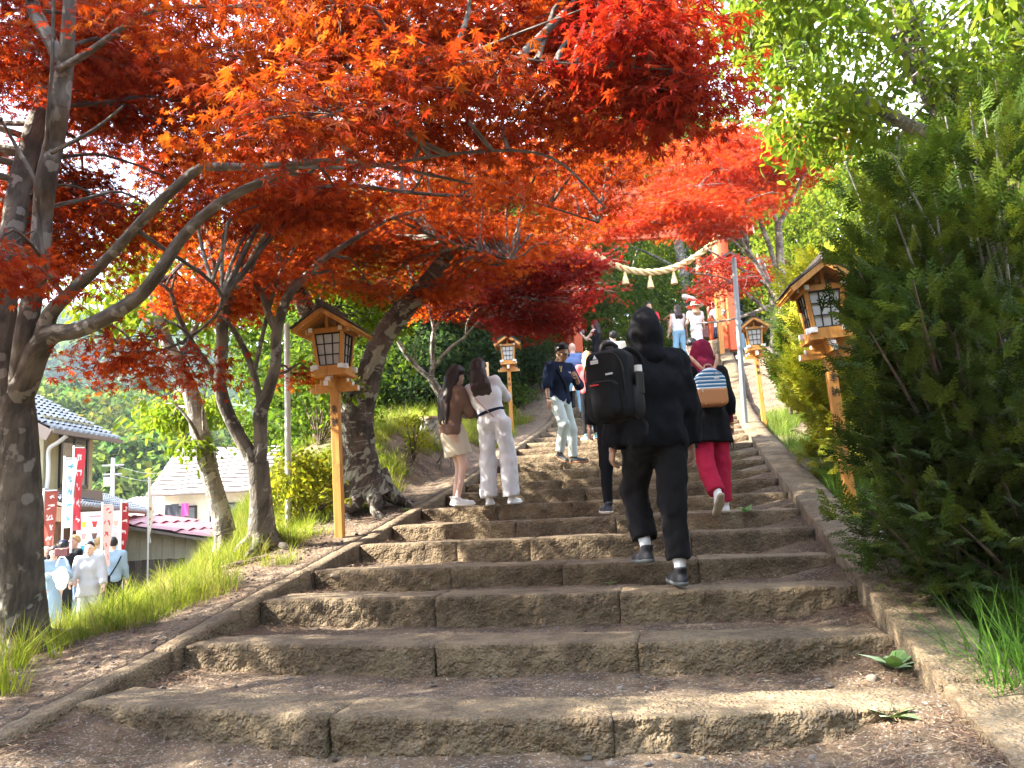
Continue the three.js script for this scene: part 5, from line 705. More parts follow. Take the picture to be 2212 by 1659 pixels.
{
  const pinkTile = mat([.3, .255, .235], { roughness: .55 }), redRoof = mat([.26, .045, .05], { roughness: .5 }), palePink = mat([.4, .32, .28], { roughness: .6 }), white = plaster([.5, .49, .47], 161), beige = plaster([.5, .46, .33], 163), creamW = plaster([.62, .56, .42], 165);
  const h1 = house('tiled_house', 'cream house with a broad pale ribbed roof and laundry below the cherry', 512, 36, 4.2, 5, 3.1, 1.9, creamW, pinkTile, { tile: 1.4, row: .34, windows: [[-1.6, 1.5, .8, 1.0], [-.2, 1.45, 1.1, 1.1], [1.2, 1.45, .8, 1.1]] });
  const cloths = [[-2.4, 0, [.03, .03, .04]], [-2.05, .02, [.04, .04, .05]], [-1.5, .03, [.6, .05, .25]], [.1, -.02, [.6, .6, .62]], [.35, 0, [.6, .62, .62]], [.6, .02, [.55, .57, .6]]]; cloths.forEach(([x, y, c]) => { const g = new THREE.BoxGeometry(.28, .5, .03, 4, 6, 1), p = g.attributes.position; for (let i = 0; i < p.count; i++) p.setZ(i, p.getZ(i) + Math.sin(p.getX(i) * 22 + p.getY(i) * 5) * .02); g.computeVertexNormals(); mesh('laundry', g.translate(x * .72, 2.35 + y, 2.95), mat(c), h1); }); mesh('balcony_rail', merge([box(4.2, .05, .05, 0, 1.5, 3.2), box(4.2, .05, .05, 0, 1.3, 3.2), box(4.2, .05, .05, 0, 1.1, 3.2), ...[-2.1, -1.05, 0, 1.05, 2.1].map((x) => box(.05, 1.6, .05, x, .76, 3.2))]), whitePipe, h1);
  house('white_house', 'small white house with a pale pink hipped roof', 322, 42, 3.6, 4, 2.2, 1.0, white, palePink, { hip: 1.7, tile: .8, row: .4, windows: [[-.2, 1.1, .7, .6], [-1.4, 1.1, .6, .6]] });
  const shed = house('red_roofed_shed', 'beige boarded shed with a red metal roof behind the flags', 370, 25, 3.4, 4, 1.55, .55, beige, redRoof, { gableFront: true, ridge: -1.2, tile: .9, row: 1.3 });
  mesh('batten', merge([...Array(11)].map((_, i) => box(.03, 1.5, .03, -1.55 + i * .31, .76, 2.015))), mat([.4, .38, .28]), shed);
  // fence of boards before the shed
  const fp = at(322, 1170, 22), f = thing('board_fence', 'dark weathered board fence in front of the beige shed', 'fence', V(fp.x, VY, fp.z)); const fm = [mat([.07, .05, .04], { roughness: .9 }), mat([.11, .085, .07], { roughness: .9 })]; for (let i = 0; i < 13; i++) mesh('board', box(.15, .95 + hash3(i, 2, 3) * .06, .025, -1.1 + i * .165, .48, 0), fm[i % 2], f); mesh('rail', merge([box(2.2, .06, .03, -.1, .3, -.03), box(2.2, .06, .03, -.1, .75, -.03)]), fm[0], f);
  const up = at(243, 1060, 46), u = thing('utility_pole', 'thin grey utility pole before the green hill', 'pole', V(up.x, VY - 1, up.z)); mesh('shaft', new THREE.CylinderGeometry(.1, .14, 6.6, 12).translate(0, 3.3, 0), mat([.42, .42, .42]), u); mesh('transformer', new THREE.CylinderGeometry(.18, .18, .5, 14).translate(-.3, 5.3, 0), mat([.5, .52, .52]), u); mesh('crossarm', merge([box(1.2, .08, .08, 0, 6.2, 0), box(1.0, .08, .08, 0, 5.7, 0)]), mat([.35, .35, .35]), u);
  for (const [y, lab] of [[5.2, 'upper'], [4.7, 'lower']]) { const a = V(up.x, VY + y, up.z), b = at(430, 1010, 34); b.y -= (5.2 - y) * .5; tag(mesh('overhead_wire', limb([a, a.clone().lerp(b, .5).add(V(0, -.35, 0)), b], [.012, .012], 5, 6), mat([.05, .05, .05])), lab + ' thin overhead wire from the utility pole to the tiled house', 'wire', 'overhead wires'); }
  // signs
  const canvasTex = (w, h, draw) => { const c = document.createElement('canvas'); c.width = w; c.height = h; draw(c.getContext('2d'), w, h); const t = new THREE.CanvasTexture(c); t.colorSpace = THREE.SRGBColorSpace; t.magFilter = THREE.LinearFilter; return t; };
  const board = canvasTex(256, 340, (x, w, h) => { x.fillStyle = '#e9eef0'; x.fillRect(0, 0, w, h); x.fillStyle = '#d98a8a'; x.fillRect(60, 14, 140, 12); const cs = ['#d9c23a', '#c4322f', '#dcd9d2', '#e8a48c', '#e59a92', '#6b4a3c', '#c63a3a', '#e9b7b0', '#39a9c9', '#d9b23f', '#58b7cf', '#8cc6d8', '#3f9fc4', '#7fc3d6', '#b72d45', '#d6d9dc']; cs.forEach((c, i) => { const cx = 32 + (i % 4) * 62, cy = 62 + Math.floor(i / 4) * 72; x.fillStyle = ['#cfe0e2', '#d9e6e2', '#c5dde6'][i % 3]; x.fillRect(cx - 24, cy - 24, 50, 60); x.fillStyle = c; x.beginPath(); x.moveTo(cx - 16, cy - 14); x.lineTo(cx + 18, cy - 14); x.lineTo(cx + 10, cy + 24); x.lineTo(cx - 8, cy + 24); x.fill(); x.fillStyle = '#fff'; x.fillRect(cx - 12, cy - 18, 24, 6); x.fillStyle = '#666'; x.fillRect(cx - 16, cy + 30, 34, 3); }); });
  const bp = at(217, 1140, 17.2), mb = thing('menu_board', 'white menu board with rows of coloured cup pictures behind the queue', 'menu board', V(bp.x, VY, bp.z)); mb.rotation.y = .25; const panel = new THREE.BoxGeometry(.84, 1.15, .04).translate(0, 1.62, 0), plain = mat([.68, .69, .7]); const pm = new THREE.Mesh(panel, [plain, plain, plain, plain, mat([1, 1, 1], { map: board, roughness: .5 }), plain]); pm.name = 'panel'; pm.castShadow = pm.receiveShadow = true; mb.add(pm); mesh('frame', merge([box(.03, 2.2, .05, -.435, 1.1, 0), box(.03, 2.2, .05, .435, 1.1, 0), box(.9, .03, .05, 0, 2.21, 0)]), whitePipe, mb);
  const flagSpec = [[95, 1055, 15.5, 1.0, '#8f4034', '#c9bdb6', 'narrow red and white banner beside the near maple trunk'], [140, 985, 16.4, 1.35, '#c9d2d6', '#4f97b5', 'tall white banner with blue marks above the queue'], [160, 962, 16.8, 1.65, '#b3303a', '#d6cccd', 'tall red and white banner above the queue'], [222, 1085, 15.2, 1.1, '#e8c6c6', '#c23a44', 'pale pink banner before the menu board'], [262, 1080, 16.4, 1.15, '#a32630', '#d8d2d2', 'red banner with bold white marks right of the menu board'], [322, 1030, 21, 1.6, '#efe9df', '#b0743c', 'white and brown banner before the beige shed']];
  flagSpec.forEach(([px, py, z, L, a, b, label], i) => {
    const p = at(px, py, z), t = thing('banner_flag', label, 'banner', V(p.x, VY, p.z), 'upright shop banners'), top = p.y - VY; mesh('pole', new THREE.CylinderGeometry(.018, .022, top, 10).translate(0, top / 2, 0), whitePipe, t); mesh('crossbar', box(.24, .02, .02, .1, top - .04, 0), whitePipe, t);
    const tx = canvasTex(64, 256, (x, w, h) => { x.fillStyle = a; x.fillRect(0, 0, w, h); x.strokeStyle = b; x.lineWidth = 6; const r = rng(i * 9 + 2); for (let k = 0; k < 5; k++) { const cy = 26 + k * 48; for (let j = 0; j < 4; j++) { x.beginPath(); x.moveTo(12 + r() * 40, cy - 12 + r() * 26); x.lineTo(12 + r() * 40, cy - 12 + r() * 26); x.stroke(); } } });
    const g = new THREE.BoxGeometry(.22, L, .008, 12, 30, 1), q = g.attributes.position; for (let k = 0; k < q.count; k++) { const x = q.getX(k) + .11, y = q.getY(k), f = .5 - y / L; q.setXYZ(k, x * (1 - .55 * f * (i % 3 ? 1 : .5)), y, q.getZ(k) + Math.sin(x * 13 + y * 4 + i) * .05 * (.3 + f) + x * f * .25); } g.computeVertexNormals(); mesh('cloth', g.translate(.02, top - .06 - L / 2, 0), mat([1, 1, 1], { map: tx, roughness: .9, side: THREE.DoubleSide }), t); t.rotation.y = .5 + i * .25;
  });
}
// ───────────── hills ─────────────
{
  const ridge = (name, label, crest, zNear, zFar, base, m, seed, amp) => {
    const n = 90, rows = 26, pos = [], uv = [], idx = [], X = (f) => lerp(-700, 1200, f), C = (px) => { for (let i = 1; i < crest.length; i++) if (px < crest[i][0]) return lerp(crest[i - 1][1], crest[i][1], smooth(0, 1, (px - crest[i - 1][0]) / (crest[i][0] - crest[i - 1][0]))); return crest[crest.length - 1][1]; }; const surf = (f, t) => { const px = X(f), top = at(px, C(px), zFar), bot = at(px, 1100, zNear), y = lerp(base, top.y, Math.pow(Math.sin(Math.min(t, 1) * Math.PI / 2), 1.15)), q = bot.clone().lerp(top, t); if (t > 1) q.y = lerp(top.y, base, (t - 1) * 2.2); else q.y = y; q.y += fbm(q.x * 3 / zFar * 8 + seed, q.z * 3 / zFar * 8, seed, 4) * amp * Math.sin(Math.min(1, t) * Math.PI); return q; };
    for (let i = 0; i <= n; i++) for (let j = 0; j <= rows; j++) { const q = surf(i / n, j / rows * 1.45); pos.push(q.x, q.y, q.z); uv.push(q.x / 30, q.z / 30); }
    for (let i = 0; i < n; i++) for (let j = 0; j < rows; j++) { const a = i * (rows + 1) + j, b = a + rows + 1; idx.push(a, b, a + 1, a + 1, b, b + 1); }
    const g = new THREE.BufferGeometry(); g.setAttribute('position', new THREE.Float32BufferAttribute(pos, 3)); g.setAttribute('uv', new THREE.Float32BufferAttribute(uv, 2)); g.setIndex(idx); g.computeVertexNormals(); structure(name, g, m, label, 'hill'); return surf;
  };
  const forest = mat([1, 1, 1], { map: tex(512, (u, v) => { const f = fbm(u * 20, v * 20, 171, 4, 20), g = fbm(u * 5, v * 5, 173, 3, 5); return mix3([.02, .045, .016], [.075, .13, .035], clamp(.45 + f * 1.1 + g * .6)); }), roughness: 1 });
  const s1 = ridge('hill', 'near green wooded hill behind the village', [[-700, 830], [0, 890], [110, 905], [200, 915], [300, 905], [420, 945], [560, 990], [700, 980], [1200, 900]], 60, 130, -3, forest, 5, 2.6), s2 = ridge('mountain', 'hazy blue wooded mountain far behind the village', [[-700, 690], [0, 745], [200, 752], [330, 765], [480, 800], [620, 850], [800, 860], [1200, 840]], 240, 620, -6, forest, 8, 14);
  const mass = (label, surf, n, f0, f1, sc, pal, seed, kind, t0 = .05, t1 = 1.02) => { const r = rng(seed), pads = [], g = new THREE.Group(); for (let i = 0; i < n; i++) { const f = lerp(f0, f1, r()), t = lerp(t0, t1, Math.sqrt(r())), c = surf(f, t), k = sc * (.6 + r() * .8); pads.push({ c: c.add(V(0, k * .35, 0)), rx: k, ry: k * (kind === 'needle' ? 1.5 : .8), rz: k, n: kind === 'needle' ? 16 : 20, tint: [.75 + r() * .5, .8 + r() * .4, .8 + r() * .5] }); } g.name = numbered('woodland'); scene.add(g); tag(g, label, 'woodland', null, 'stuff'); foliage(g, kind, pads, pal, seed, { scale: sc * .72, tilt: 1.1, shell: .6, droop: 0 }); };
  mass('rounded light green treetops covering the near hill', s1, 420, .3, .78, 2.6, [[.07, .13, .025], [.12, .2, .035], [.18, .26, .05]], 181, 'far'); mass('dark conifers along the top of the near hill', s1, 50, .44, .56, 3, [[.025, .055, .02], [.045, .085, .03]], 183, 'needle', .85, 1.0); mass('treetops on the far mountain slope', s2, 420, .32, .72, 11, [[.04, .08, .025], [.07, .12, .035], [.1, .16, .045]], 185, 'far', .2, 1.02);
}
{ const g = new THREE.BufferGeometry(), pts = [[-7.6, -12], [-5.9, -22], [-9, -34], [-40, -34], [-40, -8]]; const P = []; for (let i = 1; i < pts.length - 1; i++) P.push(...[pts[0], pts[i + 1], pts[i]].flatMap(([x, z]) => [x, VY + .02, z])); g.setAttribute('position', new THREE.Float32BufferAttribute(P, 3)); g.computeVertexNormals(); structure('pavement', boxUV(g, .8), mat([1, 1, 1], { map: tex(256, (u, v) => { const f = fbm(u * 8, v * 8, 191, 5, 8); return [.34, .32, .3].map((x) => x * (1 + f * .4)); }), roughness: .9 }), 'pale paved yard before the shop', 'pavement'); }
scene.fog = new THREE.FogExp2(col(.74, .9, 1), .00026);
// ───────────── people: a skeleton, smooth skins and clothes over it ─────────────
function surfaceNet(sdf, lo, hi, cell) {               // meshes the zero level of a distance field
  const nx = Math.ceil((hi.x - lo.x) / cell) + 2, ny = Math.ceil((hi.y - lo.y) / cell) + 2, nz = Math.ceil((hi.z - lo.z) / cell) + 2, D = new Float32Array(nx * ny * nz).fill(1e3), B = 6, half = B * cell * .5 * 1.75 + cell, id = (i, j, k) => (k * ny + j) * nx + i;
  for (let k = 0; k < nz; k += B) for (let j = 0; j < ny; j += B) for (let i = 0; i < nx; i += B) {
    const c = sdf(lo.x + (i + B / 2) * cell, lo.y + (j + B / 2) * cell, lo.z + (k + B / 2) * cell); if (Math.abs(c) > half * 1.15) { if (c < 0) for (let z = k; z < Math.min(k + B, nz); z++) for (let y = j; y < Math.min(j + B, ny); y++) for (let x = i; x < Math.min(i + B, nx); x++) D[id(x, y, z)] = c; continue; }
    for (let z = k; z < Math.min(k + B, nz); z++) for (let y = j; y < Math.min(j + B, ny); y++) for (let x = i; x < Math.min(i + B, nx); x++) D[id(x, y, z)] = sdf(lo.x + x * cell, lo.y + y * cell, lo.z + z * cell);
  }
  const vi = new Int32Array(nx * ny * nz).fill(-1), pos = [], idx = [], E = [[0, 1], [2, 3], [4, 5], [6, 7], [0, 2], [1, 3], [4, 6], [5, 7], [0, 4], [1, 5], [2, 6], [3, 7]];
  for (let k = 0; k < nz - 1; k++) for (let j = 0; j < ny - 1; j++) for (let i = 0; i < nx - 1; i++) {
    const o = id(i, j, k), v = [D[o], D[o + 1], D[o + nx], D[o + nx + 1], D[o + nx * ny], D[o + nx * ny + 1], D[o + nx * ny + nx], D[o + nx * ny + nx + 1]]; let m = 0; for (let c = 0; c < 8; c++) if (v[c] < 0) m |= 1 << c; if (m === 0 || m === 255) continue;
    let x = 0, y = 0, z = 0, n = 0; for (const [a, b] of E) if ((v[a] < 0) !== (v[b] < 0)) { const t = v[a] / (v[a] - v[b]), f = (s) => lerp((a >> s) & 1, (b >> s) & 1, t); x += f(0); y += f(1); z += f(2); n++; }
    vi[o] = pos.length / 3; pos.push(lo.x + (i + x / n) * cell, lo.y + (j + y / n) * cell, lo.z + (k + z / n) * cell);
  }
  const quad = (a, b, c, d, flip) => { if (a < 0 || b < 0 || c < 0 || d < 0) return; if (flip) idx.push(a, c, b, a, d, c); else idx.push(a, b, c, a, c, d); };
  for (let k = 1; k < nz - 1; k++) for (let j = 1; j < ny - 1; j++) for (let i = 1; i < nx - 1; i++) { const o = id(i, j, k), s = D[o] < 0; if (s !== D[o + 1] < 0) quad(vi[o], vi[o - nx], vi[o - nx - nx * ny], vi[o - nx * ny], s === false ? false : true); if (s !== D[o + nx] < 0) quad(vi[o], vi[o - nx * ny], vi[o - nx * ny - 1], vi[o - 1], s === false ? false : true); if (s !== D[o + nx * ny] < 0) quad(vi[o], vi[o - 1], vi[o - 1 - nx], vi[o - nx], s === false ? false : true); }
  const g = new THREE.BufferGeometry(); g.setAttribute('position', new THREE.Float32BufferAttribute(pos, 3)); for (let i = 0; i < idx.length; i += 3) { const t = idx[i + 1]; idx[i + 1] = idx[i + 2]; idx[i + 2] = t; } g.setIndex(idx); g.computeVertexNormals(); return g;
}
const smin = (a, b, k) => { const h = Math.max(k - Math.abs(a - b), 0) / k; return Math.min(a, b) - h * h * k * .25; };
// a bone: from a (radius ra) to b (radius rb); flat = cut square at b
const bone = (a, b, ra, rb = ra, flat = false) => { const v = b.clone().sub(a), L = v.lengthSq() || 1e-9, m = Math.sqrt(L); return { a, v, L, ra, rb, flat, n: v.clone().divideScalar(m), b }; };
function boneDist(q, x, y, z, inf) { const px = x - q.a.x, py = y - q.a.y, pz = z - q.a.z, h = clamp((px * q.v.x + py * q.v.y + pz * q.v.z) / q.L), dx = px - q.v.x * h, dy = py - q.v.y * h, dz = pz - q.v.z * h; let d = Math.sqrt(dx * dx + dy * dy + dz * dz) - lerp(q.ra, q.rb, h) - inf; if (q.flat) d = Math.max(d, (x - q.b.x) * q.n.x + (y - q.b.y) * q.n.y + (z - q.b.z) * q.n.z); return d; }
function skin(bones, { inf = 0, k = .05, cell = .02, wrinkle = 0, freq = 9, cut, seed = 0, pad = .06, squash = .55 } = {}) {
  const lo = V(1e9, 1e9, 1e9), hi = V(-1e9, -1e9, -1e9); for (const b of bones) for (const p of [b.a, b.b]) { const r = Math.max(b.ra, b.rb) + inf + pad; lo.min(p.clone().subScalar(r)); hi.max(p.clone().addScalar(r)); }
  const f = (x, y, z) => { let d = 1e3; for (const b of bones) d = smin(d, boneDist(b, x, y, z, inf), k); if (wrinkle && Math.abs(d) < .09) d += wrinkle * (fbm(x * freq + seed, y * freq * squash + seed, z * freq, 3) + .45 * fbm(x * freq * 2.3, y * freq * 1.6 + seed, z * freq * 2.3, 2)); return cut ? cut(d, x, y, z) : d; };
  return surfaceNet(f, lo, hi, cell);
}
const ell = (x, y, z, c, r) => { const a = (x - c[0]) / r[0], b = (y - c[1]) / r[1], d = (z - c[2]) / r[2], k = Math.sqrt(a * a + b * b + d * d); return (k - 1) * Math.min(...r); };
// head in its own frame: face to +z, origin at the skull's centre
const headGeo = (cell) => surfaceNet((x, y, z) => {
  let d = ell(x, y, z, [0, .025, -.012], [.076, .098, .096]); d = smin(d, ell(x, y, z, [0, -.05, .03], [.056, .07, .06]), .05); d = smin(d, ell(x, y, z, [0, -.1, .055], [.028, .024, .026]), .03);
  d = smin(d, ell(Math.abs(x), y, z, [.036, -.025, .062], [.024, .02, .018]), .025); d = smin(d, ell(x, y, z, [0, .018, .082], [.05, .012, .012]), .02);
  d = smin(d, boneDist(noseB, x, y, z, 0), .014); d = Math.max(d, -(ell(Math.abs(x), y, z, [.032, -.002, .094], [.016, .011, .014]))); d = smin(d, ell(x, y, z, [0, -.066, .084], [.024, .008, .01]), .012);
  d = smin(d, Math.max(ell(Math.abs(x), y, z, [.079, -.012, -.008], [.012, .032, .02]), -ell(Math.abs(x), y, z, [.09, -.012, 0], [.008, .02, .01])), .008); return smin(d, boneDist(neckB, x, y, z, 0), .03);
}, V(-.13, -.24, -.16), V(.13, .15, .15), cell);
const noseB = bone(V(0, .012, .088), V(0, -.034, .104), .008, .0135), neckB = bone(V(0, -.06, -.012), V(0, -.2, -.03), .052, .056);
const headFine = headGeo(.006), headRough = headGeo(.015);
const shoeGeo = (() => { // heel at the origin, toe to +z, sole at y = 0
  const f = (up) => surfaceNet((x, y, z) => { let d = smin(boneDist(shA, x, y, z, up ? -.004 : .004), boneDist(shB, x, y, z, up ? -.004 : .004), .04); if (up) { d = smin(d, boneDist(shC, x, y, z, 0), .03); d = Math.max(d, .018 - y); d = Math.max(d, y - .115 + .0 * z); } else { d = Math.max(d, y - .028 - .012 * smooth(.2, .27, z)); d = Math.max(d, -y + .018 * smooth(.19, .28, z)); } return d; }, V(-.09, -.03, -.09), V(.09, .17, .33), .01);
  const shA = bone(V(0, .03, .0), V(-.004, .03, .1), .038, .04), shB = bone(V(-.004, .03, .1), V(.004, .03, .22), .044, .04), shC = bone(V(0, .13, -.005), V(0, .05, .06), .042, .042);
  return { up: f(true), sole: f(false) };
})();
function handGeo(curl, spread = 1) {                   // palm from the wrist along -y, palm facing +z, thumb to +x
  const out = [], palm = new THREE.SphereGeometry(1, 14, 10); palm.scale(.038, .052, .017); palm.translate(.0, -.048, 0); out.push(palm, limb([V(0, .03, 0), V(0, 0, 0), V(0, -.03, 0)], [.026, .025, .026], 9, 2));
  [[.028, .07], [.01, .078], [-.009, .073], [-.026, .056]].forEach(([x, L], i) => { const a0 = .15 + curl * .75, a1 = a0 + curl * .9, a2 = a1 + curl * .6, p0 = V(x, -.088, 0), p1 = p0.clone().add(V(x * .12 * spread, -Math.cos(a0) * L * .45, Math.sin(a0) * L * .45)), p2 = p1.clone().add(V(0, -Math.cos(a1) * L * .32, Math.sin(a1) * L * .32)), p3 = p2.clone().add(V(0, -Math.cos(a2) * L * .26, Math.sin(a2) * L * .26)); out.push(limb([p0.clone().add(V(0, .02, 0)), p0, p1, p2, p3], [.009, .0092, .0086, .008, .0055], 7, 2)); });
  out.push(limb([V(.026, -.03, .002), V(.046, -.05, .008 + curl * .01), V(.052, -.074, .014 + curl * .022), V(.046, -.095, .018 + curl * .034)], [.012, .011, .0095, .006], 7, 2)); return merge(out);
}
const hands = [handGeo(.15), handGeo(.55), handGeo(1.15)];
const skinTone = { fair: mat([.56, .34, .25], { roughness: .55 }), light: mat([.6, .39, .3], { roughness: .55 }), tan: mat([.4, .22, .14], { roughness: .55 }), brown: mat([.27, .14, .085], { roughness: .55 }) };
const fabricBump = tex(256, (u, v) => .5 + .25 * Math.sin(u * 6.283 * 64) * Math.sin(v * 6.283 * 64) + fbm(u * 40, v * 40, 201, 3, 40) * .4, false);
const clothM = (c, o = {}) => phys(c, { roughness: .95, specularIntensity: .35, sheen: .12, sheenColor: col(...c.map((x) => Math.min(1, x * 1.5 + .01))), sheenRoughness: .6, ...o });
const hairM = (c) => phys(c, { roughness: .48, specularIntensity: .55 });
const eyeWhite = mat([.7, .68, .66], { roughness: .3 }), eyeDark = mat([.02, .014, .01], { roughness: .2 }), lipM = mat([.4, .13, .11], { roughness: .5 });
const D2 = (deg) => deg * RAD;
/* spec: h height, face (0 = to the camera, 180 = away, 90 = to the picture's right), lean / side (trunk), legs: [forward, knee, out, foot pitch] for L and R (the person's own), arms: [forward, elbow, out, in] */
function pose(sp) {
  const k = sp.h / 1.72, phi = D2(sp.face), F = V(Math.sin(phi), 0, Math.cos(phi)), S = V(Math.cos(phi), 0, -Math.sin(phi)), U = V(0, 1, 0), J = {}, dir = (f, o) => F.clone().multiplyScalar(Math.sin(f) * Math.cos(o)).addScaledVector(S, Math.sin(o)).addScaledVector(U, -Math.cos(f) * Math.cos(o));
  J.k = k; J.F = F; J.S = S; J.pel = V(0, 0, 0);
  for (const [n, s] of [['L', 1], ['R', -1]]) {
    const [f = 0, kn = 4, o = 3, fp = 0, yaw = 8] = sp['leg' + n] || []; const hip = J.pel.clone().addScaledVector(S, s * .088 * k), kne = hip.clone().addScaledVector(dir(D2(f), s * D2(o)), .43 * k), ank = kne.clone().addScaledVector(dir(D2(f - kn), s * D2(o * .3)), .41 * k); J['hip' + n] = hip; J['kne' + n] = kne; J['ank' + n] = ank; J['fp' + n] = D2(fp); J['fd' + n] = F.clone().applyAxisAngle(U, s * D2(yaw));
  }
  const tl = D2(sp.lean || 0), ts = D2(sp.side || 0), tdir = U.clone().multiplyScalar(Math.cos(tl) * Math.cos(ts)).addScaledVector(F, Math.sin(tl)).addScaledVector(V(1, 0, 0), Math.sin(ts)).normalize(); J.T = tdir;
  const twist = D2(sp.twist || 0), S2 = S.clone().applyAxisAngle(U, twist), F2 = F.clone().applyAxisAngle(U, twist); const S3 = S2.clone().sub(tdir.clone().multiplyScalar(S2.dot(tdir))).normalize(); J.F2 = F2;
  J.waist = J.pel.clone().addScaledVector(tdir, .14 * k); J.chest = J.pel.clone().addScaledVector(tdir, .34 * k); J.neck = J.pel.clone().addScaledVector(tdir, .53 * k); J.S3 = S3;
  const w = (sp.shoulder || .185) * k; J.shL = J.neck.clone().addScaledVector(S3, w).addScaledVector(tdir, -.045 * k); J.shR = J.neck.clone().addScaledVector(S3, -w).addScaledVector(tdir, -.045 * k);
  for (const [n, s] of [['L', 1], ['R', -1]]) {
    const [f = 4, el = 12, o = 9, inn = 0] = sp['arm' + n] || []; const d = (a, b) => F2.clone().multiplyScalar(Math.sin(a) * Math.cos(b)).addScaledVector(S3, s * Math.sin(b)).addScaledVector(U, -Math.cos(a) * Math.cos(b)); const elb = J['sh' + n].clone().addScaledVector(d(D2(f), D2(o)), .29 * k), dd = d(D2(f + el), D2(o - inn)), wri = elb.clone().addScaledVector(dd, .25 * k); J['elb' + n] = elb; J['wri' + n] = wri; J['hd' + n] = dd;
  }
  const nod = D2(sp.nod || 0), hy = phi + twist + D2(sp.look || 0), tiltv = D2(sp.tilt || 0); J.head = J.neck.clone().addScaledVector(tdir, .12 * k).addScaledVector(U, .035 * k).add(V(Math.sin(hy), 0, Math.cos(hy)).multiplyScalar((.03 + Math.sin(nod) * .05) * k)).add(V(Math.sin(tiltv) * .06, 0, 0)); J.hq = new THREE.Quaternion().setFromEuler(new THREE.Euler(nod, hy, -tiltv, 'ZYX')); J.hq.setFromEuler(new THREE.Euler(0, hy, 0)).multiply(new THREE.Quaternion().setFromEuler(new THREE.Euler(nod, 0, 0))).premultiply(new THREE.Quaternion().setFromEuler(new THREE.Euler(0, 0, -tiltv)));
  const low = Math.min(J.ankL.y, J.ankR.y) - .085 * k; for (const [n, v] of Object.entries(J)) if (v.isVector3 && !['F', 'S', 'T', 'S3', 'F2', 'fdL', 'fdR', 'hdL', 'hdR'].includes(n)) v.y -= low; return J;
}
const along2 = (a, b, t) => a.clone().lerp(b, t);
function person(sp) {
  const J = pose(sp), k = J.k, near = sp.z < 10, mid = sp.z < 14, cell = near ? .013 : mid ? .018 : sp.z < 20 ? .026 : .032, b = sp.build || 1, P = sp.at || at(sp.px, 900, sp.z); if (sp.onStairs !== false && !sp.at) { const [s, l] = toStair(P.x, P.z); P.y = s > STOP ? TOP : stepAt(s) + .01; if (sp.dy) P.y += sp.dy; }
  const t = thing('person', sp.label, 'person', P, sp.group || 'people on the stairs'), sk = skinTone[sp.skin || 'light'], M = (p) => p;
  const legBones = (grow, ankle, endR, flat) => ['L', 'R'].flatMap((n) => { const c = along2(J['kne' + n], J['ank' + n], ankle); return [bone(J['hip' + n], J['kne' + n], .082 * k * b + grow, .056 * k + grow * 1.1), bone(J['kne' + n], c, .054 * k + grow * 1.1, endR ?? (.036 * k + grow), flat)]; });
  const torso = (up = 1) => [bone(J.hipL.clone().addScaledVector(J.S, -.01), J.hipR.clone().addScaledVector(J.S, .01), .098 * k * b), bone(along2(J.pel, J.waist, .3).addScaledVector(J.S, .05 * k), J.waist.clone().addScaledVector(J.S3, .045 * k), .1 * k * b, .092 * k * b), bone(along2(J.pel, J.waist, .3).addScaledVector(J.S, -.05 * k), J.waist.clone().addScaledVector(J.S3, -.045 * k), .1 * k * b, .092 * k * b), bone(J.waist.clone().addScaledVector(J.S3, .045 * k), J.chest.clone().addScaledVector(J.S3, .065 * k), .092 * k * b, .108 * k * b), bone(J.waist.clone().addScaledVector(J.S3, -.045 * k), J.chest.clone().addScaledVector(J.S3, -.065 * k), .092 * k * b, .108 * k * b), bone(J.chest.clone().addScaledVector(J.S3, .065 * k), along2(J.neck, J.shL, .55).addScaledVector(J.T, -.05 * k), .108 * k * b, .075 * k * b), bone(J.chest.clone().addScaledVector(J.S3, -.065 * k), along2(J.neck, J.shR, .55).addScaledVector(J.T, -.05 * k), .108 * k * b, .075 * k * b), bone(along2(J.shL, J.neck, .1), along2(J.neck, J.head, .1).addScaledVector(J.T, -.03 * k), .058 * k * b, .05 * k), bone(along2(J.shR, J.neck, .1), along2(J.neck, J.head, .1).addScaledVector(J.T, -.03 * k), .058 * k * b, .05 * k)];
  const armBones = (grow, reach, flat) => ['L', 'R'].flatMap((n) => { const o = [], up = Math.min(1, reach / .5), e = along2(J['sh' + n], J['elb' + n], up); o.push(bone(J['sh' + n], e, .05 * k * b + grow, .04 * k * b + grow, flat && reach <= .5)); if (reach > .5) o.push(bone(J['elb' + n], along2(J['elb' + n], J['wri' + n], (reach - .5) * 2), .04 * k * b + grow, .029 * k + grow, flat)); return o; });
  // body: one continuous surface with head and hands
  const parts = [skin([...torso(), ...legBones(0, 1), ...armBones(0, 1), bone(J.neck.clone().addScaledVector(J.T, -.04 * k), along2(J.neck, J.head, .5), .052 * k, .05 * k)], { inf: -.004, cell: Math.max(cell, .02), k: .05 })];
  const hs_ = k * .98, H = (near || sp.fine ? headFine : headRough).clone().applyMatrix4(new THREE.Matrix4().compose(J.head, J.hq, V(hs_, hs_, hs_))); parts.push(H);
  for (const [n, s] of [['L', 1], ['R', -1]]) { const y = J['hd' + n].clone().negate(), inward = J.S3.clone().multiplyScalar(-s), z = inward.clone().sub(y.clone().multiplyScalar(inward.dot(y))).normalize(); let x = y.clone().cross(z); const m = new THREE.Matrix4().makeBasis(x, y, z), g = hands[sp['hand' + n] ?? 1].clone(); if (x.dot(J.F2) < 0) g.scale(-1, 1, 1), g.index || flipTri(g); g.applyMatrix4(new THREE.Matrix4().copy(m).scale(V(k, k, k)).setPosition(J['wri' + n])); parts.push(g); J['palm' + n] = J['wri' + n].clone().addScaledVector(J['hd' + n], .07 * k).addScaledVector(z, .02); }
  mesh('body', merge(parts), sk, t);
  // clothes
  const c = sp.wear;
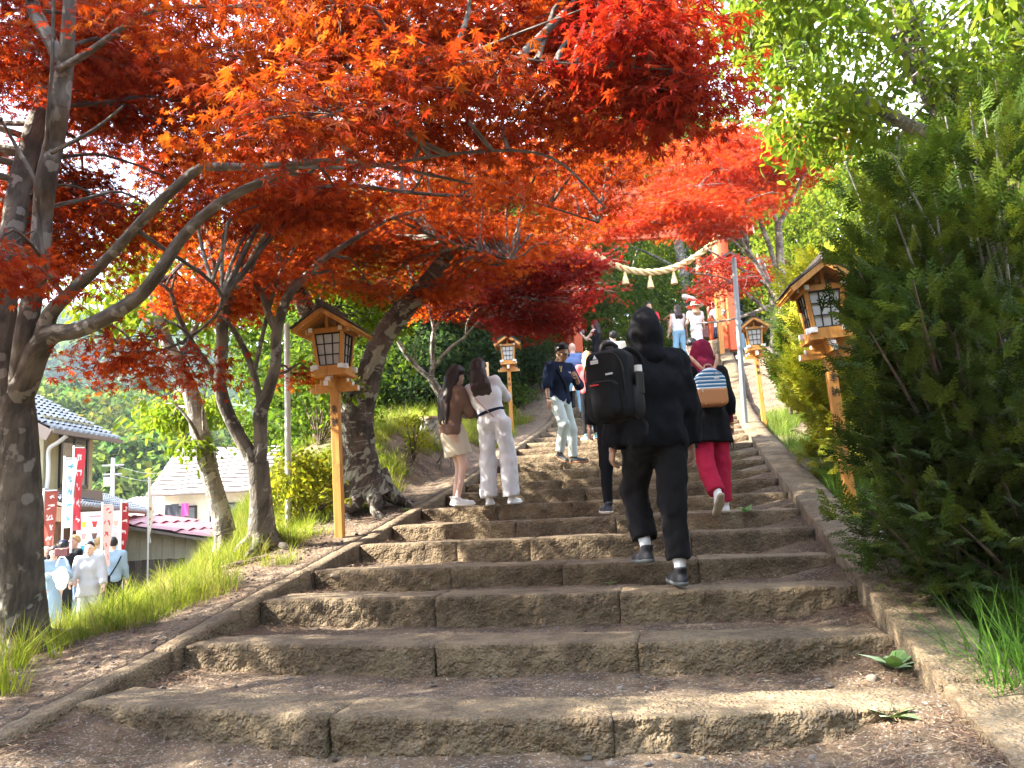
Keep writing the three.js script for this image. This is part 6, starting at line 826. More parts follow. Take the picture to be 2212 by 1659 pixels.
  if (c.legs) { const g = c.legs, wide = g.wide || 0; mesh(g.name || 'trousers', skin([...torso().slice(0, 3), ...['L', 'R'].flatMap((n) => { const cuff = along2(J['kne' + n], J['ank' + n], g.to ?? .97); return g.to !== undefined && g.to <= 0 ? [bone(J['hip' + n], along2(J['hip' + n], J['kne' + n], 1 + g.to), .086 * k * b, .07 * k + wide, true)] : [bone(J['hip' + n], J['kne' + n], .086 * k * b, .06 * k + wide * .6), bone(J['kne' + n], cuff, .06 * k + wide * .6, .043 * k + wide, true)]; })], { inf: g.inf ?? .01, cell, wrinkle: g.wrinkle ?? .014, freq: 12, seed: sp.px, k: .035, cut: (d, x, y, z) => Math.max(d, (x - J.waist.x) * J.T.x + (y - J.waist.y) * J.T.y + (z - J.waist.z) * J.T.z - .02) }), g.m, t); }
  if (c.skirt) { const g = c.skirt, a = along2(J.waist, J.pel, .1), e = along2(along2(J.hipL, J.kneL, g.to), along2(J.hipR, J.kneR, g.to), .5); mesh('skirt', skin([bone(a, along2(a, e, .45), .115 * k, .155 * k), bone(along2(a, e, .45), e, .155 * k, .18 * k, true)], { cell, wrinkle: .01, freq: 9, k: .03, cut: (d, x, y, z) => Math.max(d, (x - a.x) * J.T.x + (y - a.y) * J.T.y + (z - a.z) * J.T.z) }), g.m, t); }
  if (c.top) { const g = c.top, hemAt = J.pel.clone().addScaledVector(J.T, (g.hem ?? 0) * k); const tb = torso(); if (g.long) tb.push(bone(J.pel.clone().addScaledVector(J.S, .05 * k), along2(J.hipL, J.kneL, .6), .11 * k, .13 * k), bone(J.pel.clone().addScaledVector(J.S, -.05 * k), along2(J.hipR, J.kneR, .6), .11 * k, .13 * k)); mesh(g.name || 'shirt', skin([...tb, ...(g.sleeve ? armBones(g.loose ?? .006, g.sleeve, true) : [])], { inf: g.inf ?? .012, cell, wrinkle: g.wrinkle ?? .014, freq: 8, seed: sp.px + 3, k: .045, cut: (d, x, y, z) => Math.max(d, -((x - hemAt.x) * J.T.x + (y - hemAt.y) * J.T.y + (z - hemAt.z) * J.T.z) - (Math.hypot(x - hemAt.x, z - hemAt.z) > .24 * k ? 1 : 0), (x - J.neck.x) * J.T.x + (y - J.neck.y) * J.T.y + (z - J.neck.z) * J.T.z - (g.neck ?? .03) * k) }), g.m, t); }
  if (c.belt) { const w = along2(J.waist, J.pel, -.05), g = new THREE.TorusGeometry(.115 * k * b, .018, 8, 30).scale(1.28, 1, 1).rotateX(Math.PI / 2); g.scale(1, 1.1, 1); const q = new THREE.Quaternion().setFromUnitVectors(V(0, 1, 0), J.T).multiply(new THREE.Quaternion().setFromEuler(new THREE.Euler(0, D2(sp.face), 0))); mesh('belt', g.applyQuaternion(q).translate(w.x, w.y, w.z), c.belt, t); }
  for (const n of ['L', 'R']) { const sh = c.shoes; const Y = J['fp' + n], f = J['fd' + n], a = J['ank' + n], m = new THREE.Matrix4().makeBasis(V(0, 1, 0).cross(f).normalize(), V(0, 1, 0), f).multiply(new THREE.Matrix4().makeRotationX(Y)).multiply(new THREE.Matrix4().makeTranslation(0, -.085, -.028)).multiply(new THREE.Matrix4().makeScale(.95 * k, k, .95 * k)); m.premultiply(new THREE.Matrix4().makeTranslation(a.x, a.y, a.z)); const s = new THREE.Group(); s.name = 'shoe'; t.add(s); mesh('upper', shoeGeo.up.clone().applyMatrix4(m), sh.m, s); mesh('sole', shoeGeo.sole.clone().applyMatrix4(m), sh.sole || sh.m, s); if (c.socks) mesh('sock', skin([bone(along2(J['kne' + n], J['ank' + n], .62), along2(J['kne' + n], J['ank' + n], .93), .044 * k, .037 * k)], { cell: .012, wrinkle: .005, freq: 22, squash: 2 }), c.socks, t); }
  // hair, hoods
  const HM = new THREE.Matrix4().compose(J.head, J.hq, V(k, k, k)), hp = (x, y, z) => V(x, y, z).applyMatrix4(HM), inv = HM.clone().invert(), hl = V();
  if (c.hair) {
    const h = c.hair, bones = []; if (h.long) { const hr = rng(Math.round(sp.px)); for (let i = 0; i < 13; i++) { const u = i / 6 - 1, a0 = u * 1.25, x = Math.sin(a0) * .072, z = -Math.cos(a0) * .085 - .012, len = h.long * (.82 + hr() * .25), back = J.F2.clone().multiplyScalar(-1), S_ = J.S3.clone().multiplyScalar(u * -1 * (V(1, 0, 0).applyQuaternion(J.hq).dot(J.S3) < 0 ? 1 : -1)), s0 = hp(x, .045, z), s1 = hp(x * 1.12, -.06, z * 1.08), e0 = along2(J.neck, J.pel, len * .4).addScaledVector(back, .115 * k).addScaledVector(S_, .085 * k), e1 = along2(J.neck, J.pel, len).addScaledVector(back, .1 * k + .015 * hr()).addScaledVector(S_, (.085 + hr() * .02) * k); bones.push(bone(s0, s1, .02, .026), bone(s1, e0, .026, .024), bone(e0, e1, .024, .007)); } } else bones.push(bone(hp(0, .03, -.02), hp(0, .02, -.03), .05));
    const lo = hp(-.2, -.2, -.2).min(hp(.2, .2, .2)), front = h.front ?? .02;
    const cap = (x, y, z) => { hl.set(x, y, z).applyMatrix4(inv); let d = ell(hl.x, hl.y, hl.z, [0, .034, -.018], [.085 + (h.vol || 0), .104 + (h.vol || 0) * 1.1, .103 + (h.vol || 0)]); d = Math.max(d, (hl.z - .035) * .8 - (hl.y - .055) * 1.1 - front, -(hl.y + (h.nape ?? .055)) + Math.max(0, hl.z) * 1.2); if (h.bald) d = Math.max(d, hl.y - .05 - .03 * Math.max(0, -hl.z / .1)); return d; };
    const f = (x, y, z) => { let d = cap(x, y, z); if (h.long) { for (const q of bones) d = smin(d, boneDist(q, x, y, z, (h.vol || 0) * .4), .022); hl.set(x, y, z).applyMatrix4(inv); d = Math.max(d, -ell(hl.x, hl.y, hl.z, [0, -.03, .1], [.06, .1, .08])); } if (Math.abs(d) < .03) d += .009 * fbm(x * 34, y * (h.long ? 5 : 30), z * 34, 2); return d; };
    const L = V(1e9, 1e9, 1e9), U2 = V(-1e9, -1e9, -1e9); for (const q of [hp(0, 0, 0), ...bones.flatMap((q) => [q.a, q.b])]) { L.min(q.clone().subScalar(.18)); U2.max(q.clone().addScalar(.18)); } mesh('hair', surfaceNet(f, L, U2, near ? .009 : mid ? .012 : .018), h.m, t);
  }
  if (c.hood) { const h = c.hood, up = h.peak ?? .03, f = (x, y, z) => { hl.set(x, y, z).applyMatrix4(inv); let d = ell(hl.x, hl.y, hl.z, [0, .02, -.02], [.108, .125 + up * .3, .125]); d = smin(d, ell(hl.x, hl.y, hl.z, [0, .1, -.05], [.06, .05 + up, .06]), .06); for (const q of hb) d = smin(d, boneDist(q, x, y, z, 0), .07); d = Math.max(d, -ell(hl.x, hl.y, hl.z, [0, -.01, .12], [.07, .1, .09])); if (Math.abs(d) < .05) d += h.fold * (fbm(x * 7, y * 12, z * 7 + 4, 3) + .4 * fbm(x * 20, y * 22, z * 20, 2)); return d; }; const hb = [bone(hp(0, -.03, -.02), along2(J.neck, J.chest, .02), .1 * k, .1 * k), bone(along2(J.neck, J.shL, .05), along2(J.neck, J.shL, h.cape ? .75 : .45).addScaledVector(J.T, -.03), .075 * k, .06 * k), bone(along2(J.neck, J.shR, .05), along2(J.neck, J.shR, h.cape ? .75 : .45).addScaledVector(J.T, -.03), .075 * k, .06 * k)]; if (h.cape) hb.push(bone(J.neck.clone().addScaledVector(J.F2, -.06), along2(J.neck, J.pel, .3).addScaledVector(J.F2, -.075), .09 * k, .05 * k)); const L = V(1e9, 1e9, 1e9), U2 = V(-1e9, -1e9, -1e9); for (const q of [J.head, ...hb.flatMap((q) => [q.a, q.b])]) { L.min(q.clone().subScalar(.24)); U2.max(q.clone().addScalar(.24)); } mesh(h.name || 'hood', surfaceNet(f, L, U2, near ? .012 : .02), h.m, t); }
  if (c.hat) { const h = c.hat; mesh('hat', new THREE.LatheGeometry([[0, .15], [.06, .148], [.088, .12], [.096, .06], [.1, .05], [h.brim, .035 - h.brim * .1], [h.brim, .028 - h.brim * .1], [.098, .04]].map(([x, y]) => new THREE.Vector2(x, y)), 28).applyMatrix4(HM), h.m, t); }
  if (sp.faceOn) { const eyes = []; for (const s of [-1, 1]) { eyes.push(new THREE.SphereGeometry(.0115, 12, 8).translate(s * .032, -.002, .0795)); mesh('iris', new THREE.SphereGeometry(.0062, 10, 8).translate(s * .032, -.002, .0868).applyMatrix4(HM), eyeDark, t); mesh('eyebrow', bar(V(s * .018, .019, .098), V(s * .048, .019, .086), .006, .006).applyMatrix4(HM), c.hair ? c.hair.m : eyeDark, t); } mesh('eyes', merge(eyes).applyMatrix4(HM), eyeWhite, t); mesh('lips', merge([new THREE.SphereGeometry(1, 12, 8).scale(.021, .0045, .008).translate(0, -.062, .091), new THREE.SphereGeometry(1, 12, 8).scale(.018, .005, .008).translate(0, -.07, .09)]).applyMatrix4(HM), lipM, t); }
  if (c.beard) mesh('beard', surfaceNet((x, y, z) => { let d = smin(ell(x, y, z, [0, -.062, .036], [.063, .066, .064]), ell(x, y, z, [0, -.1, .055], [.036, .034, .034]), .03); return Math.max(d, y + .035 + Math.max(0, z - .05) * .2, -ell(x, y, z, [0, -.066, .1], [.02, .006, .02])); }, V(-.09, -.16, -.05), V(.09, .02, .13), .009).applyMatrix4(HM), c.beard, t);
  if (c.glasses) { const g = []; for (const s of [-1, 1]) { g.push(new THREE.SphereGeometry(1, 16, 10).scale(.03, .024, .006).translate(s * .036, 0, .1)); g.push(bar(V(s * .064, .006, .096), V(s * .082, .006, -.01), .005)); } g.push(bar(V(-.01, .006, .104), V(.01, .006, .104), .005)); mesh('sunglasses', merge(g).applyMatrix4(HM), phys([.008, .008, .01], { roughness: .08, clearcoat: 1 }), t); }
  if (c.strap) { const [from, to, m, w] = c.strap, A = J[from].clone(), off = sp.strapOut || .13; const p = [A.clone().addScaledVector(J.T, .055), along2(A, J[to], .3).addScaledVector(J.F2, c.strapSide * off), along2(A, J[to], .62).addScaledVector(J.F2, c.strapSide * (off + .015)), along2(A, J[to], .95).addScaledVector(J.F2, c.strapSide * off * .55)]; mesh('strap', limb(p, [w, w], 6, 6), m, t); }
  t.userData.J = undefined; sp.J = J; sp.P = P; return t;
}
function flipTri(g) { for (const n of Object.keys(g.attributes)) { const a = g.attributes[n]; for (let i = 0; i < a.count; i += 3) for (let c = 0; c < a.itemSize; c++) { const q = a.array[(i + 1) * a.itemSize + c]; a.array[(i + 1) * a.itemSize + c] = a.array[(i + 2) * a.itemSize + c]; a.array[(i + 2) * a.itemSize + c] = q; } } }
// ───────────── who is there ─────────────
const K = { black: clothM([.007, .007, .009]), black2: clothM([.012, .011, .012]), navy: clothM([.012, .018, .045]), white: clothM([.6, .6, .62]), offwhite: clothM([.58, .55, .47]), cream: clothM([.56, .5, .38]), shirtWhite: clothM([.36, .36, .38]), brown: clothM([.16, .1, .075]), paleJean: clothM([.48, .54, .52]), jean: clothM([.2, .36, .48]), blueT: clothM([.11, .16, .32]), crimson: clothM([.33, .012, .04]), wine: clothM([.17, .01, .035]), red: clothM([.5, .03, .05]), coral: clothM([.62, .1, .1]), grey: clothM([.3, .31, .33]), pale: clothM([.38, .4, .39]), sky: clothM([.24, .34, .44]), denim: clothM([.2, .3, .42]), hairBlack: hairM([.01, .008, .008]), hairBrown: hairM([.028, .016, .013]), blond: hairM([.35, .22, .09]), shoeDark: mat([.022, .022, .026], { roughness: .7 }), shoeNavy: mat([.03, .035, .055], { roughness: .75 }), shoeWhite: mat([.7, .7, .69], { roughness: .6 }), soleWhite: mat([.62, .58, .5], { roughness: .7 }), soleGrey: mat([.1, .11, .11], { roughness: .7 }), soleTan: mat([.36, .3, .2], { roughness: .8 }), gum: mat([.3, .14, .07]), sock: clothM([.72, .72, .73]), teal: mat([.2, .42, .44]), leather: mat([.42, .17, .055], { roughness: .5 }), strap: mat([.38, .2, .12], { roughness: .6 }) };
const stepPlace = (px, z, lift = 0) => { const p = at(px, 900, z), [s] = toStair(p.x, p.z); p.y = (s > STOP ? TOP : stepAt(s)) + .012 + lift; return p; };
// the hooded man
const man = { px: 1412, z: 5.3, h: 1.79, face: 192, lean: 3, legR: [-3, 4, -2, 0, 6], legL: [42, 62, -3, 4, 2], armL: [4, 14, 7, 2], armR: [0, 10, 8, 0], nod: 12, shoulder: .19, build: 1.06, label: 'person in a black hooded sweatshirt climbing with white socks showing', skin: 'tan', at: at(1440, 1266, 5.35), wear: { legs: { m: K.black2, wide: .016, to: .82, wrinkle: .024, inf: .02 }, top: { name: 'sweatshirt', m: K.black, sleeve: .98, hem: -.07, loose: .022, inf: .026, wrinkle: .034, neck: .06 }, hood: { m: K.black, fold: .014, peak: .02 }, shoes: { m: K.shoeDark, sole: K.soleGrey }, socks: K.sock }, handR: 1 };
person(man);
{ // his black backpack, slung from the left shoulder
  const p = at(1322, 834, 5.12), t = thing('backpack', 'large black backpack with red zip tag hanging from the hooded person\'s left shoulder', 'backpack', p); t.rotation.set(.02, -.5, .06); t.scale.setScalar(.93);
  const fabric = phys([.008, .008, .009], { roughness: .85, specularIntensity: .4, bumpMap: fabricBump, bumpScale: .001 }), trim = phys([.014, .014, .015], { roughness: .7, specularIntensity: .5 }), red = mat([.5, .03, .03]), tagM = mat([.5, .5, .52], { roughness: .4 });
  const shell = surfaceNet((x, y, z) => { const w = .135 + .02 * smooth(.1, -.2, y), q = [Math.max(Math.abs(x) - w + .06, 0), Math.max(Math.abs(y) - .265 + .1, 0), Math.max(Math.abs(z) - .1 - .02 * smooth(.25, -.1, y) + .06, 0)]; let d = Math.hypot(q[0], Math.hypot(q[1], q[2])) - .075; d = smin(d, ell(x, y, z, [0, -.07, .1], [.105, .16, .055]), .03); return d + .008 * fbm(x * 9, y * 6, z * 9, 3); }, V(-.24, -.36, -.22), V(.24, .36, .24), .012); mesh('main_bag', shell, fabric, t);
  mesh('front_pocket', surfaceNet((x, y, z) => { const q = [Math.max(Math.abs(x) - .04, 0), Math.max(Math.abs(y + .1) - .07, 0), Math.max(Math.abs(z - .125) - .01, 0)]; return Math.hypot(...q) - .06 + .004 * fbm(x * 12, y * 12, z * 12, 2); }, V(-.16, -.28, .02), V(.16, .1, .24), .01), fabric, t);
  mesh('zip', limb([V(-.11, -.02, .175), V(-.06, .005, .192), V(.06, .005, .192), V(.11, -.02, .175)], [.005, .005], 6, 5), trim, t); mesh('zip', limb([V(-.13, -.1, .12), V(-.13, .12, .12), V(-.07, .2, .11), V(.07, .2, .11), V(.13, .12, .12), V(.13, -.1, .12)], [.005, .005], 6, 5), trim, t); mesh('red_tag', box(.06, .01, .008, -.045, -.005, .194), red, t); mesh('badge', merge([box(.055, .026, .006, -.05, .155, .138, .002), new THREE.ConeGeometry(.016, .03, 4).translate(-.045, .188, .136)]), tagM, t); mesh('pull_tab', box(.05, .012, .006, .05, .06, .155), tagM, t);
  mesh('top_handle', limb([V(-.05, .24, -.02), V(-.03, .285, -.03), V(.03, .285, -.04), V(.05, .24, -.05)], [.015, .015], 8, 5), trim, t); mesh('shoulder_strap', merge([limb([V(.05, .22, -.08), V(.1, .25, -.13), V(.15, .2, -.17), V(.16, .08, -.2)], [.018, .02, .02, .016], 8, 5), limb([V(.14, -.22, -.05), V(.2, -.28, -.02), V(.2, -.36, .01)], [.01, .01, .008], 6, 4)]), fabric, t);
  mesh('side_pocket', surfaceNet((x, y, z) => ell(x, y, z, [.165, -.13, 0], [.045, .12, .075]), V(.1, -.28, -.1), V(.24, .02, .1), .01), trim, t);
  const b = thing('water_bottle', 'small bottle with a white cap in the black backpack\'s side pocket', 'bottle', V(.178, .01, 0).applyEuler(t.rotation).add(p)); mesh('body', new THREE.CylinderGeometry(.03, .03, .13, 18).translate(0, -.02, 0), phys([.016, .016, .018], { roughness: .35 }), b); mesh('cap', new THREE.CylinderGeometry(.024, .025, .04, 18).translate(0, .07, 0), K.shoeWhite, b);
}
// red headscarf and her striped backpack
const scarf = { px: 1540, z: 7.75, h: 1.62, face: 188, lean: 4, side: 0, legL: [-10, 30, 2, 52, 2], legR: [4, 4, 2, 0, 14], armL: [8, 20, 8, 6], armR: [6, 16, 14, 0], nod: 4, shoulder: .165, label: 'person in a crimson headscarf, black tunic and red trousers', skin: 'fair', at: at(1548, 1108, 7.75), wear: { legs: { m: K.crimson, wide: .028, to: .96, inf: .012, wrinkle: .022 }, top: { name: 'tunic', m: K.black, sleeve: .78, hem: -.23, long: true, loose: .02, inf: .018, wrinkle: .014 }, hood: { name: 'headscarf', m: K.wine, fold: .012, cape: true, peak: -.01 }, shoes: { m: K.shoeWhite, sole: K.soleTan } }, handR: 1 };
{ const t = person(scarf), J = scarf.J; mesh('cuff', skin([bone(along2(J.elbR, J.wriR, .35), along2(J.elbR, J.wriR, .95), .036, .032, true)], { cell: .012, wrinkle: .006 }), K.wine, t); mesh('wristwatch', new THREE.TorusGeometry(.031, .006, 8, 20).rotateX(Math.PI / 2).translate(J.wriR.x, J.wriR.y, J.wriR.z), mat([.6, .42, .15], { metalness: .8, roughness: .3 }), t);
  const ph = thing('phone', 'phone in a red case held beside the red trousers', 'phone', J.palmR.clone().add(scarf.P).add(V(-.02, -.03, .0))); mesh('case', box(.016, .15, .075, 0, 0, 0, .006), mat([.12, .02, .03], { roughness: .3 }), ph); ph.rotation.set(.2, .2, .15); mesh('screen', box(.002, .135, .065, -.0095, 0, 0), mat([.01, .01, .012], { roughness: .1 }), ph);
  const p = J.chest.clone().add(scarf.P).add(V(-.005, -.03, .2)), b = thing('backpack', 'small backpack with blue and white stripes over tan leather', 'backpack', p); b.rotation.set(-.05, .1, .02);
  const form = (x, y, z, w, h, d, r) => { const q = [Math.max(Math.abs(x) - w + r, 0), Math.max(Math.abs(y) - h + r, 0), Math.max(Math.abs(z) - d + .03, 0)]; return Math.hypot(Math.hypot(q[0], q[1]), q[2]) - r + (q[2] > 0 ? 0 : 0); }, bag = (x, y, z) => { const w = .142 - .03 * smooth(.06, .19, y) + .004, qx = Math.max(Math.abs(x) - w + .05, 0), qy = y > 0 ? Math.max(y - .185 + .12, 0) : Math.max(-y - .175 + .05, 0), qz = Math.max(Math.abs(z) - .07 + .03, 0), R = y > 0 ? lerp(.05, .12, smooth(0, .1, y)) : .05; return Math.max(Math.hypot(Math.max(Math.abs(x) - w + R, 0), qy) - R, Math.hypot(Math.max(Math.hypot(Math.max(Math.abs(x) - w + R, 0), qy) - R + .03, 0), qz) - .03); };
  const stripe = [mat([.66, .7, .74], { roughness: .85 }), mat([.03, .16, .3], { roughness: .85 })]; for (let i = 0; i < 12; i++) { const y0 = -.02 + i * .0175, y1 = y0 + .0175; if (y0 > .19) break; mesh('stripe', surfaceNet((x, y, z) => Math.max(bag(x, y, z) + (i % 2 ? .0 : .001), y0 - y, y - y1), V(-.17, y0 - .02, -.1), V(.17, y1 + .02, .1), .0075), stripe[i % 2 && i < 11 ? 1 : 0], b); }
  mesh('leather_base', surfaceNet((x, y, z) => Math.max(bag(x, y, z) - .003, y + .019), V(-.18, -.21, -.12), V(.18, .02, .12), .009), K.leather, b); mesh('zip_pull', box(.012, .03, .006, -.1, -.035, .078), mat([.6, .58, .5], { metalness: .6, roughness: .3 }), b); mesh('label_patch', box(.05, .028, .003, .05, .085, .073), mat([.6, .62, .62]), b); mesh('motif', new THREE.TorusGeometry(.02, .004, 6, 18).scale(1.5, .6, 1).translate(.06, .125, .07), mat([.35, .4, .48]), b); mesh('stud', merge([-.08, .08].map((x) => new THREE.SphereGeometry(.006, 8, 6).translate(x, -.16, .072))), mat([.6, .5, .3], { metalness: .8, roughness: .3 }), b);
  mesh('shoulder_strap', merge([-1, 1].map((s) => limb([V(s * .05, .17, .02), V(s * .1, .25, -.02), V(s * .135, .33, -.1), V(s * .13, .3, -.2)], [.015, .017, .017, .014], 8, 5))), K.strap, b); mesh('top_handle', limb([V(-.04, .175, .01), V(-.03, .215, .015), V(.03, .215, .015), V(.04, .175, .01)], [.008, .008], 8, 5), K.strap, b);
}
// black jeans, navy trainers
person({ px: 1346, z: 8.1, h: 1.7, face: 190, lean: 4, legL: [2, 4, 3, 0, 2], legR: [-14, 34, 2, 40, 4], armL: [0, 10, 6], armR: [10, 20, 6], skin: 'fair', at: at(1340, 1108, 8.1), label: 'person in black jeans and navy trainers beyond the hooded person', wear: { legs: { m: K.black, wide: -.006, wrinkle: .01 }, top: { m: K.black, sleeve: .95, hem: -.05 }, hair: { m: K.hairBlack, vol: .012, front: .08, nape: .09 }, shoes: { m: K.shoeNavy, sole: K.soleWhite } } });
// navy shirt coming down
{ const s = { px: 1192, z: 12.1, h: 1.76, face: 38, lean: 2, side: 2, legR: [30, 46, 5, 24, 6], legL: [8, 10, 9, 0, 34], armR: [2, 16, 16, 4], armL: [22, 98, 16, 62], nod: 22, look: 14, skin: 'tan', fine: true, faceOn: true, at: at(1216, 1002, 12.1), label: 'person in a navy shirt, pale jeans and sunglasses walking down', wear: { legs: { m: K.paleJean, wide: .012, wrinkle: .016 }, top: { m: K.navy, sleeve: .62, hem: -.1, loose: .014, inf: .016 }, hair: { m: K.hairBlack, vol: .01, front: .0, nape: .03 }, glasses: true, shoes: { m: K.shoeDark, sole: K.gum }, strap: ['shR', 'hipL', K.black, .014], strapSide: 1 }, handL: 2, handR: 0 };
  const t = person(s), J = s.J; mesh('shirt_emblem', merge([bar(V(0, 0, 0), V(0, .05, 0), .016, .006), bar(V(-.012, .05, 0), V(-.02, .09, 0), .012, .006), bar(V(.012, .05, 0), V(.02, .09, 0), .012, .006)]).rotateY(D2(38)).translate(...J.chest.clone().addScaledVector(J.S3, -.08).addScaledVector(J.F2, .135).add(V(0, .05, 0)).toArray()), mat([.5, .38, .12]), t); mesh('pocket_square', new THREE.ConeGeometry(.022, .06, 3).scale(1, 1, .2).rotateZ(1.4).rotateY(D2(38)).translate(...J.chest.clone().addScaledVector(J.S3, .08).addScaledVector(J.F2, .135).add(V(0, .06, 0)).toArray()), K.shoeWhite, t); mesh('bracelet', merge([new THREE.TorusGeometry(.031, .005, 6, 18).rotateX(1.57).translate(...along2(J.elbR, J.wriR, .92).toArray()), new THREE.TorusGeometry(.031, .005, 6, 18).rotateY(.8).translate(...along2(J.elbL, J.wriL, .95).toArray())]), K.black, t);
  const bp = J.hipL.clone().add(s.P).addScaledVector(J.S3, .12), b = thing('shoulder_bag', 'flat black shoulder bag at the hip of the navy-shirted person', 'bag', bp); mesh('pouch', box(.07, .26, .2, 0, .02, 0, .025), mat([.014, .014, .017], { roughness: .7 }), b); mesh('flap', box(.076, .1, .206, 0, .1, 0, .02), mat([.02, .02, .023], { roughness: .6 }), b); b.rotation.y = D2(38); }
// two girls looking at one phone
{ const s = { px: 985, z: 9.25, h: 1.6, face: 118, lean: 8, side: -2, legL: [22, 34, 2, 0, 6], legR: [16, 30, 2, 0, 10], armL: [34, 70, 8, 20], armR: [24, 66, 6, 30], nod: 22, tilt: 4, twist: 12, shoulder: .16, build: .93, skin: 'light', at: at(978, 1093, 9.25), label: 'person with very long dark hair in a cream skirt and brown top', wear: { skirt: { m: K.cream, to: .72 }, top: { m: K.brown, sleeve: .95, hem: -.06, loose: .012 }, hair: { m: K.hairBrown, long: .8, vol: .012, front: .01 }, shoes: { m: K.shoeWhite, sole: K.shoeWhite } } }; person(s);
  const g = { px: 1062, z: 9.2, h: 1.66, face: 168, lean: 6, side: -16, legL: [4, 6, 2, 0, 4], legR: [4, 6, 7, 0, 18], armL: [34, 62, 20, 20], armR: [44, 86, 18, 50], nod: 26, tilt: -10, look: -12, shoulder: .165, skin: 'light', at: at(1076, 1090, 9.15), label: 'person all in white with a black belt leaning towards a friend', wear: { legs: { m: K.white, wide: .042, to: 1.0, inf: .012, wrinkle: .024 }, top: { m: K.white, sleeve: .98, hem: .02, loose: .002, inf: .008, wrinkle: .01 }, belt: K.navy, hair: { m: K.hairBrown, long: .36, vol: .014, front: .01 }, shoes: { m: K.shoeWhite, sole: K.shoeWhite }, strap: ['shL', 'hipR', K.strap, .006], strapSide: -1 } }; person(g); }
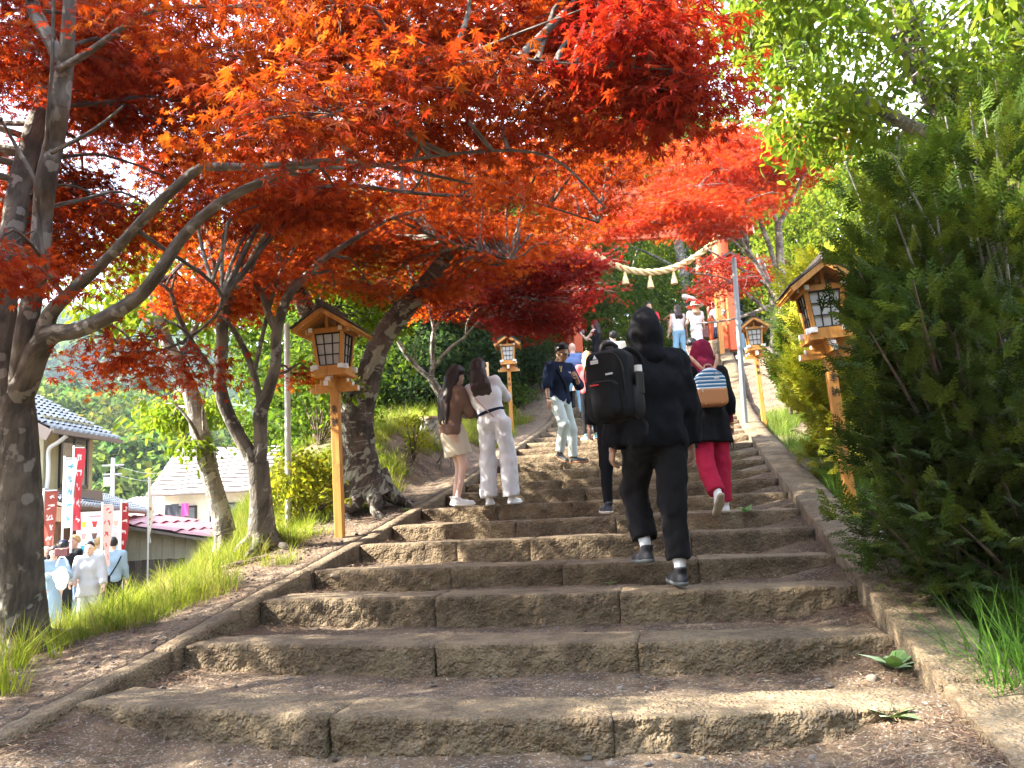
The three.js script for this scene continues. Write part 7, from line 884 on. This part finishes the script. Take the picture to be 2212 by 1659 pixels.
// further up
const crowd = [
  { px: 1245, z: 19.2, h: 1.76, face: 186, legL: [10, 12, 3], legR: [-4, 6, 3, 8], armL: [-6, 10, 8], armR: [6, 14, 9], skin: 'fair', build: 1.1, label: 'person with a shaved head in a blue T-shirt and jeans', wear: { legs: { m: K.jean, wide: .004 }, top: { m: K.blueT, sleeve: .36, hem: -.06, loose: .016 }, shoes: { m: K.shoeDark, sole: K.soleGrey } } },
  { px: 1276, z: 15.6, h: 1.66, face: 190, legL: [4, 4, 2], legR: [16, 26, 2], armL: [4, 8, 14], armR: [4, 8, 8], skin: 'light', label: 'person with fair hair in a coral T-shirt beside the black backpack', wear: { legs: { m: K.black, wide: -.004 }, top: { m: K.coral, sleeve: .34, hem: -.04 }, hair: { m: K.blond, long: .28, vol: .01, front: .02 }, shoes: { m: K.teal, sole: K.shoeWhite } } },
  { px: 1334, z: 12.8, h: 1.8, face: 184, legL: [6, 8, 3], legR: [-6, 12, 3, 10], armL: [4, 14, 9], armR: [4, 14, 9], skin: 'fair', label: 'balding person in a white shirt beyond the hooded person', wear: { legs: { m: K.navy, to: -.1, wide: .02 }, top: { m: K.white, sleeve: .36, hem: -.06, loose: .016 }, hair: { m: K.hairBrown, bald: true, front: .01 }, shoes: { m: K.shoeWhite, sole: K.shoeWhite } } },
  { px: 1336, z: 19, h: 1.62, face: 182, legL: [10, 14, 2], legR: [-4, 8, 2, 6], skin: 'light', label: 'person with black hair in a loose white top below the rope', dy: .32, wear: { legs: { m: K.black2, wide: .01 }, top: { m: K.offwhite, sleeve: .7, hem: -.12, loose: .03, inf: .03 }, hair: { m: K.hairBlack, vol: .014, front: .04, nape: .09 }, shoes: { m: K.shoeWhite, sole: K.shoeWhite } } },
  { px: 1418, z: 22.6, h: 1.78, face: 6, legL: [14, 20, 3], legR: [-2, 6, 3], armL: [26, 96, 6, 36], armR: [20, 90, 8, 30], nod: 6, look: 4, skin: 'tan', fine: true, faceOn: true, build: 1.1, label: 'bearded person in a red T-shirt facing down the stairs', wear: { legs: { m: K.black2, wide: .01 }, top: { m: K.red, sleeve: .36, hem: -.06, loose: .016 }, hair: { m: K.hairBlack, vol: .004, front: -.02, nape: .02 }, beard: K.hairBlack, shoes: { m: K.shoeDark, sole: K.soleWhite }, strap: ['shR', 'hipL', K.navy, .03], strapSide: 1 } },
  { px: 1300, z: 21.6, h: 1.62, face: 232, legL: [0, 4, 2], legR: [2, 6, 2], armL: [44, 92, 8, 10], armR: [30, 90, 8, 20], nod: 16, skin: 'light', label: 'person with long black hair in a black sleeveless top holding a phone', wear: { legs: { m: K.black2, wide: .03 }, top: { m: K.black, sleeve: 0, hem: -.04, neck: -.0 }, hair: { m: K.hairBlack, long: .5, vol: .01 }, shoes: { m: K.shoeDark, sole: K.soleWhite } } },
  { px: 1292, z: 17.4, h: 1.62, face: 184, legL: [8, 14, 2], legR: [-4, 8, 2], skin: 'light', label: 'person in a pale grey jacket and white cap', wear: { legs: { m: K.grey, wide: .01 }, top: { name: 'jacket', m: K.pale, sleeve: .95, hem: -.1, loose: .02, inf: .024 }, hair: { m: K.hairBrown, vol: .004, nape: .08 }, hat: { m: K.white, brim: .11 }, shoes: { m: K.shoeWhite, sole: K.shoeWhite } } },
  { px: 1507, z: 12.7, h: 1.78, face: 188, legL: [6, 8, 3], legR: [-8, 20, 3, 20], armL: [8, 18, 14], armR: [8, 18, 14], build: 1.12, skin: 'fair', label: 'person in a white T-shirt with dark straps ahead of the red headscarf', wear: { legs: { m: K.denim, to: .8, wide: .016 }, top: { m: K.white, sleeve: .4, hem: -.08, loose: .03, inf: .026 }, hair: { m: K.hairBlack, vol: .002, nape: .0, front: .01 }, shoes: { m: K.shoeWhite, sole: K.shoeWhite }, strap: ['shL', 'hipL', K.black2, .024], strapSide: -1 } },
  { px: 1448, z: 13, h: 1.68, face: 186, legL: [4, 8, 2], legR: [-4, 10, 2], armL: [10, 30, 10], armR: [30, 110, 14, 30], skin: 'light', label: 'person with brown hair in a white blouse beside the hooded person', wear: { legs: { m: K.denim, wide: .01 }, top: { m: K.white, sleeve: .6, hem: -.06, loose: .02 }, hair: { m: hairM([.07, .04, .028]), long: .2, vol: .016 }, shoes: { m: K.shoeWhite, sole: K.shoeWhite } } },
  { px: 1481, z: 22.4, h: 1.64, face: 186, legL: [3, 4, 4], legR: [0, 4, 4], armL: [6, 20, 9], armR: [4, 14, 9], skin: 'light', label: 'person with long dark hair in a white sleeveless top and blue jeans', wear: { legs: { m: K.jean, wide: .016 }, top: { m: K.white, sleeve: 0, hem: .02, neck: .0 }, hair: { m: K.hairBrown, long: .34, vol: .01 }, shoes: { m: K.shoeWhite, sole: K.shoeWhite } } },
  { px: 1520, z: 22.2, h: 1.64, face: 194, legL: [0, 4, 3], legR: [4, 6, 3], armL: [20, 60, 9, 10], armR: [6, 30, 14], skin: 'light', label: 'person in a white dress and wide pale sunhat at the top of the steps', wear: { skirt: { m: K.white, to: .9 }, top: { m: K.white, sleeve: .3, hem: -.02 }, hair: { m: hairM([.3, .19, .11]), long: .24, vol: .008 }, hat: { m: mat([.66, .6, .48]), brim: .24 }, shoes: { m: K.shoeWhite, sole: K.shoeWhite } } },
  { px: 1572, z: 23.4, h: 1.62, face: 320, legL: [0, 4, 3], legR: [4, 6, 3], armL: [50, 100, 8, 24], armR: [44, 92, 8, 20], skin: 'light', faceOn: true, label: 'person in a grey T-shirt holding up a phone by the torii pillar', wear: { legs: { m: K.navy, to: -.12, wide: .03 }, top: { m: K.grey, sleeve: .38, hem: -.1, loose: .022 }, hair: { m: K.hairBlack, vol: .008, front: -.01 }, shoes: { m: K.shoeWhite, sole: K.shoeWhite } } },
  { px: 1607, z: 23.2, h: 1.66, face: 170, legL: [0, 4, 3], legR: [4, 6, 3], skin: 'light', label: 'person in a black top and wide blue jeans behind the metal pole', wear: { legs: { m: K.jean, wide: .05 }, top: { m: K.black, sleeve: .95, hem: .02 }, hair: { m: K.hairBlack, long: .2, vol: .01 }, shoes: { m: K.shoeDark, sole: K.soleWhite } } },
];
for (const c of crowd) person(c);
{ const b = thing('handbag', 'reddish brown handbag hanging behind the sunhat', 'handbag', crowd[10].J.palmR.clone().add(crowd[10].P).add(V(.03, .12, .05))); mesh('pouch', box(.2, .34, .1, 0, -.1, 0, .04), mat([.14, .05, .045], { roughness: .5 }), b); mesh('handle', limb([V(-.07, .06, 0), V(-.05, .28, 0), V(.05, .28, 0), V(.07, .06, 0)], [.009, .009], 6, 5), mat([.14, .05, .045], { roughness: .5 }), b);
  const q = thing('handbag', 'round black bag on the back of the wide blue jeans wearer', 'handbag', crowd[12].J.chest.clone().add(crowd[12].P).add(V(.03, -.14, .2))); mesh('pouch', new THREE.SphereGeometry(1, 20, 12).scale(.2, .15, .08), mat([.012, .012, .014], { roughness: .5 }), q); mesh('strap', limb([V(-.14, .08, 0), V(-.1, .26, -.06), V(0, .34, -.14)], [.014, .014], 6, 5), mat([.02, .02, .02]), q);
  for (const [c, label] of [[crowd[5], 'pale phone in the hands of the person with long black hair'], [crowd[11], 'white phone held up by the torii pillar']]) { const ph = thing('phone', label, 'phone', c.J.palmL.clone().lerp(c.J.palmR, .4).add(c.P).add(V(0, .06, 0))); mesh('case', box(.08, .16, .012, 0, 0, 0, .004), mat([.62, .62, .64], { roughness: .3 }), ph); mesh('screen', box(.068, .14, .002, 0, 0, .0075), mat([.02, .02, .024], { roughness: .1 }), ph); } }
// the queue in the village
const queue = [
  { px: 100, z: 16, h: 1.6, face: 30, skin: 'light', faceOn: true, label: 'person in a dark dress half behind the near maple trunk', wear: { legs: { m: K.navy, wide: .03 }, top: { m: K.navy, sleeve: .4, hem: -.1 }, hair: { m: K.hairBlack, vol: .006, nape: .06, front: -.01 }, shoes: { m: K.shoeDark, sole: K.soleWhite } } },
  { px: 116, z: 14.6, h: 1.58, face: 40, armL: [34, 80, 8, 40], armR: [30, 78, 8, 40], nod: 16, skin: 'light', faceOn: true, label: 'person in a light blue cardigan and pale blue skirt', wear: { skirt: { m: K.sky, to: 1.5 }, top: { name: 'cardigan', m: K.sky, sleeve: .95, hem: -.02, loose: .016 }, hair: { m: K.hairBrown, vol: .008, long: .2, front: -.01 }, shoes: { m: K.shoeWhite, sole: K.shoeWhite } } },
  { px: 136, z: 15.9, h: 1.64, face: 200, skin: 'light', label: 'person in a black sheer top and dark cap in the queue', wear: { legs: { m: K.black2, wide: .02 }, top: { m: K.black, sleeve: .8, hem: -.1, loose: .02 }, hair: { m: K.hairBlack, vol: .006, nape: .07 }, hat: { m: K.navy, brim: .1 }, shoes: { m: K.shoeDark, sole: K.soleWhite } } },
  { px: 162, z: 16.6, h: 1.72, face: 320, skin: 'fair', faceOn: true, label: 'fair-haired person with sunglasses in a black T-shirt', wear: { legs: { m: K.denim }, top: { m: K.black, sleeve: .36, hem: -.06 }, hair: { m: K.blond, vol: .012, front: -.01, nape: .02 }, glasses: true, shoes: { m: K.shoeWhite, sole: K.shoeWhite } } },
  { px: 194, z: 14.9, h: 1.62, face: 12, armL: [8, 20, 12], armR: [14, 40, 12, 10], nod: 8, skin: 'light', faceOn: true, label: 'person in a loose white hooded top with hair tied back', wear: { legs: { m: K.pale, wide: .03 }, top: { name: 'hooded_top', m: K.shirtWhite, sleeve: .95, hem: -.2, long: true, loose: .02, inf: .018 }, hair: { m: K.hairBlack, vol: .004, front: -.02, nape: .03 }, shoes: { m: K.shoeWhite, sole: K.shoeWhite } } },
  { px: 214, z: 17, h: 1.66, face: 120, skin: 'fair', label: 'person with sandy hair in a grey top beside the menu board', wear: { legs: { m: K.denim }, top: { m: K.grey, sleeve: .4, hem: -.06 }, hair: { m: K.blond, vol: .012, nape: .06 }, shoes: { m: K.shoeWhite, sole: K.shoeWhite } } },
  { px: 243, z: 15.8, h: 1.66, face: 210, skin: 'light', label: 'person in a denim jacket with dark hair by the red banner', wear: { legs: { m: K.black2 }, top: { name: 'jacket', m: K.sky, sleeve: .95, hem: -.06, loose: .014 }, hair: { m: K.hairBlack, vol: .012, nape: .04 }, shoes: { m: K.shoeWhite, sole: K.shoeWhite }, strap: ['shR', 'hipL', K.black, .012], strapSide: -1 } },
];
for (const c of queue) { const p = at(c.px, 1200, c.z); p.y = VY + .02; person({ ...c, at: p, group: 'people queuing at the shop' }); }
{ const p = at(134, 1225, 14.2), b = thing('shopping_bag', 'translucent white plastic bag held before the light blue cardigan', 'bag', p); const g = surfaceNet((x, y, z) => ell(x, y, z, [0, -.2, 0], [.13, .19, .09]) + .03 * fbm(x * 7, y * 7, z * 7, 3), V(-.3, -.55, -.25), V(.3, .15, .25), .025); mesh('bag', g, phys([.74, .76, .78], { transmission: .35, roughness: 1 }), b); mesh('handles', limb([V(-.1, .02, 0), V(-.04, .16, 0), V(.04, .16, 0), V(.1, .02, 0)], [.012, .012], 6, 5), mat([.7, .72, .74]), b);
  const q = at(128, 1208, 14.1), r = thing('handbag', 'small dark red purse held at the light blue cardigan', 'handbag', q.add(V(.1, .12, .1))); mesh('pouch', box(.24, .14, .06, 0, 0, 0, .02), mat([.1, .015, .02], { roughness: .5 }), r); mesh('clasp', box(.05, .02, .066, 0, .05, 0, .004), mat([.4, .3, .14], { metalness: .7, roughness: .3 }), r); }
renderer.render(scene, camera);
